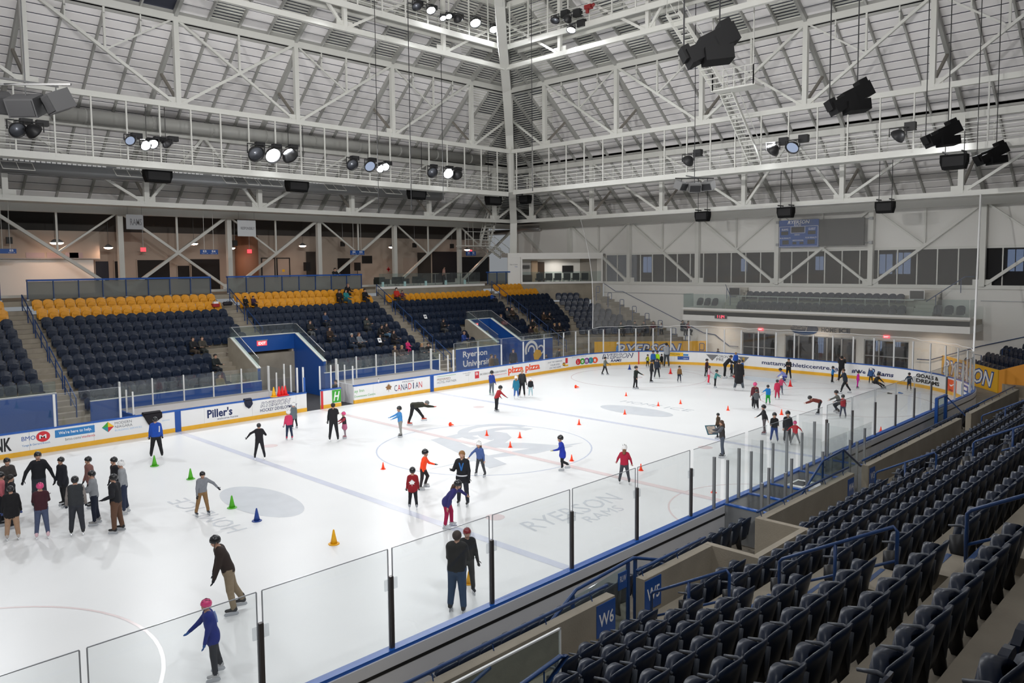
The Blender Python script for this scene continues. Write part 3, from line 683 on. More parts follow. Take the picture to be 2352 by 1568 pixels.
# north-west block behind its own gold wall
NWP0, NWP1 = at(2163, 815, 2, 1.31)[:2], at(2295, 850, 2, 1.31)[:2]; nwd = (NWP1 - NWP0) / np.linalg.norm(NWP1 - NWP0); nwn = np.array([-nwd[1], nwd[0]])
SC_ = sroot('floor_stand_northwest', 'stepped concrete tiers of the north-west corner block', cat='stand')
for i in range(6):
    zt = .55 + .45 * i; base = NWP0 + nwn * (.85 + .88 * i); L_ = np.linalg.norm(NWP1 - NWP0)
    for j in range(11):
        p = base + nwd * (1.2 + .35 * i + j * .545)
        if p[1] < 34.6: NAV.append((p[0], p[1], zt, math.atan2(-nwn[1], -nwn[0]), 'nw'))
    p, q = base + nwd * (1.0 + .35 * i), base + nwd * 9.; poly = [p + nwn * .2, q + nwn * .2, q - nwn * .72, p - nwn * .72]
    b = MB(); b.prism([tuple(a) for a in poly], 2, -.04, zt - .003); b.build('tier', M_CONC, SC_)
# ---- west stand
WX0, WDX, WZ0, WDZ = 21.45, -.915, 4.43 - .82, -.475
def wxb(k): return WX0 + WDX * k
def wtr(k): return WZ0 + WDZ * k
WSEC = [(-29.0, -22.3), (-21.2, -10.75), (-9.75, .70), (1.75, 12.2), (13.25, 22.5)]
for y0, y1 in WSEC:
    n = int(round((y1 - y0) / .545)); w = (y1 - y0) / n
    for k in range(-2, 7):
        for j in range(n):
            y = y0 + (j + .5) * w
            if k == 6 and -7.3 < y < -5.0: continue
            if k >= 4 and y < -14.65 or k == 6 and y < -13.5: continue
            if (wxb(k) - CAM[0]) ** 2 + (y - CAM[1]) ** 2 < 1.6 ** 2: continue
            NAV.append((wxb(k), y, wtr(k), math.pi, 'W'))
for y0, y1 in ((-13.9, -8.3), (-8.1, -3.2), (4.2, 11.8), (12.6, 19.0)):
    for y in np.arange(y0, y1, .51): NAV.append((13.85, y, .12, math.pi, 'rink'))
# north balcony
BY = 32.3
for (x0, x1, y, z) in ((-6.3, 6.0, BY + .95, 3.88), (-6.0, 5.6, BY + 1.85, 4.62), (-9.9, -7.9, BY + .95, 4.05), (7.6, 9.6, BY + .95, 3.98)):
    n = int((x1 - x0) / .52)
    for k in range(n): NAV.append((x0 + (k + .5) * (x1 - x0) / n, y, z, -math.pi / 2, 'balcony'))

# ---- who sits where in the east stand (picture column and head row -> row and seat)
SP = [(459, 780, 'spectator in grey knit jacket in section E5', '#3a3630', '#2a2d2a'), (478, 775, 'spectator in black coat beside the grey knit jacket', '#121318', '#3a3026'), (508, 817, 'spectator in dark green coat at the end of a row above the tunnel stair', '#141b1c', '#1b1f26'), (506, 850, 'spectator in sand coloured jacket in the front row of section E5', '#8a7650', '#6a5a40'),
      (565, 667, 'child in black coat on the yellow seats beside the aisle of section E4', '#101116', '#15161a'), (576, 668, 'child in purple jacket on the yellow seats of section E4', '#33203c', '#1d1a22'), (769, 675, 'woman with long dark hair in black on the yellow seats', '#101014', '#17181c'), (789, 671, 'spectator in turquoise jacket on the yellow seats', '#1f7c80', '#2a4a58'), (796, 657, 'bald man in black leaning forward on the last yellow row', '#121217', '#1a1b20'), (832, 667, 'man in black sweater on the yellow seats by the aisle', '#111116', '#1c1f28'),
      (748, 719, 'man in navy blue sweater alone in section E4', '#1b2f4c', '#20242c'), (702, 744, 'man in black cap with grey trousers beside the tunnel glass', '#14161a', '#55585a'), (762, 756, 'man in brown shirt resting chin on hand', '#2c2018', '#17181c'), (832, 735, 'woman in grey hooded jacket reading in section E4', '#3c403e', '#2a2c30'), (866, 750, 'man in black coat leaning toward his neighbour in section E4', '#16171b', '#1a1b20'), (876, 756, 'child in black between two adults in section E4', '#131318', '#16171c'), (885, 749, 'woman in dark top and pale jeans holding a pink bag', '#1d1a20', '#5a7a94'), (903, 752, 'woman with dark hair in black cardigan at the end of the group', '#181418', '#17171b'),
      (812, 772, 'grey haired man in navy sweater in a couple of section E4', '#1d2838', '#1f2c3e'), (829, 771, 'woman with brown hair and pale cardigan beside the navy sweater', '#6a7078', '#1a1b1f'), (914, 788, 'woman with fair hair beside the pink coat', '#3a3234', '#5a4a50'), (928, 781, 'child in bright pink coat in section E4', '#c01f62', '#b01c58'), (962, 785, 'fair haired woman in grey coat near the front of section E4', '#2c3238', '#20242a'), (897, 800, 'man with fair hair in brown jacket in the front row behind the glass', '#4a4038', '#2a2a2c'),
      (902, 664, 'man in red jacket on the short yellow row', '#b82a1c', '#20222c'), (911, 668, 'child in striped purple jacket beside the red jacket', '#5a3046', '#6a5040'), (1009, 739, 'man in black sweater looking at his phone in section E3', '#131318', '#3a3a3a'), (1059, 766, 'bald man in blue sweater and beige trousers reading a book', '#1c3a7c', '#8a7c68'), (1123, 671, 'child in blue jacket at the end of the short yellow row', '#1a4a9a', '#1c2230'), (1152, 727, 'woman in black with tied hair beside the second tunnel', '#15151a', '#17181c'), (1169, 711, 'man in grey shirt lounging by the aisle of section E3', '#3c3e42', '#23252b'), (1177, 712, 'man in brown shirt lounging beside the grey shirt', '#33261c', '#17181c'), (1216, 741, 'woman in black at the aisle end of section E3', '#131216', '#18181c'), (1216, 756, 'man in dark red shirt in the lower rows of section E3', '#2c1c1e', '#2a2c30'), (1223, 755, 'spectator in khaki jacket in the lower rows of section E3', '#5a5036', '#3a3630'), (1235, 756, 'man in black coat by the aisle rail of section E3', '#111217', '#17181d'), (1243, 722, 'spectator in brown jacket in section E2', '#3a2a1c', '#1f2126'), (1250, 720, 'man in black leaning forward in section E2', '#121317', '#2a2c33'), (1271, 752, 'fair haired spectator in black in section E2', '#15161a', '#2a2c2c'), (1277, 750, 'man with fair hair in black beside the aisle of section E2', '#101115', '#1d1e22')]
OCC = []
def nearest_row(px, py):
    best = None
    for i in range(NR):
        p = at(px, py, 0, exb(i) + .18); e = abs(p[2] - (etr(i) + 1.22))
        if best is None or e < best[0]: best = (e, i, p[1])
    return best[1], best[2]
taken = set(); allE = [(s, ('Y', j)) for j, s in enumerate(YEL)] + [(s, ('N', j)) for j, s in enumerate(NAV) if s[4] in ('E6', 'E5', 'E4', 'E3', 'E2')]
for rec in SP:
    i, y = nearest_row(rec[0], rec[1]); c = [q for q in allE if abs(q[0][0] - exb(i)) < .1 and q[1] not in taken]
    q = min(c, key=lambda q: abs(q[0][1] - y)); taken.add(q[1]); OCC.append((i, q[0][1]))
OPEN_Y = [YEL[j] for t_, j in taken if t_ == 'Y']; OPEN_N = [NAV[j] for t_, j in taken if t_ == 'N']
YEL = [q for j, q in enumerate(YEL) if ('Y', j) not in taken]; NAV = [q for j, q in enumerate(NAV) if ('N', j) not in taken]
def place_seat(mes, s, label, group, name='stadium_seat'):
    t = thing(name, label, 'seat', s[:3], s[3], group)
    for me, nm in zip(mes, NAMES): link(nm, me, t)
    return t
opan = MB(); opan.box((.30, 0, .40), (.40, .42, .05)); ME_OP = [opan.mesh('seat_pan', M_YSEAT), opan.mesh('seat_pan', M_NAVY)]
def ylab(s): r = 'back' if s[0] < -24.8 else 'front'; return ('golden yellow tip-up seat in the %s yellow row of section %s' % (r, s[4]), '%s yellow row of section %s' % (r, s[4]))
for s in YEL: place_seat(ME_Y, s, *ylab(s), 'yellow_seat')
for s in OPEN_Y: place_seat([ME_Y[0], ME_OP[0]], s, 'occupied golden yellow seat folded open in section %s' % s[4], 'occupied yellow seats', 'yellow_seat')
def size_px(s):
    x, y, z = project((s[0], s[1], s[2] + .6))
    if z < .5 or x < -30 or x > W_PX + 30 or y < -30 or y > H_PX + 40: return 0
    return FPX * .5 / z
NAV.sort(key=lambda s: -size_px(s))
for s in NAV[:300]:
    k_ = round((WX0 - s[0]) / .915); sec_ = 'W6' if s[1] < -10.3 else 'W5' if s[1] < 1.2 else 'W4' if s[1] < 12.7 else 'W3'
    ro = ('', 'first', 'second', 'third', 'fourth', 'fifth', 'sixth', 'seventh', 'eighth', 'ninth')[min(9, max(0, 7 - k_))]
    lab, grp = (('navy tip-up seat in the %s row up from the parapet, %s block' % (ro, sec_), '%s row of block %s' % (ro, sec_)) if s[4] == 'W' else
                ('navy plastic tip-up seat in the single row between the parapet and the boards', 'navy rinkside seats') if s[4] == 'rink' else
                ('navy plastic tip-up seat elsewhere in the stands', 'other navy seats'))
    place_seat(ME_N if s[4] in ('W', 'rink') else ME_NF, s, lab, grp)
# every further navy seat, joined
bv = []; bf = []
for part in lo[:2]: bf += [tuple(i + len(bv) for i in f) for f in part.f]; bv += part.v
bv = np.array(bv); V = []; F = []   # (occupied ones are added with the pan folded down)
bo = np.array(lo[0].v + opan.v)
of_ = list(lo[0].f) + [tuple(i + len(lo[0].v) for i in f) for f in opan.f]
nvt = 0
for s in NAV[300:] + OPEN_N:
    occ = s in OPEN_N; k, q = math.cos(s[3]), math.sin(s[3]); r = (bo if occ else bv) @ np.array([[k, -q, 0], [q, k, 0], [0, 0, 1]]).T + np.array(s[:3])
    o = nvt; nvt += len(r); V.append(r); F += [tuple(i + o for i in f) for f in (of_ if occ else bf)]
me = bpy.data.meshes.new('far_seats'); me.from_pydata(np.vstack(V).tolist(), [], F); me.materials.append(M_NAVY)
o = link('stadium_seats', me); o['kind'] = 'stuff'; tag(o, 'rows of navy tip-up seats filling the far stands', 'seats')
# ================================================================== WEST STAND
SW = sroot('floor_stand_west', 'stepped concrete tiers of the west stand', cat='stand')
prof = [(15.0, -.04)]
for k in range(6, -3, -1):
    x1 = wxb(k) + .15; x0 = wxb(k) + WDX + .15
    if k == 6: x0 = 15.0
    prof += [(x0, wtr(k)), (x1, wtr(k))]
prof += [(wxb(-2) + .15, wtr(-2) + .475), (27, wtr(-2) + .475), (27, -.04)]
for (y0, y1) in ((-34, -19.), (-19., -14.7), (-14.7, -7.3), (-7.3, -5.0), (-5.0, 23)):
    pr_ = [(15.9, -.04), (15.9, wtr(6))] + prof[2:] if y0 == -7.3 else [(wxb(3) + WDX + .15, -.04)] + prof[7:] if y0 == -19. else prof
    b = MB(); b.prism(pr_, 1, y0, y1); b.build('tier', M_CONC, SW)
M_TAPE = mat('blue_step_edge', (.012, .05, .16), .6)
for (y0, y1) in ((-22.25, -21.25), (-10.72, -9.78), (.74, 1.72), (12.25, 13.2)):
    for k in range(-1, 6):
        x1 = wxb(k) + .14
        b = MB(); b.bb((x1 - .43, y0, wtr(k) - .02), (x1, y1, wtr(k) + .237)); b.build('step', M_CONC, SW)
        for (xe, ze) in ((x1 - .43, wtr(k) + .237), (wxb(k) + WDX + .15, wtr(k))):
            b = MB(); b.bb((xe, y0 + .03, ze), (xe + .07, y1 - .03, ze + .004)); b.build('edge_strip', M_TAPE, SW)
# parapet with section signs
PX0, PX1, PZ = 14.8, 15.0, 1.5
PAR = [(-34, -10.85), (-9.9, -7.35), (-4.95, .65), (1.75, 11.5), (12.8, 21)]
WPW = sroot('wall_parapet_west', 'low concrete parapet in front of the west stand', cat='wall')
for (y0, y1) in PAR:
    b = MB(); b.bb((PX0, y0, -.04), (PX1, y1, PZ)); b.build('parapet', M_CONC, WPW)
for y in (-7.35, -5.0):      # return walls round the scorers' gap
    b = MB(); b.bb((PX0 + .003, y - .02, -.04), (16.1, y + .14, PZ + .004)); b.build('return_wall', M_CONC, WPW)
b = MB(); b.bb((15.91, -7.29, -.04), (16.06, -4.91, PZ + .002)); b.build('return_wall', M_CONC, WPW)
for (y0, y1) in PAR:
    t = thing('parapet_rail', 'blue handrail on short stems along the parapet top near y %s' % '', 'handrail', (PX0, y0, PZ))
    t['label'] = {-34: 'blue handrail on the parapet before the W6 sign', -9.9: 'short blue handrail on the parapet past the W5 sign', -4.95: 'blue handrail on the parapet behind the penalty boxes', 1.75: 'blue handrail on the parapet beside the W4 sign', 12.8: 'blue handrail on the parapet beside the far corner stair'}[y0]
    b = MB(); b.tube([(PX0 + .02, y0, PZ + .14), (PX0 + .02, y1, PZ + .14)], .032, 8); b.build('rail', M_BLUER, t, world=True, smooth=True)
    for y in np.arange(y0 + .15, y1, 1.25):
        b = MB(); b.tube([(PX0 + .06, y, PZ), (PX0 + .02, y, PZ + .13)], .010, 5); b.build('stem', M_BLUER, t, world=True)
def wall_sign(txt, y, label, x=PX1, w=.55, z0=.86, z1=1.46, group=None):
    s = thing('section_sign', label, 'sign', (x, y, z0))
    b = MB(); b.bb((x, y - w / 2, z0), (x + .015, y + w / 2, z1)); pl_ = b.build('plate', M_BLUE, s, world=True)
    letter(txt, 'lettering', M_WHITEP, pl_, lambda u, v, off=0.: (x + .018, y + u, v), -w * .4, w * .4, z0 + (z1 - z0) * .3, z0 + (z1 - z0) * .72, bold=.015)
wall_sign('W6', -11.13, 'blue W6 section sign on the end of the parapet')
wall_sign('W5', -9.62, 'blue W5 section sign on the end of the parapet')
wall_sign('W4', .38, 'blue W4 section sign on the far parapet end', w=.42, z0=.9, z1=1.4); wall_sign('W3', 2.05, 'blue W3 section sign on the parapet past the penalty boxes', w=.42, z0=.9, z1=1.4)
# aisle handrails in the west stand (loop rails)
def aisle_rail(x0, x1, y, zoff, label, ret=0.):
    z = lambda x: (4.43 - .82) + (x - WX0) / .915 * .475 + .12
    t = thing('aisle_handrail', label, 'handrail', (x0, y, z(x0)))
    h = .92; r = .028; top = [(x0, y, z(x0) + .05), (x0, y, z(x0) + h - .06), (x0 + .05, y, z(x0) + h), (x1 - .05, y, z(x1) + h), (x1, y, z(x1) + h - .06), (x1, y, z(x1) + .05)]
    b = MB(); b.tube(top, r, 8); b.build('top_rail', M_BLUER, t, world=True, smooth=True)
    b = MB(); b.tube([(x0, y, z(x0) + .42), (x1, y, z(x1) + .42)], r * .8, 8); b.build('mid_rail', M_BLUER, t, world=True, smooth=True)
    xm = (x0 + x1) / 2; b = MB(); b.tube([(xm, y, z(xm) - .1), (xm, y, z(xm) + h)], r, 8); b.build('post', M_BLUER, t, world=True, smooth=True)
for j, y in enumerate((-10.25, 1.2, 12.7)):
    for i, (a, c) in enumerate(((15.4, 17.0), (17.9, 19.7), (20.6, 22.6))):
        aisle_rail(a, c, y, 0, 'blue pipe handrail in the %s part of the aisle by %s' % (('lower', 'middle', 'upper')[i], ('the W5 sign', 'the W4 sign', 'the far corner')[j]))
# rinkside floor strip and stair guard in front of the parapet
t = thing('stair_guard', 'blue framed glass stair guard beside the boards below the W6 sign', 'guard', (14.35, -13.4, 0))
gp = [(14.35, -13.6, .25), (14.35, -11.2, 1.52), (14.35, -9.35, 1.62), (14.75, -8.9, 1.55)]
b = MB(); b.tube(gp, .035, 8); b.build('handrail', M_BLUER, t, world=True, smooth=True)
for y, z in ((-11.3, 1.45), (-9.55, 1.58), (-9.3, 1.58)):
    b = MB(); b.bb((14.32, y - .03, .1), (14.38, y + .03, z)); b.build('post', M_BLUER, t, world=True)
b = MB(); b.bb((14.72, -8.95, .1), (14.78, -8.89, 1.5)); b.build('post', M_BLUER, t, world=True)
b = MB(); b.prism([(-13.3, .3), (-11.3, 1.40), (-9.6, 1.52), (-9.6, .15), (-13.3, .15)], 0, 14.345, 14.357); b.build('glass_pane', M_GLASSF, t, world=True)
b = MB(); b.bb((14.36, -9.9, 1.1), (14.38, -9.62, 1.45)); b.build('small_sign', M_BLUE, t, world=True)
letter('RLW', 'lettering', M_WHITEP, t, lambda u, v, off=0.: (14.385, -9.76 + u, v), -.1, .1, 1.26, 1.38)
# lower guard with green edged glass next to the parapet foot (bottom of the view)
t = thing('vomitory_guard', 'glass guard with blue handrails around the stair opening in front of the W6 rows', 'guard', (16.0, -16, 1.3))
b = MB(); b.bb((15.95, -19.0, 1.37), (15.965, -13.5, 2.10)); b.build('glass_pane', M_GLASSF, t, world=True)
b = MB(); b.bb((15.94, -19.0, 2.10), (15.975, -13.5, 2.125)); b.bb((15.94, -13.515, 1.37), (15.975, -13.495, 2.125)); b.build('glass_edge', M_WHITEP, t, world=True)
b = MB(); b.bb((15.88, -19.0, -.04), (16.04, -14.66, 1.37)); b.build('curb', M_CONC, t, world=True)
b = MB(); b.tube([(16.35, -17.6, 1.55), (16.35, -13.95, 1.98), (16.35, -13.8, 1.93), (16.7, -15.4, 1.55), (16.9, -16.5, 1.25)], .035, 8); b.build('handrail', M_BLUER, t, world=True, smooth=True)
b = MB(); b.tube([(15.35, -17.6, .75), (15.35, -14.4, 1.62)], .03, 8); b.build('handrail', M_BLUER, t, world=True, smooth=True)
for y in (-16.5, -14.3):
    b = MB(); b.tube([(16.35, y, 1.0), (16.35, y, 1.98 + (y + 13.95) * .118)], .012, 5); b.build('stem', M_BLUER, t, world=True)
# ================================================================== PENALTY BOXES on the west boards
PB = thing('penalty_box', 'row of glazed penalty boxes with grey inner walls behind the west boards', 'penalty box', (13.6, 0, 0))
for (y, x1) in ((-3.1, 14.2), (-1.75, 14.2), (-.4, 14.5), (1.6, 14.5), (3.6, 14.2)):
    b = MB(); b.bb((12.95, y - .04, 0), (x1, y + .04, 1.0)); b.build('divider', M_GREY, PB, world=True)
    b = MB(); b.bb((12.95, y - .06, 1.0), (x1, y + .06, 1.04)); b.build('divider_cap', M_BLUEC, PB, world=True)
    b = MB(); b.bb((13.0, y - .006, 1.04), (x1 - .05, y + .006, 2.6)); b.build('divider_glass', M_GLASS, PB, world=True)
    for x in (13.0, x1):
        b = MB(); b.bb((x - .03, y - .03, 1.0), (x + .03, y + .03, 2.25)); b.build('post', M_GREY, PB, world=True)
for y in (-3.75, -2.4, -1.05, .6, 2.6):
    b = MB(); b.bb((12.93, y - .03, 1.03), (13.0, y + .03, 2.45)); b.build('post', M_GREY, PB, world=True)
    b = MB(); b.bb((14.3, y - .03, 0), (14.37, y + .03, 2.0)); b.build('rear_post', M_GREY, PB, world=True)
for a, c in ((-4.6, -3.2), (-3.0, -1.85), (-1.65, -.5), (-.3, 1.5), (1.7, 3.5)):
    b = MB(); b.bb((12.84, a, 1.03), (12.852, c, 2.78)); b.build('front_glass', M_GLASS, PB, world=True)
    b = MB(); b.bb((12.838, a, 2.78), (12.854, c, 2.79)); b.build('glass_top_edge', M_EDGE, PB, world=True)
for a, c in ((-.35, 1.55), (1.65, 3.55)):
    b = MB(); b.bb((14.42, a, 1.0), (14.432, c, 2.5)); b.build('rear_glass', M_GLASS, PB, world=True)
b = MB(); b.bb((13.1, -.3, .72), (13.75, 1.5, .77)); b.build('scorer_table', M_BOARDO, PB, world=True)
b = MB(); b.bb((13.95, -3.0, .42), (14.25, -1.9, .47)); b.build('bench_seat', mat('pale_wood', (.45, .36, .25), .6), PB, world=True)
t = thing('folding_chair', 'brown wooden chair standing inside the scorers box', 'chair', (14.0, 2.3, 0))
b = MB(); b.box((14.0, 2.3, .45), (.42, .42, .04)); b.build('seat', mat('brown_wood', (.25, .12, .05), .5), t, world=True)
b = MB(); b.box((14.2, 2.3, .8), (.03, .42, .4)); b.build('backrest', mat('brown_wood', (.25, .12, .05), .5), t, world=True)
for dx in (-.18, .18):
    for dy in (-.18, .18):
        b = MB(); b.tube([(14 + dx, 2.3 + dy, -.04), (14 + dx, 2.3 + dy, .45)], .015, 6); b.build('leg', M_GREY, t, world=True)
t = thing('timing_console', 'pale scoring console with dark screen on the scorers table', 'console', (13.4, .7, .77))
b = MB(); b.box((13.4, .6, .84), (.5, .8, .12)); b.build('case', M_WHITEW, t, world=True)
b = MB(); b.box((13.42, .6, .905), (.36, .5, .015)); b.build('screen', M_BLACK, t, world=True)
t = thing('gate_frame', 'blue gate frame with mesh panel at the far end of the west boards', 'gate', (13.2, 14.6, 0))
for y in (14.1, 15.4):
    b = MB(); b.bb((13.3, y - .06, -.04), (13.42, y + .06, 1.75)); b.build('post', M_BLUE, t, world=True)
b = MB(); b.bb((13.3, 14.1, 1.72), (13.42, 15.4, 1.78)); b.build('top_bar', M_BLUE, t, world=True)
b = MB(); b.beam((13.36, 15.4, 1.7), (14.4, 15.6, .6), .05, .05); b.build('brace', M_BLUER, t, world=True)
b = MB(); b.bb((13.355, 14.16, .2), (13.365, 15.34, 1.7)); b.build('mesh_panel', M_GLASSF, t, world=True)
t = thing('stair_guard', 'blue framed triangular glass guard behind the penalty boxes', 'guard', (14.7, 1, 1.5))
gq = [at(*q, 0, 14.7) for q in ((1835, 1145), (1890, 1058), (1937, 1032), (1977, 1070))]
b = MB(); b.tube(gq, .03, 8); b.build('handrail', M_BLUER, t, world=True, smooth=True)
for q in gq[1:3]:
    b = MB(); b.bb((14.68, q[1] - .025, 1.5), (14.72, q[1] + .025, q[2])); b.build('post', M_BLUER, t, world=True)
b = MB(); b.prism([(gq[0][1] + .2, 1.52), (gq[1][1], gq[1][2] - .05), (gq[2][1], gq[2][2] - .05), (gq[3][1] - .2, 1.52)], 0, 14.695, 14.707); b.build('glass_pane', M_GLASSF, t, world=True)
# ================================================================== NORTH END
YN = 35.5
NW = sroot('wall_north', 'white end wall behind the north goal', cat='wall')
b = MB(); b.bb((-33, YN, 8.55), (33, YN + .25, 12.2)); b.build('upper_wall', M_WHITEW, NW)
b = MB(); b.bb((-20.9, YN - .35, 2.1), (33, YN, 5.88)); b.build('mid_wall', M_WHITEW, NW)
b = MB(); b.bb((-20.9, YN - .45, 5.80), (33, YN, 5.92)); b.build('sill', M_STEEL, NW)
b = MB(); b.bb((-20.9, YN - .40, 5.02), (-11.6, YN - .35, 5.06)); b.build('joint', M_GREY, NW)
b = MB(); b.bb((9.9, YN - .40, 5.02), (33, YN - .35, 5.06)); b.build('joint', M_GREY, NW)
DOORS = [(-6.9, -4.15), (-3.35, 2.05), (2.6, 5.6)]
xs = [-33] + [v for d in DOORS for v in d] + [33]
for a, c in zip(xs[0::2], xs[1::2]):
    b = MB(); b.bb((a, YN - .35, -.04), (c, YN, 2.1)); b.build('lower_wall', M_WHITEW, NW)
for x in (-8.5, -.6, 7.5): area_light('added_balcony_fill', (x, 33.6, 3.02), (x, 34.2, 0), 26, .35, (1, .80, .62), 150)  # warm fill added to brighten the wall under the balcony
for i, x in enumerate((-8.5, -.6, 7.5)):
    t = thing('added_soffit_lamp', 'round downlight under the north balcony, %s' % ('at the stair end', 'in the middle', 'at the net corner end')[i], 'lamp', (x, 33.6, 3.05)); b = MB(); b.lathe([(.24, 3.06), (.24, 3.0), (.20, 3.0), (.18, 3.05)], (x, 33.6, 0), 14, cap=False); b.build('trim_ring', M_ALU, t, world=True); b = MB(); b.lathe([(.01, 3.04), (.18, 3.045)], (x, 33.6, 0), 14); b.build('lens', emit('warm_lens', (1, .8, .6), 6), t, world=True)  # made-up soffit fittings that carry the added fill
# lobby behind the doors
b = MB(); b.bb((-8, YN + 4.5, -.04), (7, YN + 4.6, 2.6)); b.bb((-8, YN, 2.5), (7, YN + 4.6, 2.6)); b.bb((-8.1, YN, -.04), (-8, YN + 4.6, 2.6)); b.bb((7, YN, -.04), (7.1, YN + 4.6, 2.6)); b.build('lobby_shell', mat('lobby_paint', (.42, .36, .31), .7), NW)
area_light('lobby_lamp', (-.5, YN + 2.2, 2.4), (-.5, YN + 2.2, 0), 70, 1.5, (1, .85, .7), 170)
M_FAR = emit('far_daylight', (.55, .70, 1.0), 1.1)
for k, (x0, x1, n) in enumerate(((-6.9, -4.15, 3), (-3.35, 2.05, 5), (2.6, 5.6, 3))):
    d = sroot('door_%d' % (k + 1), ('double glass door at the lobby left of the HOME ICE sign', 'wide glazed lobby screen below the HOME ICE sign', 'double glass door at the lobby right of the HOME ICE sign')[k], (x0, YN - .2, 0), cat='door')
    w = (x1 - x0) / n
    for i in range(n):
        b = MB(); b.bb((x0 + i * w + .05, YN - .21, .06), (x0 + (i + 1) * w - .05, YN - .19, 2.02)); b.build('pane', M_DGLASS, d, world=True)
    for i in range(n + 1):
        b = MB(); b.bb((x0 + i * w - .05, YN - .26, -.04), (x0 + i * w + .05, YN - .14, 2.1)); b.build('door_frame', M_ALU, d, world=True)
    b = MB(); b.bb((x0, YN - .26, 2.02), (x1, YN - .14, 2.12)); b.build('door_head', M_ALU, d, world=True)
    if k != 1:
        for i in range(n):
            b = MB(); b.bb((x0 + i * w + .06, YN - .27, .90), (x0 + (i + 1) * w - .06, YN - .22, .96)); b.build('push_bar', M_ALU, d, world=True)
for i, (x, z0, z1) in enumerate(((-2.75, .3, 1.95), (1.75, .8, 1.9), (3.1, 1.2, 1.9))):
    t = thing('lit_window', ('tall daylight window glimpsed through the left of the wide lobby screen', 'narrow daylight window glimpsed through the right of the wide lobby screen', 'small daylight window glimpsed through the right lobby door')[i], 'window', (x, YN + 4.45, z0))
    for j in range(3):
        b = MB(); b.bb((x + j * .16, YN + 4.40, z0), (x + j * .16 + .11, YN + 4.44, z1)); b.build('pane', M_FAR, t, world=True)
# windows above
XW = list(np.arange(-20.9, 33, 1.275))
wn = sroot('window_1', 'long band of dark windows in the north wall', (-20.9, YN, 5.9), cat='window')
for a, c in zip(XW[:-1], XW[1:]):
    b = MB(); b.bb((a + .03, YN + .05, 5.95), (c - .03, YN + .065, 8.5)); b.build('pane', M_DGLASS, wn, world=True)
    b = MB(); b.bb((a - .035, YN - .02, 5.92), (a + .035, YN + .1, 8.55)); b.build('mullion', M_STEEL, wn, world=True)
b = MB(); b.bb((-20.9, YN - .05, 8.45), (33, YN + .1, 8.62)); b.build('head', M_STEEL, wn, world=True)
b = MB(); b.bb((-21, YN + 5, 5.6), (33, YN + 5.1, 9)); b.bb((-21, YN + .2, 8.7), (33, YN + 5.1, 8.8)); b.bb((-21, YN + .2, 5.6), (33, YN + 5.1, 5.7)); b.build('room_shell', mat('upper_room_paint', (.13, .12, .11), .8), NW)
for i, (x, z0, z1, w) in enumerate(((-20.2, 6.8, 8.3, .5), (-9.9, 6.9, 8.0, .3), (-3.3, 7.0, 8.1, .35), (1.7, 6.7, 8.2, .5), (2.9, 6.7, 8.3, .55), (10.2, 6.9, 8.4, .5))):
    t = thing('lit_window', 'bluish daylight window behind the north glazing, %s' % ('next to the suite', 'above the balcony stair', 'under the scoreboard left edge', 'under the grey screen', 'beside the column right of the screen', 'by the net corner')[i], 'window', (x, YN + 4.9, z0))
    for j in range(2):
        b = MB(); b.bb((x + j * w, YN + 4.90, z0), (x + j * w + w * .85, YN + 4.95, z1)); b.build('pane', M_FAR, t, world=True)
area_light('upper_room_lamp', (0, YN + 2.5, 8.5), (0, YN + 2.5, 0), 60, 2.5, (1, .8, .6), 170)
# balcony
BAL = sroot('floor_balcony_north', 'concrete seating balcony below the north windows', cat='balcony')
b = MB(); b.bb((-10.6, BY, 3.52), (10.0, YN - .3, 3.85)); b.build('deck', M_PCONC, BAL)
b = MB(); b.bb((-10.65, BY - .10, 3.95), (10.05, BY + .12, 4.10)); b.build('upper_fascia', M_WHITEW, BAL)
b = MB(); b.bb((-10.6, BY, 3.5), (10.0, BY + .1, 3.97)); b.build('fascia', M_PCONC, BAL)
b = MB(); b.bb((-10.65, BY - .06, 3.08), (10.05, YN - .3, 3.52)); b.build('soffit_band', M_WHITEW, BAL)
b = MB(); b.bb((-6.6, BY + 1.35, 3.85), (6.3, YN - .3, 4.6)); b.bb((-10.6, BY + .4, 3.85), (-7.6, BY + 1.4, 4.03)); b.bb((7.4, BY + .4, 3.85), (10.0, BY + 1.4, 3.96)); b.bb((-6.6, BY + 2.3, 4.6), (6.3, YN - .3, 5.3)); b.build('tier', M_PCONC, BAL)
for s, x0 in ((-1, -7.6), (1, 6.4)):
    for i in range(8):
        b = MB(); b.bb((x0, BY + .5 + i * .3, 3.85), (x0 + 1.2, YN - .3, 3.85 + (i + 1) * .23)); b.build('step', M_PCONC, BAL)
t = thing('balcony_guard', 'clear glass guard along the front of the north balcony', 'glass guard', (-10.6, BY, 4.1))
for x in np.arange(-10.6, 9.9, 1.87):
    b = MB(); b.bb((x + .02, BY + .01, 4.1), (x + 1.85, BY + .022, 5.2)); b.build('glass_pane', M_GLASSF, t, world=True)
for x in (-10.6, 10.0):
    b = MB(); b.bb((x - .006, BY, 4.1), (x + .006, BY + 1.5, 5.2)); b.build('side_pane', M_GLASSF, t, world=True)
t = thing('counter_rail', 'thin white counter rail in front of the upper balcony row', 'rail', (-6.6, BY + 1.4, 5.0))
b = MB(); b.bb((-6.6, BY + 1.38, 5.02), (6.3, BY + 1.5, 5.07)); b.build('counter', M_STEEL, t, world=True)
for x in np.arange(-6.5, 6.3, 1.6):
    b = MB(); b.bb((x, BY + 1.4, 4.6), (x + .04, BY + 1.48, 5.02)); b.build('stem', M_STEEL, t, world=True)
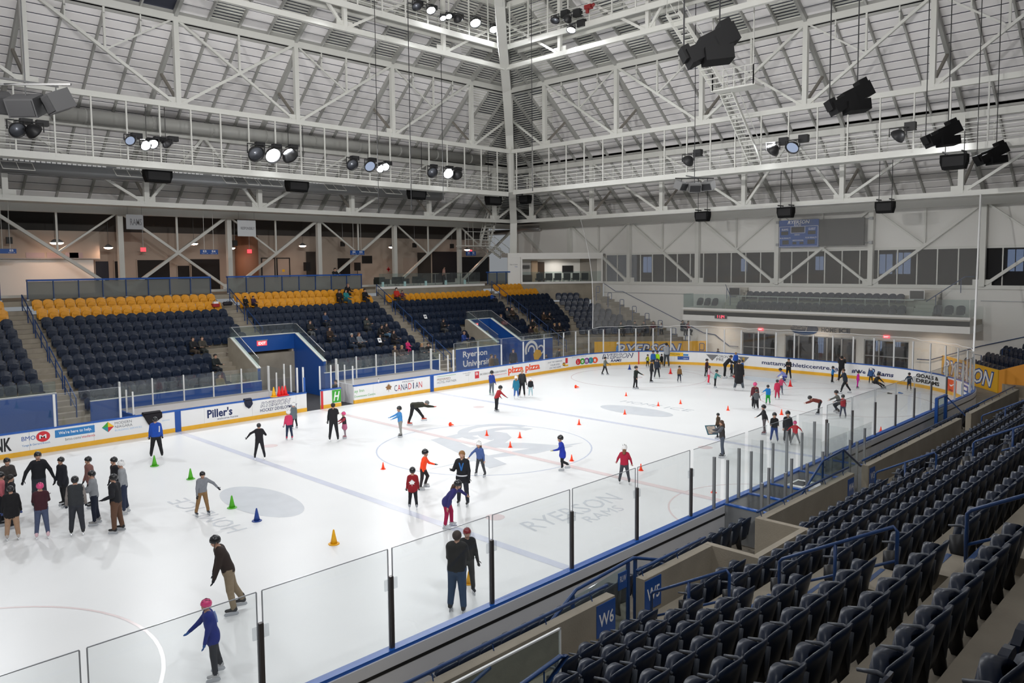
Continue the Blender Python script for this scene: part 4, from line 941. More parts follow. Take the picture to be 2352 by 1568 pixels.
for i, x in enumerate((-7.35, 6.0)):
    t = thing('monitor_screen', 'dark framed screen at the %s end of the upper balcony row' % ('HOME ICE stair', 'net side')[i], 'screen', (x, BY + 1.5, 5.05))
    b = MB(); b.box((x + .45, BY + 1.5, 5.4), (.95, .06, .62)); b.build('frame', M_ALU, t, world=True)
    b = MB(); b.box((x + .45, BY + 1.465, 5.4), (.86, .02, .54)); b.build('panel', M_BLACK, t, world=True)
for i, (xa, xb_) in enumerate(((-8.2, -6.9), (7.2, 9.0))):
    t = thing('balcony_handrail', 'blue handrail on the %s balcony stair' % ('suite side', 'net side')[i], 'handrail', (xa, BY + 1.2, 4.2))
    zz = (5.9, 5.0) if i == 0 else (5.0, 6.6)
    b = MB(); b.tube([(xa, BY + 2.4 if i == 0 else BY + .9, zz[0]), (xb_, BY + .9 if i == 0 else BY + 2.6, zz[1]), (xb_ + .5, BY + .8 if i == 0 else BY + 2.8, zz[1])], .03, 6); b.build('rail', M_BLUER, t, world=True)
    for f in (.25, .9):
        x = xa + (xb_ - xa) * f; y = (BY + 2.4 - 1.5 * f) if i == 0 else BY + .9 + 1.7 * f; z = zz[0] + (zz[1] - zz[0]) * f
        b = MB(); b.tube([(x, y, z - .9), (x, y, z)], .025, 6); b.build('post', M_BLUER, t, world=True)
# clock, sign, exit signs
c = at(1655.5, 727, 1, BY - .12); t = thing('digital_clock', 'black digital clock reading 11 24 in red on the balcony edge', 'clock', c)
b = MB(); b.box(c, (1.02, .08, .30)); b.build('case', M_BLACK, t, world=True)
SEG = {'1': 'bc', '2': 'abged', '4': 'fgbc'}; MRED = emit('red_led', (1, .04, .08), 5)
b = MB()
for k, ch in enumerate('1124'):
    x0 = c[0] - .36 + k * .17 + (.06 if k > 1 else 0); h = .09; w = .10; yy = c[1] - .045
    R_ = {'a': ((0, h), (w, h)), 'g': ((0, 0), (w, 0)), 'd': ((0, -h), (w, -h)), 'b': ((w, 0), (w, h)), 'c': ((w, -h), (w, 0)), 'f': ((0, 0), (0, h)), 'e': ((0, -h), (0, 0))}
    for sgm in SEG[ch]:
        (a0, b0), (a1, b1) = R_[sgm]; b.bb((x0 + a0 - .012, yy - .004, c[2] + b0 - .012), (x0 + a1 + .012, yy, c[2] + b1 + .012))
b.build('digits', MRED, t, world=True)
c = at(1847, 755, 1, YN - .45); t = thing('rink_name_sign', 'dark oval mattamy sign with HOME ICE lettering above the lobby doors', 'sign', c)
fnN = lambda y: (lambda u, v, off=0.: (u, y - off, v))
b = MB(); b.add([(c[0] + 1.05 * math.cos(q), c[1] + dy, c[2] + .46 * math.sin(q)) for dy in (0, .1) for q in np.linspace(0, 2 * math.pi, 33)[:-1]],
                [tuple(range(32)), tuple(range(63, 31, -1))] + [(i, 32 + i, 32 + (i + 1) % 32, (i + 1) % 32) for i in range(32)]); b.build('oval', mat('sign_navy', '#4a5878', .5), t, world=True)
b = MB(); b.add([(c[0] + 1.0 * math.cos(q), c[1] - .004, c[2] - .12 + .30 * math.sin(q)) for q in np.linspace(math.pi * 1.02, 2 * math.pi * .99, 16)], [tuple(range(16))]); b.build('swoosh', mat('sign_blue', '#33507e', .5), t, world=True)
letter('mattamy', 'lettering', P_WHT, t, fnN(c[1] - .008), c[0] - .98, c[0] + .28, c[2] - .16, c[2] + .24, bold=.02)
letter('HOME', 'lettering', mat('sign_grey', '#6b6f78', .5), t, fnN(YN - .37), c[0] + 1.28, c[0] + 2.4, c[2] - .17, c[2] + .17, bold=.03); letter('ICE', 'lettering', mat('sign_navyd', '#3a4258', .5), t, fnN(YN - .37), c[0] + 2.58, c[0] + 3.4, c[2] - .17, c[2] + .17, bold=.05)
for q, lab in (((1747, 756), 'left'), ((2036, 773), 'right')):
    c = at(*q, 1, YN - .4); t = thing('exit_sign', 'red EXIT sign on the wall above the %s lobby door' % lab, 'exit sign', c)
    b = MB(); b.box(c, (.42, .06, .18)); b.build('sign_box', emit('exit_red', (1, .08, .10), 1.6), t, world=True)
    letter('EXIT', 'lettering', emit('exit_text', (1, .75, .75), 1.6), t, fnN(c[1] - .034), c[0] - .15, c[0] + .15, c[2] - .05, c[2] + .05, bold=.03)
# scoreboard
SB = thing('scoreboard', 'blue scoreboard with dark video screen on the north wall', 'scoreboard', (-3.65, 34.6, 8.8)); ys = 34.6
b = MB(); b.bb((-3.68, ys, 8.78), (-.62, ys + .25, 10.82)); b.build('score_panel', M_BLUE, SB, world=True)
b = MB(); b.bb((-.62, ys + .02, 8.82), (2.6, ys + .25, 10.78)); b.build('video_screen', mat('video_grey', (.055, .055, .055), .6), SB, world=True)
fs = fnN(ys - .004)
letter('RYERSON', 'lettering', M_WHITEP, SB, fs, -3.0, -1.3, 10.52, 10.78, bold=.02, shear=.25); letter('RAMS', 'lettering', M_WHITEP, SB, fs, -2.5, -1.95, 10.36, 10.49, shear=.2)
letter('RAMS', 'lettering', M_WHITEP, SB, fs, -3.45, -2.95, 10.04, 10.2); letter('GUEST', 'lettering', M_WHITEP, SB, fs, -1.4, -.85, 10.04, 10.2); letter('PERIOD', 'lettering', M_WHITEP, SB, fs, -2.45, -2.05, 9.66, 9.75)
for x in (-3.6, -1.6): letter('PLYR PENALTY', 'lettering', M_WHITEP, SB, fs, x, x + .86, 9.42, 9.52)
letter('SHOTS ON GOAL', 'lettering', M_WHITEP, SB, fs, -2.6, -1.75, 9.24, 9.34)
for (a, b0, c, d) in ((-2.7, 9.88, -1.7, 10.28), (-3.5, 9.72, -2.95, 9.98), (-1.42, 9.72, -.85, 9.98), (-3.4, 9.0, -2.9, 9.32), (-1.45, 9.0, -.9, 9.32), (-2.6, 9.0, -2.3, 9.18), (-2.05, 9.0, -1.75, 9.18)):
    b = MB(); b.bb((a, ys - .012, b0), (c, ys - .002, d)); b.build('digit_window', M_BLACK, SB, world=True)
b = MB()
for (p, q) in (((-3.63, 10.33), (-.67, 10.33)), ((-3.63, 8.84), (-.67, 8.84)), ((-3.63, 8.84), (-3.63, 10.33)), ((-.67, 8.84), (-.67, 10.33)), ((-2.74, 9.84), (-1.66, 9.84)), ((-2.74, 10.32), (-1.66, 10.32)), ((-2.74, 9.84), (-2.74, 10.32)), ((-1.66, 9.84), (-1.66, 10.32))): b.beam((p[0], ys - .006, p[1]), (q[0], ys - .006, q[1]), .02, .03, up=(0, 1, 0))
b.build('white_outline', M_WHITEP, SB, world=True)
b = MB()
for z in (9.0, 10.7): b.tube([(-3.9, ys + .3, z), (3.0, ys + .3, z)], .05, 6)
b.build('support_pipe', M_GREY, SB, world=True)
for x in (-3.9, 3.0):
    for z in (9.0, 10.7):
        b = MB(); b.box((x, ys + .3, z), (.22, .3, .2)); b.build('bracket', M_GREY, SB, world=True)
# corner banner walls with RYERSON
for mir, nm, lab in ((1, 'northeast', 'gold RYERSON banner wall in front of the north-east corner seats'), (-1, 'northwest', 'gold RYERSON banner wall in front of the north-west corner seats')):
    p0, p1 = (np.array([-16.0, 27.55]), np.array([-9.35, 33.93]))
    if mir < 0: p0, p1 = NWP0, NWP1
    t = thing('banner_wall', lab, 'banner', (p0[0], p0[1], 0)); d = (p1 - p0); L = np.linalg.norm(d); d = d / L; n = np.array([d[1], -d[0]])
    b = MB(); b.beam((*(p0), .64), (*(p1), .64), .12, 1.34); b.build('wall', M_YPANEL, t, world=True)
    if mir < 0:
        q1 = p1 + nwd * 2.2 + nwn * 2.6; b = MB(); v = [(*p1, -.04), (*q1, -.04), (*q1, 2.6), (*p1, 1.31)]; b.add(v + [(x + .1, y + .1, z) for x, y, z in v], [(0, 1, 2, 3), (7, 6, 5, 4), (0, 4, 5, 1), (1, 5, 6, 2), (2, 6, 7, 3), (3, 7, 4, 0)]); b.build('side_wall', mat('orange_banner', (.75, .30, .02), .5), t, world=True)
    fb = lambda u, v, off=0.: (p0[0] + d[0] * u + n[0] * (.066 + off), p0[1] + d[1] * u + n[1] * (.066 + off), v)
    u0, u1 = (.20 * L, .76 * L) if mir > 0 else (.06 * L, .93 * L)
    letter('RYERSON', 'lettering', P_RBLUE, t, fb, u0 - .12, u1 + .12, .12, 1.16, bold=.06, shear=.3); letter('RYERSON', 'lettering', M_WHITEP, t, fb, u0, u1, .2, 1.08, bold=.01, shear=.3, off=.006)
# north-east stairs along the wall with handrail and loop rails
t = sroot('floor_stair_northeast', 'concrete stair climbing along the north wall', cat='stair')
n = 20
for i in range(n):
    x0 = -9.6 - i * .56; b = MB(); b.bb((x0 - .56, 33.15, -.04), (x0, YN - .35, .2 + i * .235)); b.build('step', M_CONC, t)
t = thing('stair_handrail', 'long blue handrail fixed to the north wall above the corner stair', 'handrail', (-20.8, YN - .45, 5))
b = MB(); b.tube([(-20.8, YN - .45, 5.85), (-19.5, YN - .45, 5.15), (-18.7, YN - .45, 5.15), (-10.4, YN - .45, 1.85), (-9.3, YN - .45, 1.75), (-8.0, YN - .45, .9), (-7.2, YN - .45, .9)], .03, 6); b.build('rail', M_BLUER, t, world=True)
for i in range(9):
    x = -20.2 + i * 1.33; z = .2 + (-9.6 - x) / .56 * .235
    t = thing('loop_rail', 'blue square loop rail standing at the row ends of the north-east stair', 'handrail', (x, 33.1, z), group='loop rails on the north-east stair')
    b = MB(); b.tube([(x, 33.1, z - .3), (x, 33.1, z + .95), (x + .04, 33.1, z + 1.0), (x + .36, 33.1, z + 1.0), (x + .4, 33.1, z + .95), (x + .4, 33.1, z + .5), (x + .36, 33.1, z + .45), (x, 33.1, z + .45)], .03, 6); b.build('pipe', M_BLUER, t, world=True)
# north-west corner stair rails (right edge of the view)
t = thing('stair_handrail', 'blue handrail climbing the north wall beside the north-west corner seats', 'handrail', (8.5, YN - .45, 1))
b = MB(); b.tube([(6.2, YN - .5, .95), (7.0, YN - .5, .95), (10.0, YN - .5, 2.1), (17.5, YN - .5, 4.4)], .03, 6); b.build('rail', M_BLUER, t, world=True)
for i in range(5):
    x = 10.3 + i * 1.55; z = .3 + i * .47 + .35
    t = thing('loop_rail', 'blue square loop rail standing on the north-west corner stair', 'handrail', (x, 34.0, z), group='loop rails on the north-west stair')
    b = MB(); b.tube([(x, 34.0, z - .3), (x, 34.0, z + .95), (x - .4, 34.0, z + 1.0), (x - .4, 34.0, z + .45), (x, 34.0, z + .45)], .03, 6); b.build('pipe', M_BLUER, t, world=True)

# safety net: from the truss down to the glass round the north end
s0, s1 = s_px(1362), s_of(12.55, 24.0); N_ = 40; Mz = 12; b = MB(); v = []
for j in range(Mz + 1):
    w = j / Mz
    for i in range(N_ + 1):
        u = i / N_; p, d, nn = path(s0 + (s1 - s0) * u); q = p + nn * .05
        top = np.array([-19.2 + u * 30.2, 29.7, 11.5]); bot = np.array([q[0], q[1], 2.86 + .10 * abs(math.sin(u * 15 * math.pi))])
        pt = bot * (1 - w) + top * w; pt[0] += .5 * math.sin(w * math.pi) * (1 - u) ** 6; v.append(pt)
b.add(v, [(j * (N_ + 1) + i, j * (N_ + 1) + i + 1, (j + 1) * (N_ + 1) + i + 1, (j + 1) * (N_ + 1) + i) for j in range(Mz) for i in range(N_)])
t = thing('safety_net', 'pale safety netting hung over the north end glass', 'net', (0, 29.7, 11.5))
b.build('netting', M_NET, t, world=True)
row = lambda j: [v[j * (N_ + 1) + i] for i in range(N_ + 1)]
b = MB(); b.tube(row(0), .014, 5); b.build('bottom_rope', M_WHITEP, t, world=True)
b = MB(); b.tube([v[j * (N_ + 1)] for j in range(Mz + 1)], .022, 5); b.build('side_rope', M_WHITEP, t, world=True)
b = MB(); b.tube([v[j * (N_ + 1) + N_] for j in range(Mz + 1)], .05, 6); b.build('side_rope', M_WHITEP, t, world=True)
b = MB(); b.tube(row(Mz), .02, 5); b.build('top_cable', M_WHITEP, t, world=True)

# suite in the north-east corner
sa, sb_ = np.array([-25.2, 28.5]), np.array([-20.85, 34.9]); d = (sb_ - sa); L = np.linalg.norm(d); d /= L; nb = np.array([-d[1], d[0]])
def sp(u, w, z): q = sa + d * u + nb * w; return (q[0], q[1], z)
def sbox(u0, u1, w0, w1, z0, z1, name, m, par):
    b = MB(); c = [sp(u0, w0, z0), sp(u1, w0, z0), sp(u1, w1, z0), sp(u0, w1, z0)]; v = c + [(x, y, z1) for x, y, _ in c]
    b.add(v, [(0, 3, 2, 1), (4, 5, 6, 7), (0, 1, 5, 4), (1, 2, 6, 5), (2, 3, 7, 6), (3, 0, 4, 7)]); return b.build(name, m, par, world=True)
SU = sroot('wall_suite', 'white corner suite box above the north-east seats', cat='wall')
sbox(-.2, L, 0, .15, 4.4, 5.9, 'front_concrete', M_CONC, SU); sbox(0, L, -.1, .25, 5.9, 6.08, 'ledge', M_WHITEW, SU)
sbox(0, L, 3.0, 3.1, 5.88, 8.35, 'back_wall', M_WHITEW, SU); sbox(L - .15, L, 0, 3.1, 5.88, 8.35, 'end_wall', M_WHITEW, SU); sbox(-.05, .15, 0, 3.1, 5.88, 8.35, 'end_wall', M_WHITEW, SU)
sbox(-1.2, 0, .0, .1, 5.88, 8.6, 'name_wall', M_WHITEW, SU); sbox(-1.2, L, -.05, 3.1, 8.35, 8.7, 'roof', M_WHITEW, SU); sbox(0, L, -.05, .1, 8.15, 8.36, 'lintel', M_WHITEW, SU)
sbox(0, L, .0, 3.1, 5.86, 5.89, 'suite_floor', M_CONC, SU)
fsu = lambda u, v, off=0.: sp(u, -.06 - off, v)
letter('Robert A. Gordon', 'lettering', P_GRY, SU, lambda u, v, off=0.: sp(u, -.012, v), -1.0, -.3, 7.62, 7.74); letter('Suite', 'lettering', P_RBLUE, SU, lambda u, v, off=0.: sp(u, -.012, v), -.55, -.3, 7.44, 7.54)
area_light('suite_lamp', sp(L / 2, 1.6, 8.2), sp(L / 2, 1.6, 5), 40, 1.2, (1, .93, .85), 170)
t = thing('suite_cabinet', 'wood cabinet wall with dark shelf inside the corner suite', 'cabinet', sp(.6, 2.6, 5.9))
sbox(.3, 1.6, 2.5, 2.95, 5.89, 6.7, 'base_unit', mat('dark_wood', (.06, .035, .02), .4), t); sbox(.3, 1.4, 2.6, 2.95, 7.3, 7.6, 'shelf', mat('grey_shelf', (.12, .12, .12), .5), t); sbox(1.6, 2.2, 2.7, 2.95, 5.89, 8.0, 'panel', mat('tan_panel', (.50, .36, .24), .6), t)
t = thing('suite_door', 'dark brown door at the back of the corner suite', 'door', sp(2.3, 2.9, 5.9)); sbox(2.25, 2.9, 2.9, 2.98, 5.89, 7.9, 'leaf', mat('dark_wood', (.06, .035, .02), .4), t); sbox(2.32, 2.38, 2.86, 2.9, 6.85, 6.95, 'handle', M_ALU, t)
t = thing('wall_television', 'black television on the white back wall of the corner suite', 'television', sp(5.2, 2.95, 7)); sbox(4.7, 5.7, 2.9, 2.98, 6.9, 7.5, 'screen', M_BLACK, t); sbox(4.66, 5.74, 2.93, 2.99, 6.86, 7.54, 'bezel', M_BLACKM, t)
t = thing('framed_picture', 'dark framed picture on the suite back wall by the net', 'picture', sp(6.8, 2.95, 7)); sbox(6.55, 7.1, 2.92, 2.98, 7.0, 7.6, 'frame', M_BLACK, t); sbox(6.62, 7.03, 2.9, 2.92, 7.07, 7.53, 'print', mat('picture_tone', (.12, .09, .08), .6), t)
for i in range(6):
    u = 1.9 + i * .86; t = thing('lounge_chair', 'black upholstered lounge chair behind the suite glass', 'chair', sp(u, .9, 5.89), group='black chairs in the corner suite')
    sbox(u - .32, u + .32, .55, .66, 6.2, 6.85, 'backrest', M_BLACK, t); sbox(u - .3, u + .3, .6, 1.2, 6.25, 6.38, 'seat', M_BLACK, t)
    for du in (-.26, .26):
        sbox(u + du - .03, u + du + .03, .65, .71, 5.89, 6.25, 'leg', M_GREY, t); sbox(u + du - .03, u + du + .03, 1.1, 1.16, 5.89, 6.25, 'leg', M_GREY, t)
t = thing('suite_guard', 'clear glass guard across the front of the corner suite', 'glass guard', sp(0, .05, 6.08))
for i in range(4): sbox(.1 + i * (L - .2) / 4, .1 + (i + 1) * (L - .2) / 4 - .03, .03, .045, 6.08, 7.0, 'glass_pane', M_GLASSF, t)

# ================================================================== EAST CONCOURSE
XB = -37.0
CW = sroot('wall_east', 'cream back wall of the east concourse', cat='wall')
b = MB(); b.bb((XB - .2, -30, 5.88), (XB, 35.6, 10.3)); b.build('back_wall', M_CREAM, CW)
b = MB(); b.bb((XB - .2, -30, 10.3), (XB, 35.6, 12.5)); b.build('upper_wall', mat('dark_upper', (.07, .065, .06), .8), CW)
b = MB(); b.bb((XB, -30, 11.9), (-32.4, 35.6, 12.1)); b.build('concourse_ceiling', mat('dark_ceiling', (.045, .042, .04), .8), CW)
def wallrect(q0, q1, X):
    a, c = at(*q0, 0, X), at(*q1, 0, X); return min(a[1], c[1]), max(a[1], c[1]), min(a[2], c[2]), max(a[2], c[2])
# concession kiosk block on the left
K = thing('concession_kiosk', 'cream concession kiosk block with shutter and menu boards at the E5 end', 'kiosk', (-35.5, -12, 5.88))
ya, yb, za, zb = wallrect((-60, 560), (226, 510), -34.6); b = MB(); b.bb((XB, -24, 8.35), (-34.6, yb, 10.2)); b.build('header', M_CREAM, K, world=True)
ya2, yb2, _, _ = wallrect((-60, 560), (218, 600), -34.6); b = MB(); b.bb((XB, -24, 5.88), (-34.9, yb2, 8.35)); b.build('counter_shutter', M_WHITEW, K, world=True)
b = MB(); b.bb((-34.62, -24, 8.30), (-34.56, yb, 8.36)); b.build('trim', M_GREY, K, world=True)
for (x0, x1) in ((60, 102), (108, 138), (150, 180), (160, 190)):
    a0, a1, z0, z1 = wallrect((x0, 592), (x1, 580), -34.58); b = MB(); b.bb((-34.59, a0, z0), (-34.57, a1, z1)); b.build('menu_board', mat('menu_pink', (.42, .34, .36), .6), K, world=True)
DK = mat('black_opening', (.006, .006, .007), .7)
items = [('dark_doorway', (220, 640), (248, 600), 'dark blue doorway beside the concession kiosk', 'door', mat('navy_door', (.012, .016, .03), .5)), ('dark_doorway', (264, 640), (281, 600), 'narrow dark doorway beside the steel column', 'door', DK),
         ('black_shutter', (316, 640), (388, 597), 'wide black shutter behind the crossing braces', 'shutter', DK), ('black_shutter', (437, 640), (503, 595), 'wide black shutter under the E5 E4 sign', 'shutter', DK), ('black_shutter', (408, 640), (437, 610), 'low black shutter between the two wide ones', 'shutter', DK),
         ('dark_doorway', (703, 640), (724, 578), 'tall dark recess beside the black loudspeaker', 'doorway', mat('brown_recess', (.05, .045, .04), .8)), ('dark_doorway', (775, 640), (803, 593), 'black double doorway behind the steel brace', 'door', DK),
         ('dark_lounge', (991, 660), (1050, 578), 'black bar recess behind the lounge', 'recess', mat('bar_black', (.008, .009, .014), .6)), ('dark_lounge', (1058, 655), (1122, 590), 'dark glazed recess beside the corner stair', 'recess', DK), ('dark_doorway', (958, 645), (990, 580), 'grey recess next to the lounge bar', 'doorway', mat('brown_recess', (.05, .045, .04), .8))]
for nm, q0, q1, lab, cat, mm in items:
    y0, y1, z0, z1 = wallrect(q0, q1, XB); z0 = 5.88
    t = thing(nm, lab, cat, (XB, (y0 + y1) / 2, z0)); b = MB(); b.bb((XB - .02, y0, z0), (XB + .05, y1, z1)); b.build('opening', mm, t, world=True)
    b = MB(); b.bb((XB, y0 - .06, z0), (XB + .08, y0, z1 + .06)); b.bb((XB, y1, z0), (XB + .08, y1 + .06, z1 + .06)); b.bb((XB, y0, z1), (XB + .08, y1, z1 + .06)); b.build('frame', M_CREAM, t, world=True)
for q0, q1, lab in (((603, 645), (629, 594), 'cream door in dark frame left of the yellow sign door'), ((638, 645), (663, 594), 'cream door in dark frame with small yellow sign'), ((880, 645), (903, 594), 'pale door with red first aid cross behind the lounge'), ((926, 640), (957, 592), 'pale door with notices behind the lounge')):
    y0, y1, z0, z1 = wallrect(q0, q1, XB); z0 = 5.88
    t = thing('concourse_door', lab, 'door', (XB, (y0 + y1) / 2, z0))
    b = MB(); b.bb((XB, y0, z0), (XB + .04, y1, z1)); lf_ = b.build('leaf', mat('door_cream', (.46, .38, .32), .6), t, world=True)
    dk = 'cross' not in lab and 'notices' not in lab; b = MB(); w = .09 if dk else .04
    b.bb((XB, y0 - w, z0), (XB + .07, y0, z1 + w)); b.bb((XB, y1, z0), (XB + .07, y1 + w, z1 + w)); b.bb((XB, y0, z1), (XB + .07, y1, z1 + w)); b.build('frame', M_BLACKM if dk else M_CREAM, t, world=True)
    yc, zc = (y0 + y1) / 2, z0 + 1.45
    if 'cross' in lab:
        b = MB(); b.bb((XB + .041, yc - .2, zc - .07), (XB + .05, yc + .2, zc + .07)); b.bb((XB + .041, yc - .07, zc - .2), (XB + .05, yc + .07, zc + .2)); b.build('red_cross', P_RED, t, world=True)
    elif 'yellow' in lab and 'left' not in lab:
        b = MB(); b.bb((XB + .041, yc - .12, zc - .1), (XB + .05, yc + .12, zc + .1)); b.build('yellow_sign', P_YEL, t, world=True)
    b = MB(); b.box((XB + .07, y1 - .12, z0 + 1.), (.06, .04, .14)); b.build('handle', M_ALU, lf_, world=True)
for q0, q1, lab in (((832, 604), (853, 588), 'black television on the concourse wall by the E4 E3 sign'),):
    y0, y1, z0, z1 = wallrect(q0, q1, XB); t = thing('wall_television', lab, 'television', (XB, y0, z0)); b = MB(); b.bb((XB, y0, z0), (XB + .1, y1, z1)); b.build('screen', M_BLACK, t, world=True); b = MB(); b.bb((XB, y0 - .03, z0 - .03), (XB + .08, y1 + .03, z1 + .03)); b.build('bezel', M_BLACKM, t, world=True)
for q, lab in (((705, 612), 'black loudspeaker on a stand by the tall recess'), ((821, 612), 'black loudspeaker on a stand by the black doorway')):
    c = at(*q, 0, -34.5); t = thing('loudspeaker', lab, 'loudspeaker', (c[0], c[1], 5.88))
    b = MB(); b.box(c, (.35, .45, .72)); b.build('cabinet', M_BLACK, t, world=True); b = MB(); b.tube([(c[0], c[1], 5.9), (c[0], c[1], c[2] - .36)], .03, 6); b.build('pole', M_BLACKM, t, world=True)
    for a in (0, 2.1, 4.2): b = MB(); b.tube([(c[0], c[1], 6.3), (c[0] + .4 * math.cos(a), c[1] + .4 * math.sin(a), 5.89)], .02, 5); b.build('leg', M_BLACKM, t, world=True)
for q, lab in (((21, 552), 'small black loudspeaker hanging by the E5 sign'), ((539, 558), 'small black loudspeaker on the orange wall'), ((787, 560), 'small black loudspeaker above the television'), ((952, 563), 'small black loudspeaker left of the lounge brace'), ((1038, 565), 'small black loudspeaker by the corner stair column')):
    c = at(*q, 0, -33.6); t = thing('wall_speaker', lab, 'loudspeaker', c); b = MB(); b.box(c, (.25, .32, .42)); b.build('cabinet', M_BLACK, t, world=True); b = MB(); b.tube([c + (0, 0, .2), (c[0], c[1], 11.9)], .02, 5); b.build('hanger', M_GREY, t, world=True)
# terracotta column and warm pendant lamps
c = at(567, 600, 0, -36.2); t = thing('round_column', 'round column glowing orange under the second banner', 'column', (c[0], c[1], 5.88)); b = MB(); b.lathe([(.9, 5.88), (.9, 10.2)], (c[0], c[1], 0), 24); b.build('shaft', mat('terracotta_paint', (.42, .20, .12), .6), t, world=True, smooth=True)
MW = emit('warm_lamp', (1, .62, .45), 22)
for i, (q, X, lab) in enumerate((((126, 557), -33, 'double'), ((135, 557), -33, 'double'), ((249, 568), -34, 'single'), ((445, 559), -33, 'single'), ((531, 569), -34, 'single'), ((695, 564), -34.5, 'single'), ((900, 567), -33.5, 'single'), ((1073, 573), -34, 'single'))):
    c = at(*q, 0, X); t = thing('pendant_lamp', 'warm lit pendant lamp %s' % ('by the E5 end left one of a pair', 'by the E5 end right one of a pair', 'beside the kiosk corner', 'behind the crossing braces', 'beside the orange column', 'above the yellow sign door', 'above the first aid door', 'beside the corner stair')[i], 'lamp', c)
    b = MB(); b.lathe([(.05, .22), (.12, .18), (.30, .02), (.32, 0)], c, 14); b.build('lamp_shade', M_GREY, t, world=True, smooth=True); b = MB(); b.lathe([(.02, -.12), (.20, -.10), (.30, -.01)], c, 12); b.build('lamp_glow', MW, t, world=True)
    b = MB(); b.tube([c + (0, 0, .2), (c[0], c[1], 11.9)], .012, 5); b.build('cord', M_BLACKM, t, world=True)
    area_light('pendant_light', (c[0], c[1], c[2] - .12), (c[0], c[1], 0), 11, .5, (1, .60, .36), 170)
for q, lab in (((329, 573), 'over the black shutters'), ((573, 577), 'on the orange column'), ((1081, 577), 'above the E3 sign by the corner stair')):
    c = at(*q, 0, -35.0); t = thing('exit_sign', 'small red EXIT sign %s' % lab, 'exit sign', c); b = MB(); b.box(c, (.06, .36, .3)); b.build('sign_box', emit('exit_red', (1, .08, .10), 1.6), t, world=True); b = MB(); b.tube([c + (0, 0, .15), (c[0], c[1], 11.9)], .012, 5); b.build('hanger', M_GREY, t, world=True)
# hanging section signs
def hsign(q0, q1, parts, lab, X=-29.5):
    a, c = at(*q0, 0, X), at(*q1, 0, X); t = thing('section_sign', lab, 'sign', (X, a[1], a[2]))
    b = MB(); b.bb((X - .06, a[1], c[2]), (X, c[1], a[2])); b.build('plate', M_BLUE, t, world=True)
    w = (c[1] - a[1]) / len(parts); h = a[2] - c[2]
    for i, tx in enumerate(parts):
        if not tx: continue
        y0 = a[1] + w * i; letter(tx, 'lettering', M_WHITEP, t, lambda u, v, off=0.: (X + .006, u, v), y0 + w * .3, y0 + w * .7, c[2] + h * .42, c[2] + h * .86, bold=.02); letter('Seats 1-18', 'lettering', M_WHITEP, t, lambda u, v, off=0.: (X + .006, u, v), y0 + w * .16, y0 + w * .84, c[2] + h * .12, c[2] + h * .28)
    for y in (a[1] + .3, c[1] - .3): b = MB(); b.tube([(X - .03, y, a[2]), (X - .03, y, 11.73)], .012, 5); b.build('hanger', M_STEEL, t, world=True)
hsign((-8, 571), (38, 582), ['', 'E5'], 'blue E5 sign hanging at the kiosk end of the east concourse'); hsign((460, 573), (501, 584), ['E5', 'E4'], 'blue E5 E4 sign hanging over the east concourse'); hsign((805, 575), (837, 585), ['E4', 'E3'], 'blue E4 E3 sign hanging over the east concourse'); hsign((1071, 577), (1093, 587), ['E3', 'E2'], 'blue E3 E2 sign hanging by the corner stair')
# banners
for q, lab, tx in (((289, 492, 330, 527), 'grey hanging banner with RAMS lettering near the kiosk', 'RAMS'), ((545, 505, 588, 543), 'pale hanging banner with RESPONSIBLY lettering by the orange column', 'RESPONSIBLY')):
    X = -30.5; a, c = at(q[0], q[1], 0, X), at(q[2], q[3], 0, X); t = thing('hanging_banner', lab, 'banner', (X, a[1], c[2]))
    b = MB(); b.bb((X - .03, a[1], c[2]), (X, c[1], a[2])); b.build('sheet', mat('banner_grey', (.42, .43, .45), .6) if tx == 'RAMS' else mat('banner_pale', (.62, .64, .66), .6), t, world=True)
    letter(tx, 'lettering', P_GRY, t, lambda u, v, off=0.: (X + .006, u, v), a[1] + .25, c[1] - .1, (a[2] + c[2]) / 2 - (.22 if tx == 'RAMS' else .1), (a[2] + c[2]) / 2 + (.22 if tx == 'RAMS' else .1), bold=.02)
    for y in (a[1] + .1, c[1] - .1): b = MB(); b.tube([(X, y, a[2]), (X, y, 11.73)], .01, 4); b.build('hanger', M_GREY, t, world=True)
# lounge furniture
for i, (q, w) in enumerate((((877, 650), 1.0), ((920, 650), 1.2), ((963, 648), .9))):
    c = at(*q, 0, -27.5); t = thing('lounge_armchair', 'dark armchair behind the lounge glass, %s' % ('nearest the aisle', 'the wide one', 'nearest the bar')[i], 'chair', (c[0], c[1], 5.88))
    b = MB(); b.box((c[0], c[1], 6.25), (.7, w, .12)); b.build('seat', mat('dark_fabric', (.02, .025, .022), .8), t, world=True)
    b = MB(); b.box((c[0] - .3, c[1], 6.5), (.1, w, .5)); b.build('backrest', mat('dark_fabric', (.02, .025, .022), .8), t, world=True)
    for dy in (-w / 2, w / 2): b = MB(); b.box((c[0], c[1] + dy, 6.4), (.7, .1, .4)); b.build('armrest', mat('dark_fabric', (.02, .025, .022), .8), t, world=True)
    for dx in (-.28, .28):
        for dy in (-.35, .35): b = MB(); b.tube([(c[0] + dx, c[1] + dy, 5.88), (c[0] + dx, c[1] + dy, 6.2)], .02, 5); b.build('leg', M_GREY, t, world=True)
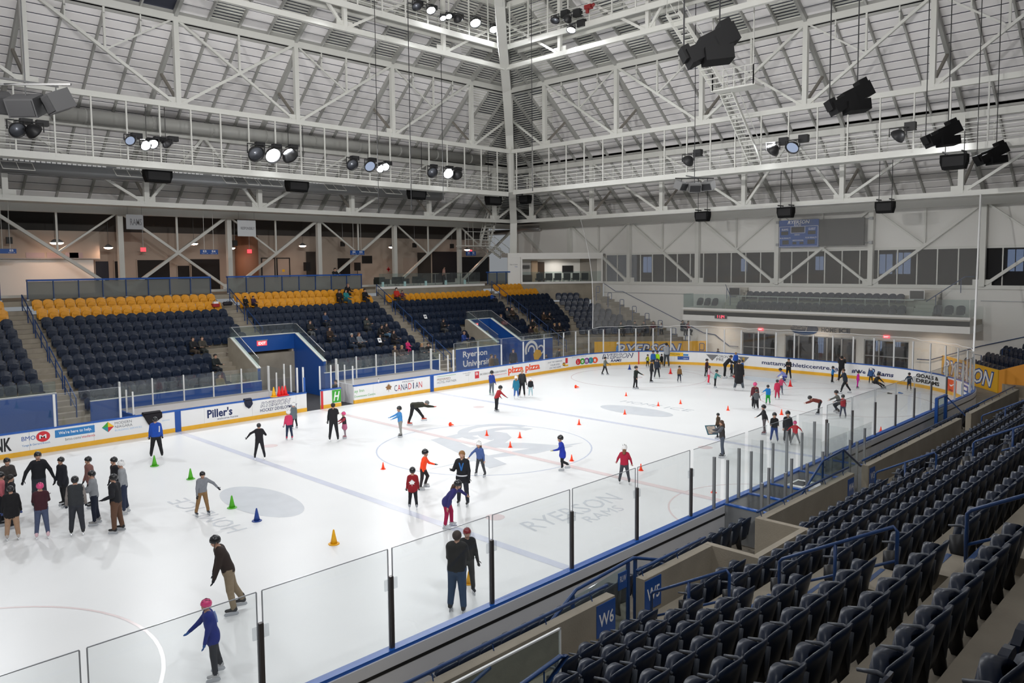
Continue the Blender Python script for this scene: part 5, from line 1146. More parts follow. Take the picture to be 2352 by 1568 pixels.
for i, x in enumerate((1000, 1025, 1058, 1076)):
    c = at(x, 650, 0, -29.5); t = thing('bar_table', 'tall pale bar table in the lounge, %s' % ('next to the grey recess', 'before the black bar', 'beside the stair column', 'under the E3 E2 sign')[i], 'table', (c[0], c[1], 5.88)); b = MB(); b.lathe([(.35, 6.92), (.35, 6.96)], (c[0], c[1], 0), 14); b.build('table_top', mat('table_tan', (.30, .25, .19), .5), t, world=True)
    b = MB(); b.tube([(c[0], c[1], 5.9), (c[0], c[1], 6.92)], .03, 6); b.build('stem', M_GREY, t, world=True); b = MB(); b.lathe([(.25, 5.88), (.22, 5.91)], (c[0], c[1], 0), 12); b.build('base', M_GREY, t, world=True)
# aisle handrails of the east stand
for j, (y0, y1) in enumerate(AISLE):
    for i, (a, c) in enumerate(((0, 2.4), (2.8, 5.2), (5.6, 8.0), (8.4, 10.4))):
        if j == 1 and i > 1: continue
        t = thing('aisle_handrail', 'blue pipe handrail in the %s flight of the aisle between sections %s' % (('top', 'second', 'third', 'bottom')[i], ('E6 and E5', 'E5 and E4', 'E4 and E3', 'E3 and E2')[j]), 'handrail', (exb(a), y1 - .15, etr(a)))
        f = lambda r: (exb(r) + .1, (y0 + y1) / 2 + (.35 if j else .2), etr(r) + .15)
        P0, P1 = np.array(f(a)), np.array(f(c)); up = np.array([0, 0, .95])
        b = MB(); b.tube([P0, P0 + up, P1 + up, P1], .03, 6); b.build('top_rail', M_BLUER, t, world=True)
        b = MB(); b.tube([P0 + up * .45, P1 + up * .45], .022, 6); b.build('mid_rail', M_BLUER, t, world=True)
        Pm = (P0 + P1) / 2; b = MB(); b.tube([Pm, Pm + up], .028, 6); b.build('post', M_BLUER, t, world=True)
# ================================================================== ROOF
XE, YNR, RAT = -32.13, 35.24, 1.10         # east column line, north column line, depth ratio north/east
def rp(side, u, d, z):
    """d = horizontal depth from the east column line (scaled on the north side)"""
    if side == 'E': return (XE + d, u, z)
    if side == 'N': return (u, YNR - d * RAT, z)
    if side == 'W': return (-XE - d, u, z)
    return (u, -YNR + d * RAT, z)
def ulim(side, d):
    if side in 'EW': return YNR - RAT * d
    return -XE - d
PROF = [(0, 12.05, 4.87, 16.45), (4.87, 16.65, 10.22, 21.45), (10.22, 22.15, 15.87, 26.0), (15.87, 26.05, 21.5, 29.6), (21.5, 29.6, 32.13, 33.2)]
BAY = {'E': 7.62, 'N': 7.01}; U0 = {'E': -3.23, 'N': -18.13}
VIS = {'E': [(-13.5, 36), (-13.5, 36), (-5, 36), (-2, 36)], 'N': [(-33, 15), (-33, 16), (-33, 9), (-33, 6)]}
NROW = [11, 13, 11, 10]
for side, sn in (('E', 'east'), ('N', 'north'), ('W', 'west'), ('S', 'south')):
    for ti, (d0, z0, d1, z1) in enumerate(PROF):
        R = sroot('ceiling_%s' % sn, 'pitched %s roof slope, tier %s' % (sn, ('lower', 'middle', 'upper', 'crown', 'top')[ti]), cat='roof')
        a0, a1 = ulim(side, d0), ulim(side, d1)
        b = MB(); v = [rp(side, -a0, d0, z0 + .14), rp(side, a0, d0, z0 + .14), rp(side, a1, d1, z1 + .14), rp(side, -a1, d1, z1 + .14)]
        v2 = [(x, y, z + .15) for x, y, z in v]; b.add(v + v2, [(0, 1, 2, 3), (7, 6, 5, 4), (0, 4, 5, 1), (1, 5, 6, 2), (2, 6, 7, 3), (3, 7, 4, 0)])
        vis = side in 'EN' and ti < 4
        b.build('roof_deck', M_ROOFB if vis else M_ROOFP, R)
        if ti:                                                          # riser at the fold
            pz = PROF[ti - 1][3]; b = MB(); v = [rp(side, -a0, d0, pz), rp(side, a0, d0, pz), rp(side, a0, d0, z0 + .3), rp(side, -a0, d0, z0 + .3)]
            b.add(v + [rp(side, -a0, d0 - .1, pz), rp(side, a0, d0 - .1, pz), rp(side, a0, d0 - .1, z0 + .3), rp(side, -a0, d0 - .1, z0 + .3)], [(0, 1, 2, 3), (7, 6, 5, 4), (0, 4, 5, 1), (1, 5, 6, 2), (2, 6, 7, 3), (3, 7, 4, 0)]); b.build('fold_beam', M_STEELD, R)
        if not vis: continue
        sp_ = BAY[side] / 4; n = NROW[ti]; lo_, hi_ = VIS[side][ti]
        if side == 'E': rng_u = np.arange(U0['E'] - 4 * BAY['E'], 34, sp_)
        else: rng_u = np.arange(U0['N'] - 2 * BAY['N'], 34, sp_)
        sl = (z1 - z0) / (d1 - d0); cl = math.sqrt(1 + sl * sl)
        def hipfree(u, d): return abs(u) < ulim(side, d)
        # panels
        for r in range(n):
            da, db = d0 + (d1 - d0) * r / n, d0 + (d1 - d0) * (r + 1) / n; g = .045; da += g; db -= g
            za, zb = z0 + (da - d0) * sl, z0 + (db - d0) * sl
            b = MB(); v = []
            for (u, d, z) in ((.045, da, za), (sp_ - .045, da, za), (sp_ - .045, db, zb), (.045, db, zb)): v.append(rp(side, u, d, z + .07))
            for (u, d, z) in ((.045, da, za), (sp_ - .045, da, za), (sp_ - .045, db, zb), (.045, db, zb)): v.append(rp(side, u, d, z + .135))
            b.add(v, [(0, 1, 2, 3), (7, 6, 5, 4), (0, 4, 5, 1), (1, 5, 6, 2), (2, 6, 7, 3), (3, 7, 4, 0)])
            me = b.mesh('panel', M_ROOFP)
            for k, u in enumerate(rng_u):
                if u < lo_ or u + sp_ > hi_: continue
                if side == 'N' and -u > ulim(side, db) - 2.1 * (1 if ti < 2 else 1) or (side == 'E' and u + sp_ > ulim(side, db) - 2.3): continue
                if ti >= 2 and k % 4 in (1, 3): continue            # alternate bays show bare ribbed deck
                link('panel', me, R, (0, u, 0) if side == 'E' else (u, 0, 0))
        # ribs of the bare deck near the hip and in alternate upper bays
        b = MB(); nr = int((d1 - d0) * cl / .21)
        for r in range(nr):
            d = d0 + (d1 - d0) * (r + .5) / nr; z = z0 + (d - d0) * sl + .11; lim = ulim(side, d)
            segs = []
            if side == 'E': segs.append((lim - 5.0, lim))
            else: segs.append((-lim, -lim + 4.7))
            if ti >= 2:
                for k, u in enumerate(rng_u):
                    if k % 4 in (1, 3) and lo_ <= u <= hi_ and abs(u) < lim - 1:
                        a_, c_ = (u, min(u + sp_, lim - 5.01)) if side == 'E' else (max(u, -lim + 4.71), u + sp_)
                        if c_ - a_ > .1: segs.append((a_, c_))
            for (a, c) in segs: b.beam(rp(side, a, d, z), rp(side, c, d, z), .165, .07)
        o = b.build('deck_ribs', M_DECK, R); o['kind'] = 'stuff'
        # rafters
        for k, u in enumerate(rng_u):
            if u < lo_ - 2 or u > hi_ + 2: continue
            dm = min(d1, (ulim('E', 0) - u) / RAT) if side == 'E' else min(d1, u - XE) if u < 0 else d1
            if dm < d0 + .4: continue
            big = k % 4 == 0; w, h = (.2, .34) if big else (.10, .22)
            b = MB(); b.beam(rp(side, u, d0, z0 - h / 2 + .05), rp(side, u, dm, z0 + (dm - d0) * sl - h / 2 + .05), w, h); b.build('rafter', M_STEELD, R)
        b = MB()
        q0, q1 = (ulim('E', d0), ulim('E', d1)) if side == 'E' else (-ulim('N', d0), -ulim('N', d1))
        b.beam(rp(side, q0, d0, z0 - .15), rp(side, q1, d1, z1 - .15), .25, .4); b.build('hip_beam', M_STEELD, R)

# ---- trusses
def truss(side, d, z0, z1, name, label, cw=.26, ch=.3, pw=.24, dw=.16, xbay=True, nodes=None, kick=None, skip_top=False):
    t = thing(name, label, 'truss', rp(side, U0[side], d, z0)); B = BAY[side]; ce = .58 if side == 'E' else -.6
    lim = ulim(side, d) - .2
    us = [U0[side] + B * k for k in range(-3, 8)]; us = [u for u in us if abs(u) < lim]; 
    P = lambda u, z: np.array(rp(side, u, d, z))
    lo_, hi_ = (-17, lim) if side == 'E' else (-lim, 19)
    us = [u for u in us if lo_ - 1 <= u <= hi_ + 1]
    b = MB(); b.beam(P(lo_, z0), P(hi_, z0), cw, ch); b.build('bottom_chord', M_STEEL, t, world=True)
    if not skip_top: b = MB(); b.beam(P(lo_, z1), P(hi_, z1), cw, ch * 1.3); b.build('top_chord', M_STEEL, t, world=True)
    for u in us:
        b = MB(); b.beam(P(u, z0), P(u, z1), pw, pw, up=(0, 1, 0) if side == 'E' else (1, 0, 0)); b.build('post', M_STEEL, t, world=True)
        b = MB(); ax = np.array([0, 1, 0]) if side == 'E' else np.array([1, 0, 0]); c0 = P(u, z0)
        b.beam(c0 - ax * .55 + (0, 0, .22), c0 + ax * .55 + (0, 0, .22), .06, .5); b.build('gusset', M_STEEL, t, world=True)
        if kick:
            q = np.array(rp(side, u, kick[0], kick[1])); b = MB(); b.beam(P(u, z0 + .2), q, .14, .14); b.build('kicker', mat('brown_steel', (.27, .25, .22), .6), t, world=True)
    ext = [us[0] - B] + us + [us[-1] + B]
    for a, c in zip(ext[:-1], ext[1:]):
        m_ = (a + c) / 2; zm = (z0 + z1) / 2
        if a < lo_ - .1 and c < lo_ or a > hi_: continue
        a2, c2 = max(a, lo_), min(c, hi_)
        fz = lambda u, za, zc: za + (zc - za) * (u - a) / (c - a)
        def seg(ua, za, uc, zc, w):
            b = MB(); b.beam(P(ua, za), P(uc, zc), w, w); b.build('diagonal', M_STEEL, t, world=True)
        if abs(m_ - ce) < 1.0:
            if xbay:
                seg(a, z0, c, z1, dw); seg(a, z1, c, z0, dw * .86)
                b = MB(); b.beam(P(m_, zm), P(m_, z1), .12, .12, up=(0, 1, 0)); b.build('hanger', M_STEEL, t, world=True)
            else:
                seg(a, z0, m_, z1, dw); seg(m_, z1, c, z0, dw)
        else:
            if m_ > ce: seg(a2, fz(a2, z0, z1), c2, fz(c2, z0, z1), dw)
            else: seg(a2, fz(a2, z1, z0), c2, fz(c2, z1, z0), dw)
            if xbay and a2 == a and c2 == c:
                if m_ > ce: seg(a, z1, m_, zm, dw * .6)
                else: seg(c, z1, m_, zm, dw * .6)
                b = MB(); b.beam(P(m_, zm), P(m_, z1), .11, .11, up=(0, 1, 0)); b.build('hanger', M_STEEL, t, world=True)
                for f in (.25, .75):
                    uu = a + (c - a) * f; zz = z0 + (z1 - z0) * (f if m_ > ce else 1 - f)
                    if zz < z1 - 1.0 and kick: b = MB(); b.beam(P(uu, z1), P(uu, max(zz, z1 - 1.3)), .07, .07, up=(0, 1, 0)); b.build('short_hanger', M_STEEL, t, world=True)
    return t
for side, sn in (('E', 'east'), ('N', 'north')):
    truss(side, 0., 5.95, 11.45, 'column_frame', 'white braced column frame along the %s side under the eave' % sn, pw=.34, cw=.2, ch=.2, dw=.2)
    truss(side, 4.87, 11.65, 16.2, 'roof_truss', 'white lower roof truss on the %s side' % sn, xbay=False, kick=(2.4, 14.0), pw=.3)
    truss(side, 10.22, 16.93, 21.85, 'roof_truss', 'white middle roof truss above the %s catwalk' % sn, kick=(7.9, 19.2), pw=.28)
    truss(side, 15.87, 21.6, 25.9, 'roof_truss', 'white upper roof truss on the %s side' % sn, xbay=False, pw=.24)
    # eave beam
    b = MB(); lo_, hi_ = (-17, 35.2) if side == 'E' else (-32, 19); o = thing('eave_beam', 'deep white box beam along the %s eave' % sn, 'beam', rp(side, 0, 0, 11.3))
    b.beam(rp(side, lo_, 0.05, 11.62), rp(side, hi_, 0.05, 11.62), .5, .75); b.build('beam', M_STEEL, o, world=True)
    b = MB(); b.beam(rp(side, lo_, 2.4, 11.75), rp(side, hi_, 2.4, 11.75), 3.6, .08); b.build('eave_soffit', M_STEEL, o, world=True)
# sloping corner rib
t = thing('corner_rib', 'tall sloping white box rib in the north-east corner of the roof', 'column', (-27, 29.6, 8.6))
rq = [deep(1179, 585, 71.5), deep(1179.5, 510, 70.5), deep(1169.5, 306, 63), deep(1163, 204, 58), deep(1154, 102, 52.5), deep(1147, 0, 47.5), deep(1137, -160, 40)]
b = MB()
for p, q in zip(rq[:-1], rq[1:]):
    dd = q - p; dd /= np.linalg.norm(dd); b.beam(p - dd * .15, q + dd * .15, .62, .5, up=tuple(-FWD))
b.build('rib', M_STEEL, t, world=True)
b = MB(); b.beam(np.array(rp('E', ulim('E', 10.22), 10.22, 13.6)), np.array(rp('E', ulim('E', 10.22), 10.22, 21.9)), .3, .3, up=(0, 1, 0)); b.build('hip_post', M_STEEL, t, world=True)

# ---- catwalks
def catwalk(side, d, z, ztop, label, lo_, hi_, hs=1.78, w=1.1, rails=(.28, .55, .82, 1.1)):
    t = thing('catwalk', label, 'catwalk', rp(side, (lo_ + hi_) / 2, d, z)); P = lambda u, dd, zz: np.array(rp(side, u, d + dd, zz))
    b = MB(); b.beam(P(lo_, 0, z), P(hi_, 0, z), .12, .36); b.build('edge_beam', M_STEEL, t, world=True)
    b = MB(); b.beam(P(lo_, -w, z), P(hi_, -w, z), .12, .30); b.build('edge_beam', M_STEEL, t, world=True)
    b = MB(); b.beam(P(lo_, -w / 2, z + .1), P(hi_, -w / 2, z + .1), w, .05); b.build('deck', M_STEELD, t, world=True)
    for dd in (0, -w):
        for r in rails:
            b = MB(); b.beam(P(lo_, dd, z + .15 + r), P(hi_, dd, z + .15 + r), .045, .045); b.build('rail', M_STEEL, t, world=True)
    u = lo_ + .4
    while u < hi_:
        b = MB(); b.beam(P(u, .03, z), P(u, .03, ztop), .075, .075, up=(0, 1, 0)); b.build('hanger', M_STEEL, t, world=True)
        b = MB(); b.beam(P(u, -w, z), P(u, -w, z + 1.3), .05, .05, up=(0, 1, 0)); b.build('post', M_STEEL, t, world=True)
        u += hs
    return t
catwalk('E', 10.25, 13.45, 16.9, 'white lower catwalk with railings hung along the east roof truss', -17.2, 23.6)
catwalk('N', 10.25, 13.6, 16.9, 'white lower catwalk with railings hung along the north roof truss', -21.6, 18)
catwalk('E', 16.2, 22.9, 25.8, 'white upper catwalk with flood lamps on the east side', -6, 17.2)
catwalk('N', 16.2, 22.9, 25.8, 'white upper catwalk on the north side of the roof crown', -15.8, 6)

# ---- duct, pipe, grilles
t = thing('air_duct', 'long grey air duct with bright slots behind the east catwalk', 'duct', (-25.6, 4, 14.2))
pa, pb_ = at(0, 357, 0, -25.6), at(1010, 436, 0, -25.6); pa[2] -= .5; pb_[2] -= .5
b = MB(); b.tube([pa, pb_], .42, 16); b.build('duct_body', M_GREY, t, world=True, smooth=True)
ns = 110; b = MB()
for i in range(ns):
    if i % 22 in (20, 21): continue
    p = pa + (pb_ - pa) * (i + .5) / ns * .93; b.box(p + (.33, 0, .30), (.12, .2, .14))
b.build('slot_glint_boxes', mat('slot_glint_white', (.9, .9, .9), .4), t, world=True)  # white boxes paint the lamp light glinting on the duct slots
for i, x in enumerate((40, 295, 355, 540, 565, 620, 770, 845, 900, 965)):
    c = at(x, 372 + x * .07, 0, -24.6); g = thing('air_grille', 'pale wire air grille hanging below the east duct', 'grille', c, group='air grilles under the east duct')
    b = MB()
    for q in (-.75, 0, .75): b.beam(c + (-.3, q, .1), c + (.3, q, -.35), .03, .03)
    for q in (-.3, .3): b.beam(c + (q, -.75, .1 - (q + .3) * .75), c + (q, .75, .1 - (q + .3) * .75), .03, .03)
    b.build('frame', M_STEEL, g, world=True); b = MB(); b.tube([c + (-.3, 0, .1), (-25.6, c[1], c[2] + .25)], .02, 5); b.build('hanger', M_STEEL, g, world=True); b = MB(); b.quad(c + (-.3, -.75, .1), c + (-.3, .75, .1), c + (.3, .75, -.35), c + (.3, -.75, -.35)); b.build('mesh', sheet('grille_mesh', (.75, .75, .75), 0, .5, .2, (.4, .4, .4)), g, world=True)
t = thing('round_pipe', 'large pale round pipe along the fold of the east roof', 'pipe', (-26.6, 4, 16)); pa = at(120, 258, 0, -26.3); pb_ = at(1110, 368, 0, -26.3); b = MB(); b.tube([pa, pb_], .40, 14); b.build('pipe_body', M_STEELD, t, world=True, smooth=True)
for f in np.linspace(.05, .95, 9): p = pa + (pb_ - pa) * f; b = MB(); b.tube([p - (0, .05, 0), p + (0, .05, 0)], .43, 14); b.build('coupling', M_STEELD, t, world=True)
t = thing('round_pipe', 'bent silver ducts at the back of the north-east corner', 'pipe', (-30, 35, 10.8)); b = MB(); b.tube([at(1120, 535, 1, 35.0), at(1180, 533, 1, 35.0), at(1200, 525, 1, 35.0), at(1240, 524, 1, 35.0)], .28, 10); b.build('pipe_body', M_ALU, t, world=True, smooth=True)

# ---- stairs / ladders in the roof
def stair(p0, p1, w, n, label, name='service_stair', side=(1, 0, 0), rail=True):
    p0, p1, s = np.array(p0, float), np.array(p1, float), np.array(side, float); t = thing(name, label, 'stair', p0)
    for q in (-w / 2, w / 2):
        b = MB(); b.beam(p0 + s * q, p1 + s * q, .06, .2); b.build('stringer', M_STEEL, t, world=True)
        if rail: b = MB(); b.tube([p0 + s * q, p0 + s * q + (0, 0, .9), p1 + s * q + (0, 0, .9), p1 + s * q], .03, 5); b.build('handrail', M_STEEL, t, world=True)
    for i in range(n):
        c = p0 + (p1 - p0) * (i + .5) / n; b = MB(); b.box(c, (w if s[0] else .22, w if s[1] else .22, .05)); b.build('tread', M_STEEL, t, world=True)
pA, pB = at(1735, 372, 1, 24.0), at(1668, 212, 1, 20.5)
stair(pA, pB, .8, 18, 'white service stair from the north catwalk up to the landing')
pC = at(1608, 150, 1, 20.0); pD = at(1545, 30, 1, 17.3); stair(pB + (0, -.6, 0), pD, .8, 16, 'white service stair from the landing up to the upper north catwalk')
t = thing('stair_landing', 'small white railed landing halfway up the north service stair', 'landing', pB); b = MB(); b.box(pB + (.9, -.3, 0), (2.8, 1.2, .1)); b.build('deck', M_STEEL, t, world=True)
for dx in (-.4, .3, 1., 1.7, 2.2): b = MB(); b.beam(pB + (dx, -.9, 0), pB + (dx, -.9, 1.1), .05, .05, up=(0, 1, 0)); b.build('post', M_STEEL, t, world=True)
for z in (.4, .75, 1.1): b = MB(); b.beam(pB + (-.4, -.9, z), pB + (2.2, -.9, z), .04, .04); b.build('rail', M_STEEL, t, world=True)
for dx in (-.4, 2.2): b = MB(); b.beam(pB + (dx, -.9, 0), pB + (dx, -.9, 4.6), .05, .05, up=(0, 1, 0)); b.build('hanger', M_STEEL, t, world=True)
pA, pB = at(1113, 563, 0, -30.0), at(1148, 432, 0, -28.0); stair(pA, pB, .9, 18, 'white ladder stair climbing from the corner platform to the east catwalk', side=(.5, .8, 0))
t = thing('corner_platform', 'white railed platform at the foot of the corner ladder stair', 'landing', pA); b = MB(); b.box(pA + (0, -1.4, -.1), (1.2, 3.4, .08)); b.build('deck', M_STEEL, t, world=True)
for dy in (-3, -2, -1, 0): b = MB(); b.beam(pA + (.6, dy, -.1), pA + (.6, dy, 1.2), .05, .05, up=(0, 1, 0)); b.build('post', M_STEEL, t, world=True)
for z in (.5, 1.2): b = MB(); b.beam(pA + (.6, -3, z), pA + (.6, .2, z), .04, .04); b.build('rail', M_STEEL, t, world=True)
pE = at(1160, 592, 0, -29.6); stair(pE, pA + (.3, .4, -.1), .9, 8, 'short white stair below the corner platform', side=(.5, .8, 0))

# ---- flood lamps
M_LIT = emit('lit_lamp', (.95, .97, 1.0), 60); M_DIM = emit('dim_lamp', (.62, .74, 1.0), .55); M_REFL = mat('lamp_reflector', (.45, .48, .55), .25, metal=.6)
def flood(q, plane, kind, label, scale=1.):
    c = at(*q, *plane); t = thing('flood_lamp', label, 'lamp', c)
    tgt = np.array([0., c[1] * .6, 0.]) if plane[0] == 0 else np.array([c[0] * .7, 6., 0.])
    if kind == 'side': tgt = c + (np.array([-1.5, 3.0, -2.2]) if plane[0] == 0 else np.array([-3., 1.0, -2.2]))
    d = tgt - c; d /= np.linalg.norm(d); x = np.cross(d, (0, 0, 1.)); x /= np.linalg.norm(x); y = np.cross(d, x); R = np.stack([x, y, d], 1); s = .42 * scale
    b = MB(); b.lathe([(s * .25, -s * .9), (s * .6, -s * .7), (s * .95, -s * .1), (s, s * .15), (s * .93, s * .15), (s * .85, -s * .1), (s * .4, -s * .5)], c, 16, R=R); b.build('housing', M_BLACKM, t, world=True, smooth=True)
    lens = {'lit': M_LIT, 'blue': M_DIM}.get(kind, M_REFL)
    b = MB(); b.lathe([(s * .08, -s * .35), (s * .5, -s * .25), (s * .84, -s * .02)], c, 16, R=R); b.build('reflector', lens, t, world=True, smooth=True)
    ax = np.array([0, 1., 0]) if plane[0] == 0 else np.array([1., 0, 0])
    b = MB(); b.tube([c + ax * s * 1.05, c + ax * s * 1.05 + (0, 0, s * 1.1), c - ax * s * 1.05 + (0, 0, s * 1.1), c - ax * s * 1.05], .035, 5); b.build('yoke', M_BLACKM, t, world=True)
    back = np.array([-.55, 0, 0]) if plane[0] == 0 else np.array([0, .55, 0])
    b = MB(); b.box(c + back * .8 + (0, 0, s * 1.25) + ax * .5, (.34, .55, .28) if plane[0] == 0 else (.55, .34, .45)); b.build('ballast_box', M_BLACKM, t, world=True)
    b = MB(); b.tube([c + (0, 0, s * 1.1), c + back + (0, 0, s * 1.1)], .04, 5); b.build('bracket', M_GREY, t, world=True)
XL = (0, -21.4); YL = (1, 23.4); XU = (0, -15.4); YU = (1, 16.9)
FL = [((40, 298), XL, 'off', 'unlit round flood lamp under the big grey speaker cluster'), ((78, 302), XL, 'side', 'turned away flood lamp next to the big speaker cluster'), ((299, 323), XL, 'blue', 'bluish flood lamp left of the lit pair on the east catwalk'),
      ((335, 335), XL, 'lit', 'lit flood lamp of the first pair on the east catwalk'), ((352, 331), XL, 'lit', 'second lit flood lamp of the first pair on the east catwalk'), ((384, 330), XL, 'side', 'turned away flood lamp right of the first lit pair'),
      ((588, 353), XL, 'off', 'unlit flood lamp left of the brightest east lamp'), ((627, 357), XL, 'lit', 'brightest glaring flood lamp on the east catwalk'), ((666, 358), XL, 'side', 'turned away flood lamp right of the brightest east lamp'),
      ((809, 378), XL, 'off', 'unlit flood lamp in the third east group'), ((850, 382), XL, 'blue', 'bluish flood lamp in the third east group'), ((874, 388), XL, 'lit', 'lit flood lamp in the third east group'), ((886, 384), XL, 'lit', 'second lit flood lamp in the third east group'),
      ((993, 396), XL, 'off', 'unlit flood lamp left of the last lit east lamp'), ((1030, 399), XL, 'lit', 'last lit flood lamp before the corner rib'), ((1050, 402), XL, 'side', 'turned away flood lamp beside the corner rib'),
      ((1580, 370), YL, 'side', 'turned away flood lamp above the three box speaker cluster'), ((1775, 345), YL, 'side', 'turned away flood lamp left of the bluish one on the north catwalk'), ((1820, 339), YL, 'blue', 'bluish flood lamp on the north catwalk'), ((2062, 313), YL, 'side', 'turned away flood lamp on the far right of the north catwalk'),
      ((957, 15), XU, 'off', 'unlit flood lamp at the left of the upper row'), ((990, 24), XU, 'lit', 'lit flood lamp second in the upper row'), ((1018, 42), XU, 'lit', 'lit flood lamp of the pair in the upper row'), ((1031, 38), XU, 'lit', 'second lit flood lamp of the pair in the upper row'), ((1052, 44), XU, 'side', 'turned away flood lamp in the upper row'),
      ((1092, 53), XU, 'lit', 'brightest glaring flood lamp of the upper row'), ((1134, 68), XU, 'lit', 'lit flood lamp beside the corner rib in the upper row'), ((1312, 69), YU, 'lit', 'lit flood lamp below the upper north catwalk'), ((1275, 47), YU, 'off', 'unlit lamp on the upper north catwalk left'), ((1303, 45), YU, 'side', 'turned away lamp on the upper north catwalk')]
for q, pl, k, lab in FL: flood(q, pl, k, lab, (.75 if pl in (XU, YU) else 1.) * (.7 if 'pair' in lab or 'third east group' in lab and k == 'lit' else 1.) * (1.25 if 'brightest' in lab else 1))
t = thing('red_projector', 'red painted fixture clamped above the upper north catwalk', 'lamp', at(1352, 16, *YU)); c = at(1352, 16, *YU); b = MB(); b.box(c, (.5, .3, .25)); b.build('body', mat('red_fixture', (.25, .02, .02), .4), t, world=True); b = MB(); b.tube([c + (-.1, 0, -.35), c + (-.1, 0, -.1)], .12, 8); b.tube([c + (.3, 0, 0), c + (.45, 0, .1)], .1, 8); b.build('nozzle', mat('red_fixture', (.25, .02, .02), .4), t, world=True)

# ---- loudspeakers under the roof
M_SPK = mat('matt_black_speaker', (.0045, .0045, .005), .75, spec=.2)
def roof_z(x, y):
    d = min(x - XE, -XE - x, (YNR - y) / RAT, (YNR + y) / RAT)
    for d0, z0, d1, z1 in PROF:
        if d <= d1: return z0 + (z1 - z0) * max(0, d - d0) / (d1 - d0) - .1
    return 32.
def cable(t, p, ztop=99.):
    ztop = min(ztop, roof_z(p[0], p[1]))
    _cable(t, p, ztop)
def _cable(t, p, ztop=26.): b = MB(); b.tube([p, (p[0], p[1], ztop)], .022, 5); b.build('cable', M_BLACKM, t, world=True)
def rotz(a): k, q = math.cos(a), math.sin(a); return np.array([[k, -q, 0], [q, k, 0], [0, 0, 1]])
def spk_array(q, dist, label, w=1.55):
    c = deep(*q, dist); t = thing('hanging_speaker', label, 'loudspeaker', c); ax = RIGHT * .86 + np.array([0, 0, .42]); ax /= np.linalg.norm(ax); up = np.cross(RIGHT, FWD); 
    y = FWD - ax * (FWD @ ax); y /= np.linalg.norm(y); z = np.cross(ax, y); R = np.stack([ax, y, z], 1); s = w / 1.55
    b = MB(); b.box(c + R @ np.array([.2, 0, .1]) * s, (1.0 * s, .6 * s, .5 * s), R=R); b.box(c + R @ np.array([.52, 0, .33]) * s, (.3 * s, .5 * s, .35 * s), R=R); b.build('upper_cabinet', M_SPK, t, world=True)
    b = MB(); b.box(c + R @ np.array([-.35, 0, .02]) * s, (.8 * s, .7 * s, .42 * s), R=R); b.box(c + R @ np.array([-.72, 0, .18]) * s, (.22 * s, .5 * s, .36 * s), R=R); b.build('rigging_frame', M_SPK, t, world=True)
    R2 = R @ np.array([[.94, 0, .34], [0, 1, 0], [-.34, 0, .94]]); b = MB(); b.box(c + R @ np.array([-.05, -.2, -.28]) * s, (.75 * s, .65 * s, .36 * s), R=R2); b.build('lower_cabinet', M_SPK, t, world=True)
    b = MB(); b.box(c + R @ np.array([-.05, -.2, -.46]) * s + (0, 0, 0), (.66 * s, .58 * s, .02), R=R2); b.build('grille', mat('speaker_grille', (.014, .014, .015), .8), t, world=True)
    cable(t, c + R @ np.array([-.72, 0, .3]) * s); cable(t, c + R @ np.array([.45, 0, .5]) * s)
spk_array((1637, 110), 21., 'largest black hanging speaker array near the service stair'); spk_array((1957, 230), 27., 'second black hanging speaker array over the west side'); spk_array((2168, 312), 33.5, 'third black hanging speaker array over the west side'); spk_array((2280, 357), 39, 'smallest black hanging speaker array at the far right')
def spk_box(q, plane, label, w=1.5, face=None):
    c = at(*q, *plane); t = thing('hanging_speaker', label, 'loudspeaker', c); ax = np.array([0, 1., 0]) if plane[0] == 0 else np.array([1., 0, 0]); n = np.array([1., 0, 0]) if plane[0] == 0 else np.array([0, -1., 0])
    b = MB(); h = .36; v = []
    for s_, wt, wb in ((-.25, 1, .82), (.25, 1, .82)):
        for (a, z) in ((-w / 2 * wt, h), (w / 2 * wt, h), (w / 2 * wt, 0), (w / 2 * wb, -h), (-w / 2 * wb, -h), (-w / 2 * wt, 0)): v.append(c + ax * a + n * s_ + (0, 0, z))
    b.add(v, [(0, 1, 2, 3, 4, 5), (11, 10, 9, 8, 7, 6)] + [(i, i + 6, (i + 1) % 6 + 6, (i + 1) % 6) for i in range(6)]); b.build('cabinet', M_SPK, t, world=True)
    b = MB(); b.box(c + n * .262 + (0, 0, .02), (.02, w * .8, h * 1.3) if plane[0] == 0 else (w * .8, .02, h * 1.3)); b.build('grille', mat('speaker_grille', (.014, .014, .015), .8), t, world=True)
    b = MB()
    for k in (-.35, .35): b.beam(c + ax * w * k - n * .4 + (0, 0, h + .12), c + ax * w * k + n * .4 + (0, 0, h + .12), .06, .08); b.tube([c + ax * w * k + (0, 0, h), c + ax * w * k + (0, 0, h + .12)], .03, 5)
    b.build('bracket', M_BLACKM, t, world=True)
    for k in (-.35, .35): cable(t, c + ax * w * k + (0, 0, h + .14), 17. if plane[1] < 0 else 14)
for q, lab in (((362, 405), 'dark hanging speaker below the first east lamp pair'), ((682, 428), 'dark hanging speaker below the brightest east lamp'), ((957, 447), 'dark hanging speaker below the third east lamp group'), ((1133, 461), 'dark hanging speaker left of the corner rib')): spk_box(q, (0, -23.2), lab, 1.55)
for q, lab in (((1207, 458), 'dark hanging speaker right of the corner rib'), ((1614, 497), 'dark hanging speaker on the north beam left of the scoreboard'), ((1805, 488), 'dark hanging speaker above the scoreboard'), ((2033, 476), 'dark hanging speaker on the north beam right of the scoreboard')): spk_box(q, (1, 29.2) if q[0] > 1300 else (1, 27.5), lab, 1.1)
spk_box((2192, 372), (1, 21.0), 'dark hanging speaker with bracket under the north catwalk', 1.2)
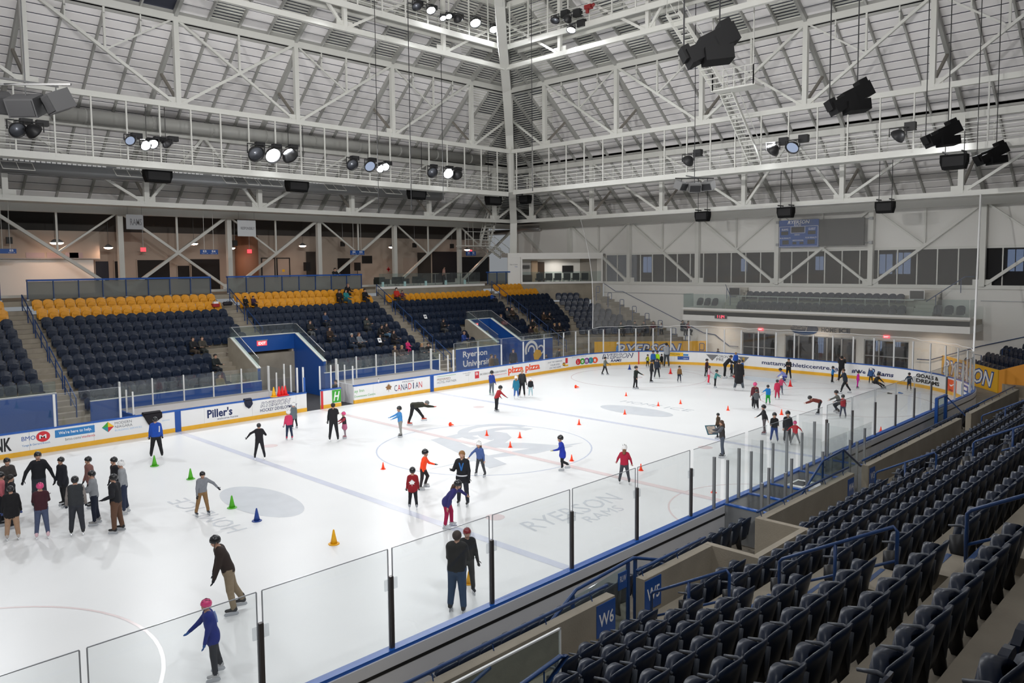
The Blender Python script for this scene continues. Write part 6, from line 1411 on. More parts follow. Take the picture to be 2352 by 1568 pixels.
def spk_fan(q, dist, label, s=1., n=3):
    c = deep(*q, dist); t = thing('speaker_cluster', label, 'loudspeaker', c)
    for k in range(n):
        a = (k - (n - 1) / 2) * 1.05; ax = RIGHT * math.cos(a) - FWD * math.sin(a) * .6; ax[2] = 0; ax /= np.linalg.norm(ax); y = np.cross((0, 0, 1.), ax)
        th = .45; dn = -y if (y @ FWD) > 0 else y; z = np.array([0, 0, 1.]); R = np.stack([ax, y * math.cos(th) + z * math.sin(th), -y * math.sin(th) + z * math.cos(th)], 1)
        p = c + RIGHT * (k - (n - 1) / 2) * .95 * s + np.array([0, 0, .12 * abs(k - (n - 1) / 2)]) * s
        b = MB(); b.box(p, (.85 * s, .6 * s, .55 * s), R=R); b.build('cabinet', mat('mid_grey_cabinet', (.16, .16, .16), .6) if s < .9 else mat('grey_cabinet', (.035, .035, .037), .6), t, world=True)
        b = MB(); b.box(p - R[:, 1] * .31 * s, (.75 * s, .02, .45 * s), R=R); b.build('grille', mat('speaker_grille2', (.02, .02, .022), .8), t, world=True)
    b = MB(); b.beam(c - RIGHT * 1.35 * s + (0, 0, .62 * s), c + RIGHT * 1.35 * s + (0, 0, .62 * s), .05, .06); b.beam(c - RIGHT * .7 * s - FWD * .5 * s + (0, 0, .7 * s), c + RIGHT * .7 * s + FWD * .5 * s + (0, 0, .7 * s), .05, .06); b.build('spreader_bar', M_BLACKM, t, world=True)
    for k in (-1, 0, 1): b = MB(); b.tube([c + RIGHT * k * .9 * s + (0, 0, .3 * s), c + RIGHT * k * .9 * s + (0, 0, .62 * s)], .02, 5); b.build('shackle', M_BLACKM, t, world=True)
    cable(t, c + (0, 0, .65 * s))
spk_fan((60, 243), 24., 'big grey three box speaker cluster hanging at the left', 1.05); spk_fan((1595, 430), 46., 'grey three box speaker cluster over the north end', .85)
# hanging cables seen against the roof
for i, (x, y, dist) in enumerate(((945, 470, 40), (1018, 450, 52), (870, 480, 47), (1223, 430, 50))):
    p = deep(x, y, dist); t = thing('hanging_cable', 'thin dark cable dropping from the roof %s' % ('near the third lamp group', 'beside the last lit lamp', 'left of the third lamp group', 'right of the corner rib')[i], 'cable', p); cable(t, p); b = MB(); b.tube([p - (0, 0, .25), p], .04, 6); b.build('hook', M_BLACKM, t, world=True)
# plain walls closing the hall on the camera's side
b = MB(); b.bb((33, -36, -.04), (33.3, 36, 12.3)); struct(b.build('wall_west', M_WHITEW), 'plain white west wall behind the seats', 'wall')
b = MB(); b.bb((-37, -36.3, -.04), (33.3, -36, 12.3)); struct(b.build('wall_south', M_WHITEW), 'plain white south wall', 'wall')
b = MB(); b.bb((-33, YN, 5.9), (-21, YN + .25, 8.6)); struct(b.build('wall_corner', mat('corner_paint', (.30, .28, .25), .8)), 'shadowed wall in the north-east corner', 'wall')  # one even grey, darker than the white end wall
# ================================================================== PEOPLE
def surface_nets(D, h, org):
    """vectorised naive surface nets on a scalar grid (inside < 0)"""
    nx, ny, nz = D.shape; S = D < 0
    c = np.zeros((nx - 1, ny - 1, nz - 1), int)
    for i in (0, 1):
        for j in (0, 1):
            for k in (0, 1): c += S[i:nx - 1 + i, j:ny - 1 + j, k:nz - 1 + k]
    act = (c > 0) & (c < 8); idx = -np.ones(act.shape, int); ii = np.argwhere(act); idx[act] = np.arange(len(ii))
    acc = np.zeros((len(ii), 3)); cnt = np.zeros(len(ii)); corners = [(a, b, e) for a in (0, 1) for b in (0, 1) for e in (0, 1)]
    for a in range(8):
        for b in range(a + 1, 8):
            p, q = np.array(corners[a]), np.array(corners[b])
            if np.abs(p - q).sum() != 1: continue
            da = D[ii[:, 0] + p[0], ii[:, 1] + p[1], ii[:, 2] + p[2]]; db = D[ii[:, 0] + q[0], ii[:, 1] + q[1], ii[:, 2] + q[2]]
            m = (da < 0) != (db < 0); t = np.where(m, da / np.where(m, da - db, 1), 0)
            acc[m] += p + (q - p) * t[m][:, None]; cnt[m] += 1
    V = (ii + acc / np.maximum(cnt, 1)[:, None]) * h + org; F = []
    for ax in range(3):
        o = [a for a in range(3) if a != ax]; sl0 = [slice(None)] * 3; sl1 = [slice(None)] * 3; sl0[ax] = slice(0, -1); sl1[ax] = slice(1, None)
        A, B = S[tuple(sl0)], S[tuple(sl1)]; e = np.argwhere(A != B); e = e[(e[:, o[0]] > 0) & (e[:, o[1]] > 0)]
        e = e[(e[:, o[0]] < D.shape[o[0]] - 1) & (e[:, o[1]] < D.shape[o[1]] - 1)]
        if not len(e): continue
        inside = A[e[:, 0], e[:, 1], e[:, 2]]; d0 = np.zeros(3, int); d1 = np.zeros(3, int); d0[o[0]] = 1; d1[o[1]] = 1
        g = lambda x: idx[x[:, 0], x[:, 1], x[:, 2]]
        q = np.stack([g(e - d0 - d1), g(e - d1), g(e), g(e - d0)], 1)
        flip = inside if ax != 1 else ~inside
        q = np.where(flip[:, None], q, q[:, ::-1]); F.append(q)
    return V, np.vstack(F)

def body_mesh(caps, h, mats):
    """caps: (a, b, ra, rb, mat, k). One continuous smooth-blended skin over tapered capsules."""
    P = np.array([c[0] for c in caps] + [c[1] for c in caps]); rm = max(max(c[2], c[3]) for c in caps) + 3 * h
    lo, hi = P.min(0) - rm, P.max(0) + rm; n = np.ceil((hi - lo) / h).astype(int) + 1
    D = np.full(n, 9., np.float32); best = np.full(n, 9., np.float32); M = np.zeros(n, np.int8)
    for a, b, ra, rb, mi, k in caps:
        a, b = np.asarray(a, float), np.asarray(b, float); r = max(ra, rb) + k + 2 * h
        i0 = np.maximum(np.floor((np.minimum(a, b) - r - lo) / h).astype(int), 0); i1 = np.minimum(np.ceil((np.maximum(a, b) + r - lo) / h).astype(int) + 1, n)
        sl = tuple(slice(x, y) for x, y in zip(i0, i1))
        X = lo[0] + h * np.arange(i0[0], i1[0])[:, None, None] - a[0]; Y = lo[1] + h * np.arange(i0[1], i1[1])[None, :, None] - a[1]; Zz = lo[2] + h * np.arange(i0[2], i1[2])[None, None, :] - a[2]
        ab = b - a; L2 = ab @ ab + 1e-12; t = np.clip((X * ab[0] + Y * ab[1] + Zz * ab[2]) / L2, 0, 1)
        d = np.sqrt((X - t * ab[0]) ** 2 + (Y - t * ab[1]) ** 2 + (Zz - t * ab[2]) ** 2) - (ra + (rb - ra) * t)
        o = D[sl]; hh = np.clip(.5 + .5 * (o - d) / k, 0, 1); D[sl] = o * (1 - hh) + d * hh - k * hh * (1 - hh)
        w = d < best[sl]; best[sl] = np.where(w, d, best[sl]); M[sl] = np.where(w, mi, M[sl])
    V, F = surface_nets(D, h, lo)
    cen = V[F].mean(1); g = np.clip(np.round((cen - lo) / h).astype(int), 0, np.array(n) - 1); mi = M[g[:, 0], g[:, 1], g[:, 2]]
    return V, F, mi

def rot_y(v, a):  # pitch forward (+x is front)
    k, s = math.cos(a), math.sin(a); return np.array([v[0] * k + v[2] * s, v[1], -v[0] * s + v[2] * k])
def rot_x(v, a):
    k, s = math.cos(a), math.sin(a); return np.array([v[0], v[1] * k - v[2] * s, v[1] * s + v[2] * k])
CM = {}
def cloth(c, rough=.85):
    k = 'cloth_' + (c if isinstance(c, str) else '_'.join('%02d' % int(x * 99) for x in c))
    return mat(k.replace('#', ''), c, rough, noise=.10, nscale=14, bump=.12, bscale=60)
SKIN = [mat('skin_light', (.52, .30, .21), .55), mat('skin_tan', (.36, .19, .12), .55), mat('skin_deep', (.16, .08, .05), .55)]
M_BLADE = mat('skate_blade', (.5, .52, .55), .25, metal=.8)
D2R = math.radians
def person(feet, H, face, label, top, legs, boots='#15161a', hands=None, skin=0, helmet=None, hair=None, hairlong=0., pose=None, child=False, skates=True,
           coat=0., skirt=None, group=None, bulk=1., name='person', seat_z=None, extras=None, sleeve=None):
    """face: 0 towards the camera, 90 to the picture's right, 180 away, 270 to the left"""
    po = dict(lean=4, hipL=3, hipR=-3, kneeL=5, kneeR=5, spread=5, aL=(5, 12, 15), aR=(5, 12, 15), head=0, turn=0, roll=0)
    if pose: po.update(pose)
    feet = np.asarray(feet, float); ppm = pxm((feet[0], feet[1], feet[2] + .8)); h = float(np.clip(1.9 / ppm, .021, .036))
    s = H / 1.75; hs = s * (1.28 if child else 1.0) if H < 1.55 else s            # head scale
    hs = min(hs, 1.0 if H > 1.3 else .92)
    hl = .12 * hs; ls = (H - .24 * hs - .55 * s) / (1.75 - .24 - .55)               # leg scale keeps total height
    blade = .07 if skates else 0.
    L1, L2_ = .43 * ls, .40 * ls
    caps = []; S0, T1, L_, B_, G_ = 0, 1, 2, 3, 4; bk = bulk * s * 1.16
    lean = D2R(po['lean']); roll = D2R(po['roll'])
    def legpts(sy, hip, knee):
        hp = np.array([0, sy * .085 * s, 0]); a = D2R(hip); o = D2R(po['spread']) * sy
        th = rot_x(rot_y(np.array([0, 0, -L1]), -a), o); kn = hp + th; sh = rot_x(rot_y(np.array([0, 0, -L2_]), -a + D2R(knee)), o); an = kn + sh
        return hp, kn, an
    Lp, Rp = legpts(1, po['hipL'], po['kneeL']), legpts(-1, po['hipR'], po['kneeR'])
    ank = .085 * s + blade; low = min(Lp[2][2], Rp[2][2]); pz = (ank - low) if seat_z is None else seat_z
    off = np.array([0, 0, pz])
    if seat_z is None:                               # keep the feet under the given point
        mid = (Lp[2] + Rp[2]) / 2; off[0] -= mid[0] * .9
    for hp, kn, an in (Lp, Rp):
        hp, kn, an = hp + off, kn + off, an + off
        caps += [(hp, kn, .092 * bk, .066 * bk, L_, .03 * s), (kn, an + (0, 0, .04 * s), .064 * bk, .052 * bk, L_, .02 * s)]
        toe = an + np.array([.15 * s, 0, -.035 * s]); heel = an + np.array([-.035 * s, 0, -.03 * s])
        caps += [(an + (0, 0, .09 * s), heel, .052 * s, .046 * s, B_, .015), (heel, toe, .045 * s, .036 * s, B_, .02)]
    spine = lambda z, x=0., y=0.: off + rot_x(rot_y(np.array([x, y, z]), lean), roll)
    tw = .52 * s
    for sy in (1, -1):
        caps += [(spine(.0, 0, sy * .055 * s), spine(.26 * s, .0, sy * .062 * s), .112 * bk, .108 * bk, T1, .04 * s), (spine(.26 * s, .0, sy * .062 * s), spine(.44 * s, 0, sy * .095 * s), .108 * bk, .10 * bk, T1, .04 * s)]
        caps += [(off + (0, sy * .06 * s, -.03 * s), off + (0, sy * .06 * s, .0), .108 * bk, .10 * bk, L_, .03 * s)]
    caps += [(spine(.455 * s, 0, .12 * s), spine(.455 * s, 0, -.12 * s), .078 * bk, .078 * bk, T1, .04 * s), (spine(.47 * s), spine(.58 * s), .058 * s, .05 * s, T1 if hairlong < 0 else S0, .025 * s)]
    if coat:
        for sy in (1, -1): caps += [(off + (0, sy * .05 * s, 0), off + (.01, sy * .065 * s, -coat * s), .125 * bk, .135 * bk, T1, .04 * s)]
    if skirt:
        for sy in (1, -1): caps += [(off + (0, sy * .05 * s, 0.03), off + (.0, sy * .075 * s, -.22 * s), .115 * bk, .15 * bk, 5, .03 * s)]
    # head
    hp_ = lean * .55 + D2R(po['head']); hc = spine(.56 * s); 
    hd = lambda v: hc + rot_x(rot_y(np.array(v, float) * hs, hp_), roll * .6)
    if po['turn']:
        tk, ts = math.cos(D2R(po['turn'])), math.sin(D2R(po['turn'])); _h = hd; hd = lambda v: _h((v[0] * tk - v[1] * ts, v[0] * ts + v[1] * tk, v[2]))
    caps += [(hd((.005, 0, .145)), hd((-.012, 0, .15)), .092 * hs, .092 * hs, S0, .02), (hd((.035, 0, .075)), hd((.045, 0, .06)), .062 * hs, .052 * hs, S0, .03), (hd((.085, 0, .115)), hd((.104, 0, .092)), .012 * hs, .017 * hs, S0, .015)]
    for sy in (1, -1): caps += [(hd((-.005, sy * .088, .12)), hd((-.01, sy * .09, .09)), .02 * hs, .016 * hs, S0, .01)]
    # arms: (forward swing, outward, elbow bend)
    hands_at = []; fingers = MB()
    for sy, (fw, out, el) in ((1, po['aL']), (-1, po['aR'])):
        sh = spine(.45 * s, 0, sy * .165 * s); ua, fa = .285 * s, .245 * s
        d0 = rot_x(rot_y(np.array([0, 0, -1.]), -D2R(fw)), sy * D2R(out)); elb = sh + d0 * ua
        inn = D2R(po.get('in', 0)) * -sy; d1 = rot_x(rot_y(np.array([0, 0, -1.]), -D2R(fw + el)), sy * D2R(out * .6)); d1 = np.array([d1[0] * math.cos(inn) - d1[1] * math.sin(inn), d1[0] * math.sin(inn) + d1[1] * math.cos(inn), d1[2]]); wr = elb + d1 * fa
        caps += [(sh, elb, .062 * bk, .05 * bk, T1 if sleeve is None else 6, .03 * s), (elb, wr, .049 * bk, .037 * bk, T1 if sleeve is None else 6, .02 * s)]
        pm = wr + d1 * .07 * s; caps += [(wr, pm, .032 * s, .034 * s, G_, .01)]
        hands_at.append((wr, pm, d1))
        side = np.cross(d1, np.array([1., 0, .2])); side /= np.linalg.norm(side) + 1e-9; pal = np.cross(side, d1)
        for i, (q, ln) in enumerate(((-.027, .075), (-.009, .088), (.009, .082), (.027, .065))):
            b0 = pm + side * q * s + d1 * .01 * s; b1 = b0 + d1 * ln * .55 * s + pal * .006 * s; b2 = b1 + (d1 * .8 + pal * .6) * ln * .45 * s; fingers.tube([b0, b1, b2], [.0115 * s, .0105 * s, .008 * s], 4, G_)
        t0 = wr + d1 * .03 * s - side * .03 * s; fingers.tube([t0, t0 + (d1 * .6 - side * .7) * .035 * s, t0 + (d1 * 1.1 - side * .8 + pal * .3) * .055 * s], [.013 * s, .012 * s, .009 * s], 4, G_)
    mats = [SKIN[skin], cloth(top), cloth(legs), cloth(boots, .5), cloth(hands) if hands else SKIN[skin], cloth(skirt or '#333333'), cloth(sleeve or '#333333')]
    V, F, mi = body_mesh(caps, h, mats)
    me = bpy.data.meshes.new('body'); nv = len(V); FF = F.tolist() + [tuple(i + nv for i in f) for f in fingers.f]
    me.from_pydata(V.tolist() + fingers.v, [], FF)
    for m_ in mats: me.materials.append(m_)
    me.polygons.foreach_set('material_index', list(map(int, mi)) + fingers.m); me.polygons.foreach_set('use_smooth', [True] * len(FF)); me.update()
    to = CAM[:2] - feet[:2]; a0 = math.atan2(to[1], to[0]); rz = a0 + D2R(face)
    t = thing(name, label, 'person', feet, rz, group); bod = link('body', me, t)
    Rz_head = lambda pts: [hd(p) for p in pts]
    def dome(name, m_, r, z0, front, cz=.145, cx=-.004, back=0., n=14, k=6, rim=0.):
        b = MB(); v = []
        for j in range(k + 1):
            ph = math.pi / 2 * (1 - j / k)
            for i in range(n):
                th = 2 * math.pi * i / n; x = math.cos(th); zz = z0 + (front if x > 0 else back) * abs(x) ** 1.2
                lo_ = math.asin(max(-.95, min(.95, (zz - cz) / r))); p = lo_ + (math.pi / 2 - lo_) * (1 - j / k)
                v.append(hd((cx + r * 1.06 * math.cos(p) * x, r * .94 * math.cos(p) * math.sin(th), cz + r * math.sin(p))))
        f = [(j * n + i, (j + 1) * n + i, (j + 1) * n + (i + 1) % n, j * n + (i + 1) % n) for j in range(k) for i in range(n)]; f.append(tuple(range(n))[::-1] if 0 else tuple(range(n)))
        b.add(v, f[:-1]); f0 = k * n; b.add([v[f0 + i] for i in range(n)], [tuple(range(n))])
        return b.build(name, m_, t, smooth=True)
    if helmet:
        hm = mat('helmet_' + helmet.replace('#', ''), helmet, .3, coat=.3)
        ob = dome('helmet', hm, .117, .095, .06, cz=.15, back=-.03)
        if ppm > 22:
            b = MB()
            for y in (-.05, 0, .05): b.tube([hd((.07, y, .245 - abs(y) * .4)), hd((-.02, y, .272 - abs(y) * .4)), hd((-.09, y, .235 - abs(y) * .4))], [.008 * hs, .011 * hs, .008 * hs], 5)
            b.build('vent_ridge', mat('helmet_trim_' + helmet.replace('#', ''), '#26282c' if helmet.startswith('#e') or helmet.startswith('#d') else '#5a5c60', .4), ob)
            b = MB()
            for sy in (1, -1): b.tube([hd((.03, sy * .095, .11)), hd((.06, sy * .06, .03)), hd((.075, 0, .012))], .006 * hs, 4)
            b.build('chin_strap', M_BLACK, ob)
    if hair:
        hm = mat('hair_' + hair.replace('#', ''), hair, .6, noise=.2, nscale=30)
        if not helmet: dome('hair', hm, .112, .10, .085, back=-.05)
        if hairlong > 0:
            b = MB(); b.tube([hd((-.05, 0, .10)), hd((-.085, 0, .05)), hd((-.10, .01, .02 - hairlong)), hd((-.085, .01, -.02 - hairlong))], [.055 * hs, .07 * hs, .06 * hs, .02 * hs], 8); b.build('hair_tail', hm, t, smooth=True)
    if ppm > 26 and seat_z is None or ppm > 30:
        for sy in (1, -1):
            b = MB(); b.lathe([(.001, -.012), (.009, -.006), (.011, 0), (.009, .006), (.001, .012)], hd((.086, sy * .034, .135)), 6); b.build('eye', M_BLACK, bod)
        b = MB(); b.tube([hd((.094, -.024, .058)), hd((.1, 0, .056)), hd((.094, .024, .058))], .006 * hs, 4); b.build('mouth', mat('lips', (.30, .10, .09), .5), bod)
    if skates:
        for hp, kn, an in (Lp, Rp):
            c = an + off; zb = c[2] - ank
            b = MB(); b.prism([(c[0] - .09 * s, zb + blade + .005), (c[0] + .18 * s, zb + blade + .005), (c[0] + .20 * s, zb + .03), (c[0] + .17 * s, zb), (c[0] - .07 * s, zb), (c[0] - .11 * s, zb + .03)], 1, c[1] - .006, c[1] + .006); b.build('skate_blade', M_BLADE, t)
    if extras: extras(t, dict(hd=hd, spine=spine, hands=hands_at, s=s, off=off, bk=bk))
    return t
def P(px, py, ptop, face, label, top, legs, depth_fix=None, **k):
    """a skater whose feet are seen at (px, py) and whose crown is at picture row ptop"""
    f = ice(px, py); pm_ = pxm((f[0], f[1], .8)); Hh = (py - ptop) / pm_ * 1.0 - .07
    d = ray(px, (py + ptop) / 2); 
    po_ = k.get('pose') or {}; ln = D2R(po_.get('lean', 4)); Hh /= 1 - .314 * (1 - math.cos(ln)) - .137 * (1 - math.cos(ln * .55 + D2R(po_.get('head', 0)))) - .245 * (1 - math.cos(D2R(min(po_.get('hipL', 3), po_.get('hipR', -3)))))
    if po_.get('H'): Hh = po_['H']
    return person(f, Hh, face, label, top, legs, **k)
BLK, NVY, GRYD, GRYM = '#15161b', '#161c2c', '#33363b', '#8b8f93'
HB, HW, HP, HR = '#121317', '#e6e6e6', '#d8447e', '#8c1f26'
arm_out = lambda a, e=10: (10, a, e)
fold = dict(aL=(18, 8, 78), aR=(22, 8, 70)); fold['in'] = 62
hips = (-18, 38, 85)
def stripes(y0, col):   # pale band round the sleeves/back for a few jackets
    def f(t, i):
        b = MB(); b.tube([i['spine'](.42 * i['s'], -.13 * i['s'], -.15 * i['s']), i['spine'](.30 * i['s'], -.145 * i['s'], -.15 * i['s']), i['spine'](.16 * i['s'], -.14 * i['s'], -.14 * i['s'])], .025 * i['s'], 5); b.build('pale_stripe', cloth(col), t)
    return f
# --- group listening at the left
P(20, 1168, 1047, 20, 'skater in grey jacket and black helmet with folded arms at the group edge', '#3a3634', BLK, helmet=HB, pose=fold, hands=BLK)
P(92, 1166, 1032, 10, 'tall instructor in black long sleeves with arms held away from the body', '#11131b', '#2a2d38', helmet=HB, pose=dict(aL=(5, 30, 8), aR=(8, 38, 8)), hands=BLK)
P(24, 1212, 1086, 110, 'bareheaded skater in black jacket turned to the instructor', '#13131a', BLK, hair='#1c1512', hands=BLK)
P(2, 1206, 1081, 90, 'skater in pink jacket and black trousers behind the black jacket', '#b8606a', '#12141c', helmet=HB, hands='#22242c')
P(30, 1240, 1112, 178, 'skater in black coat and beige trousers with blue mittens seen from behind', '#0d0d12', '#a8886e', helmet=HB, boots='#b9b0aa', hands='#4a5d9a', bulk=1.1, coat=.1)
P(98, 1237, 1105, 178, 'skater in pink helmet, maroon fleece and patterned leggings', '#3c1420', '#4a5470', helmet=HP, boots='#d9b8c0', pose=dict(aL=(30, 10, 80), aR=(30, 10, 80)), hands='#3c1420')
P(150, 1162, 1045, 300, 'skater in navy coat over green shirt wearing a black helmet', '#141722', BLK, helmet=HB, coat=.12, hands=BLK)
P(213, 1164, 1044, 285, 'skater in pinkish plaid jacket and black helmet', '#7c5550', '#1b1f2c', helmet=HB, hands=BLK)
P(272, 1167, 1045, 285, 'skater in black helmet half hidden behind the white helmet', '#15161c', '#1b2233', helmet=HB, hands=BLK)
P(289, 1179, 1053, 270, 'skater in white helmet and light grey hoodie', '#8f9296', '#232c44', helmet=HW, boots='#c8c8c8', hands=BLK)
P(178, 1228, 1090, 178, 'skater in dark grey quilted vest with pale sleeves seen from behind', '#2f3236', '#2d3038', helmet=HB, sleeve='#8b8480', bulk=1.1, hands='#1c2436')
P(222, 1204, 1076, 265, 'skater in light grey hoodie and navy leggings with grey skates', '#85888d', '#141c30', helmet=HB, boots='#8d8d8d', hands=BLK, pose=dict(aL=(25, 8, 60), aR=(25, 8, 60)))
P(272, 1222, 1084, 245, 'skater in black sweater and brown trousers with hand on hip', '#0f1119', '#5d4232', helmet=HB, pose=dict(aL=hips, aR=(5, 10, 15)), bulk=1.12, hands='#0f1119')
P(360, 1051, 955, 180, 'skater in royal blue jacket with white sleeve stripes by the Modern Niagara advert', '#1448a8', '#131418', helmet=HB, extras=stripes(0, '#d8dce4'), bulk=1.1, hands='#1a1d26', pose=dict(spread=9))
P(465, 1184, 1077, 20, 'skater in grey jacket and tan trousers balancing with one arm out', '#80838a', '#8a6a45', helmet=HB, boots='#2c3340', pose=dict(aL=(25, 55, 10), aR=(5, 12, 8), lean=12, spread=9), hands='#22242a')
P(597, 1055, 970, 180, 'skater all in black gliding with left arm stretched out', '#15131a', '#1a1920', helmet=HB, pose=dict(aL=(10, 62, 8), aR=(20, 30, 50), spread=10, lean=8), hands='#15131a')
P(665, 1010, 940, 200, 'child in white helmet with pink jacket and navy overalls', '#c8355f', '#1d2a44', helmet=HW, child=True, boots='#b03050', hands='#1d2a44')
P(677, 984, 923, 210, 'child in white helmet and grey coat standing at the tunnel gate', '#5e686e', '#14161c', helmet=HW, child=True, coat=.15, hands='#202226')
P(767, 1013, 923, 180, 'bareheaded adult all in black holding the child in pink helmet', '#101116', '#14151b', hair='#20150f', pose=dict(aR=(50, 15, 45), spread=7), hands='#101116')
P(793, 1006, 944, 285, 'child in pink helmet, dark vest and pink skirt with red skates', '#30232a', '#8a7a82', helmet=HP, child=True, skirt='#b0607e', sleeve='#a02c40', boots='#a0283c', pose=dict(aL=(45, 20, 20), aR=(45, 20, 20)))
P(921, 1003, 931, 285, 'boy in light blue shirt and grey trousers with black knee pads reaching forward', '#3f86c4', '#8b8a86', helmet=HB, child=True, pose=dict(aL=(55, 12, 15), aR=(62, 10, 10)), boots='#15161a', hands='#3f86c4')
P(955, 975, 932, 92, 'man in olive jacket bending down to tie a skate', '#2c2c22', '#16171b', helmet=None, hair='#6d6f70', pose=dict(lean=88, hipL=42, hipR=-12, kneeL=12, kneeR=6, aL=(70, 5, 10), aR=(75, 5, 10), head=10, H=1.75), boots='#b8402c', hands='#b8402c')
P(972, 1124, 1029, 80, 'boy in glowing orange high visibility shirt skating right', '#ff4a1c', '#2b2326', helmet=HB, child=True, boots='#9a9a9a', pose=dict(hipL=28, kneeL=45, hipR=-4, aL=(35, 12, 40), aR=(-20, 12, 40), lean=10), hands='#1b1b1f')
def mapleleaf(t, i):
    s = i['s']; b = MB(); c = i['spine'](.22 * s, -.135 * s, .03 * s)
    b.add([c + np.array([-.012, a * .5 * s, q * .5 * s]) for a, q in leaf], [tuple(range(len(leaf)))]); b.build('maple_leaf', P_WHT, t)
P(949, 1170, 1071, 180, 'child in red hockey jersey with white maple leaf on the back', '#8c0f1c', '#17181e', helmet=HB, child=True, extras=mapleleaf, boots='#9a9ca2', hands='#1b1b1f', coat=.06)
def jacketband(t, i):
    s = i['s']; b = MB(); b.tube([i['spine'](.03 * s, .03, 0) + np.array([.155 * s * math.cos(q), .185 * s * math.sin(q), 0]) for q in np.linspace(0, 2 * math.pi, 17)], .022 * s, 5); b.build('white_hem_band', cloth('#d4d6dc'), t)
    b = MB(); b.tube([i['spine'](.50 * s, .06 * s, .10 * s), i['spine'](.40 * s, .125 * s, .05 * s), i['spine'](.2 * s, .135 * s, 0)], .022 * s, 5); b.tube([i['spine'](.50 * s, .06 * s, -.10 * s), i['spine'](.40 * s, .125 * s, -.05 * s), i['spine'](.2 * s, .135 * s, 0)], .022 * s, 5); b.build('blue_lapel', cloth('#2a6ab0'), t)
P(1064, 1160, 1029, 345, 'woman instructor with fair hair in black jacket with blue lapels and white hem', '#11141c', '#20242e', hair='#8a6238', hairlong=.10, extras=jacketband, pose=dict(aL=(5, 12, 20), aR=(25, 20, 80)), coat=.08, hands='#15171d')
P(1104, 1093, 1009, 330, 'girl in white helmet and slate blue jacket pushing off', '#42598f', '#3a3c40', helmet=HW, hair='#7a5c40', hairlong=.10, child=True, pose=dict(aR=(25, 45, 10), aL=(-5, 14, 10), spread=14, lean=10), boots='#26282e')
P(1030, 1213, 1110, 75, 'girl in purple jacket and magenta leggings bending with arms spread', '#2c2a68', '#a01848', helmet=HB, hair='#4a3022', hairlong=.12, child=True, boots='#b8bcc0', pose=dict(lean=38, aL=(30, 62, 5), aR=(-15, 38, 5), hipL=18, kneeL=18, hipR=5, kneeR=12, H=1.5), coat=.05)
P(1129, 907, 850, 150, 'child in blue jacket and grey trousers beside the big ideas advert', '#1f3a8a', '#5a616c', helmet=HB, child=True, boots='#7a9a8a')
P(1140, 945, 897, 120, 'child in red jacket and black trousers reaching out an arm', '#9a1a24', '#15161c', helmet=HB, child=True, pose=dict(lean=28, aR=(40, 25, 10), aL=(20, 10, 20), H=1.35), hands='#15161c')
P(1199, 911, 847, 10, 'fair haired woman all in black before the pizza pizza advert', '#15161a', '#1a1b21', hair='#a8825a', hands='#15161a', boots='#6a5048')
P(1186, 916, 862, 185, 'child in white helmet, teal jacket and blue leggings', '#1c7290', '#3a5ea0', helmet=HW, hair='#8a6a48', hairlong=.05, child=True, boots='#d0d2d6', coat=.12)
P(1219, 912, 866, 180, 'small child in white helmet, black jacket and pale jeans', '#18181e', '#a8c4cc', helmet=HW, child=True, boots='#b8babc', hands='#902038')
P(1389, 861, 818, 70, 'child in grey top and black trousers before the RYERSON RAMS advert', '#6a6e66', '#131418', helmet=HB, child=True, pose=dict(hipL=18, hipR=-14, aL=(35, 10, 30)), hands='#22242a')
P(1459, 893, 839, 60, 'boy in dark green top and black trousers gliding', '#141d18', '#15151a', helmet=HB, child=True, pose=dict(aL=(55, 12, 15), aR=(10, 10, 20)))
P(1487, 843, 813, 40, 'small child in yellow vest with arm stretched out by the goal line', '#c8c820', '#15181c', helmet=HB, child=True, sleeve='#15181c', pose=dict(aR=(20, 60, 10)))
P(1500, 845, 804, 5, 'child in blue jacket waiting by the boards', '#1d5a9e', '#15181f', helmet=HB, child=True)
P(1510, 844, 805, 350, 'child in bright lime vest waiting by the boards', '#a8e010', '#16181c', helmet=HB, child=True, hands='#1b1b1f')
P(1531, 843, 786, 195, 'tall man in light grey hoodie leaning at the boards', '#90949a', '#3a3d44', hair='#1a1714', pose=dict(aL=(55, 15, 45)))
P(1520, 842, 812, 340, 'small child in black snowsuit with red skates beside the grey hoodie', '#121318', '#14151a', helmet=HB, child=True, boots='#b03a28')
P(1495, 878, 825, 100, 'skater in black with black helmet nearer than the lime vest', '#13131a', '#16161c', helmet=HB, hands='#13131a')
P(1509, 869, 822, 170, 'skater in dark navy jacket beside the black one', '#1b2434', '#161a22', helmet=HB, pose=dict(spread=10))
P(1560, 878, 839, 20, 'small child in brown jacket and navy trousers', '#7a5a32', '#1a2236', helmet=HB, child=True, hands='#1b2230')
P(1622, 866, 823, 60, 'child in maroon and black jacket behind the pink trousers', '#3c1a20', '#14151a', helmet=HB, child=True)
P(1627, 883, 839, 90, 'child in white top and bright pink trousers', '#c8a8b4', '#e03a52', helmet=HB, child=True, boots='#cfd2d6', pose=dict(aL=(35, 10, 20)))
P(1642, 891, 848, 90, 'child in teal jacket and black trousers reaching forward', '#3a8080', '#16171c', helmet=HB, child=True, boots='#c8cacc', pose=dict(aL=(60, 15, 10), aR=(50, 10, 10), lean=12))
P(1664, 869, 818, 95, 'woman in black leaning to help the cluster of children', '#14151c', '#101116', hair='#3a2a20', boots='#d6d8da', pose=dict(lean=40, aL=(50, 10, 20), aR=(50, 10, 20), H=1.65))
P(1690, 851, 808, 195, 'man in royal blue jacket at the boards by the eagle logo', '#1a4fae', '#23262e', hair='#a07848')
P(1681, 866, 829, 250, 'small child with black helmet in the cluster beside the leaning woman', '#2a3140', '#14161c', helmet=HB, child=True)
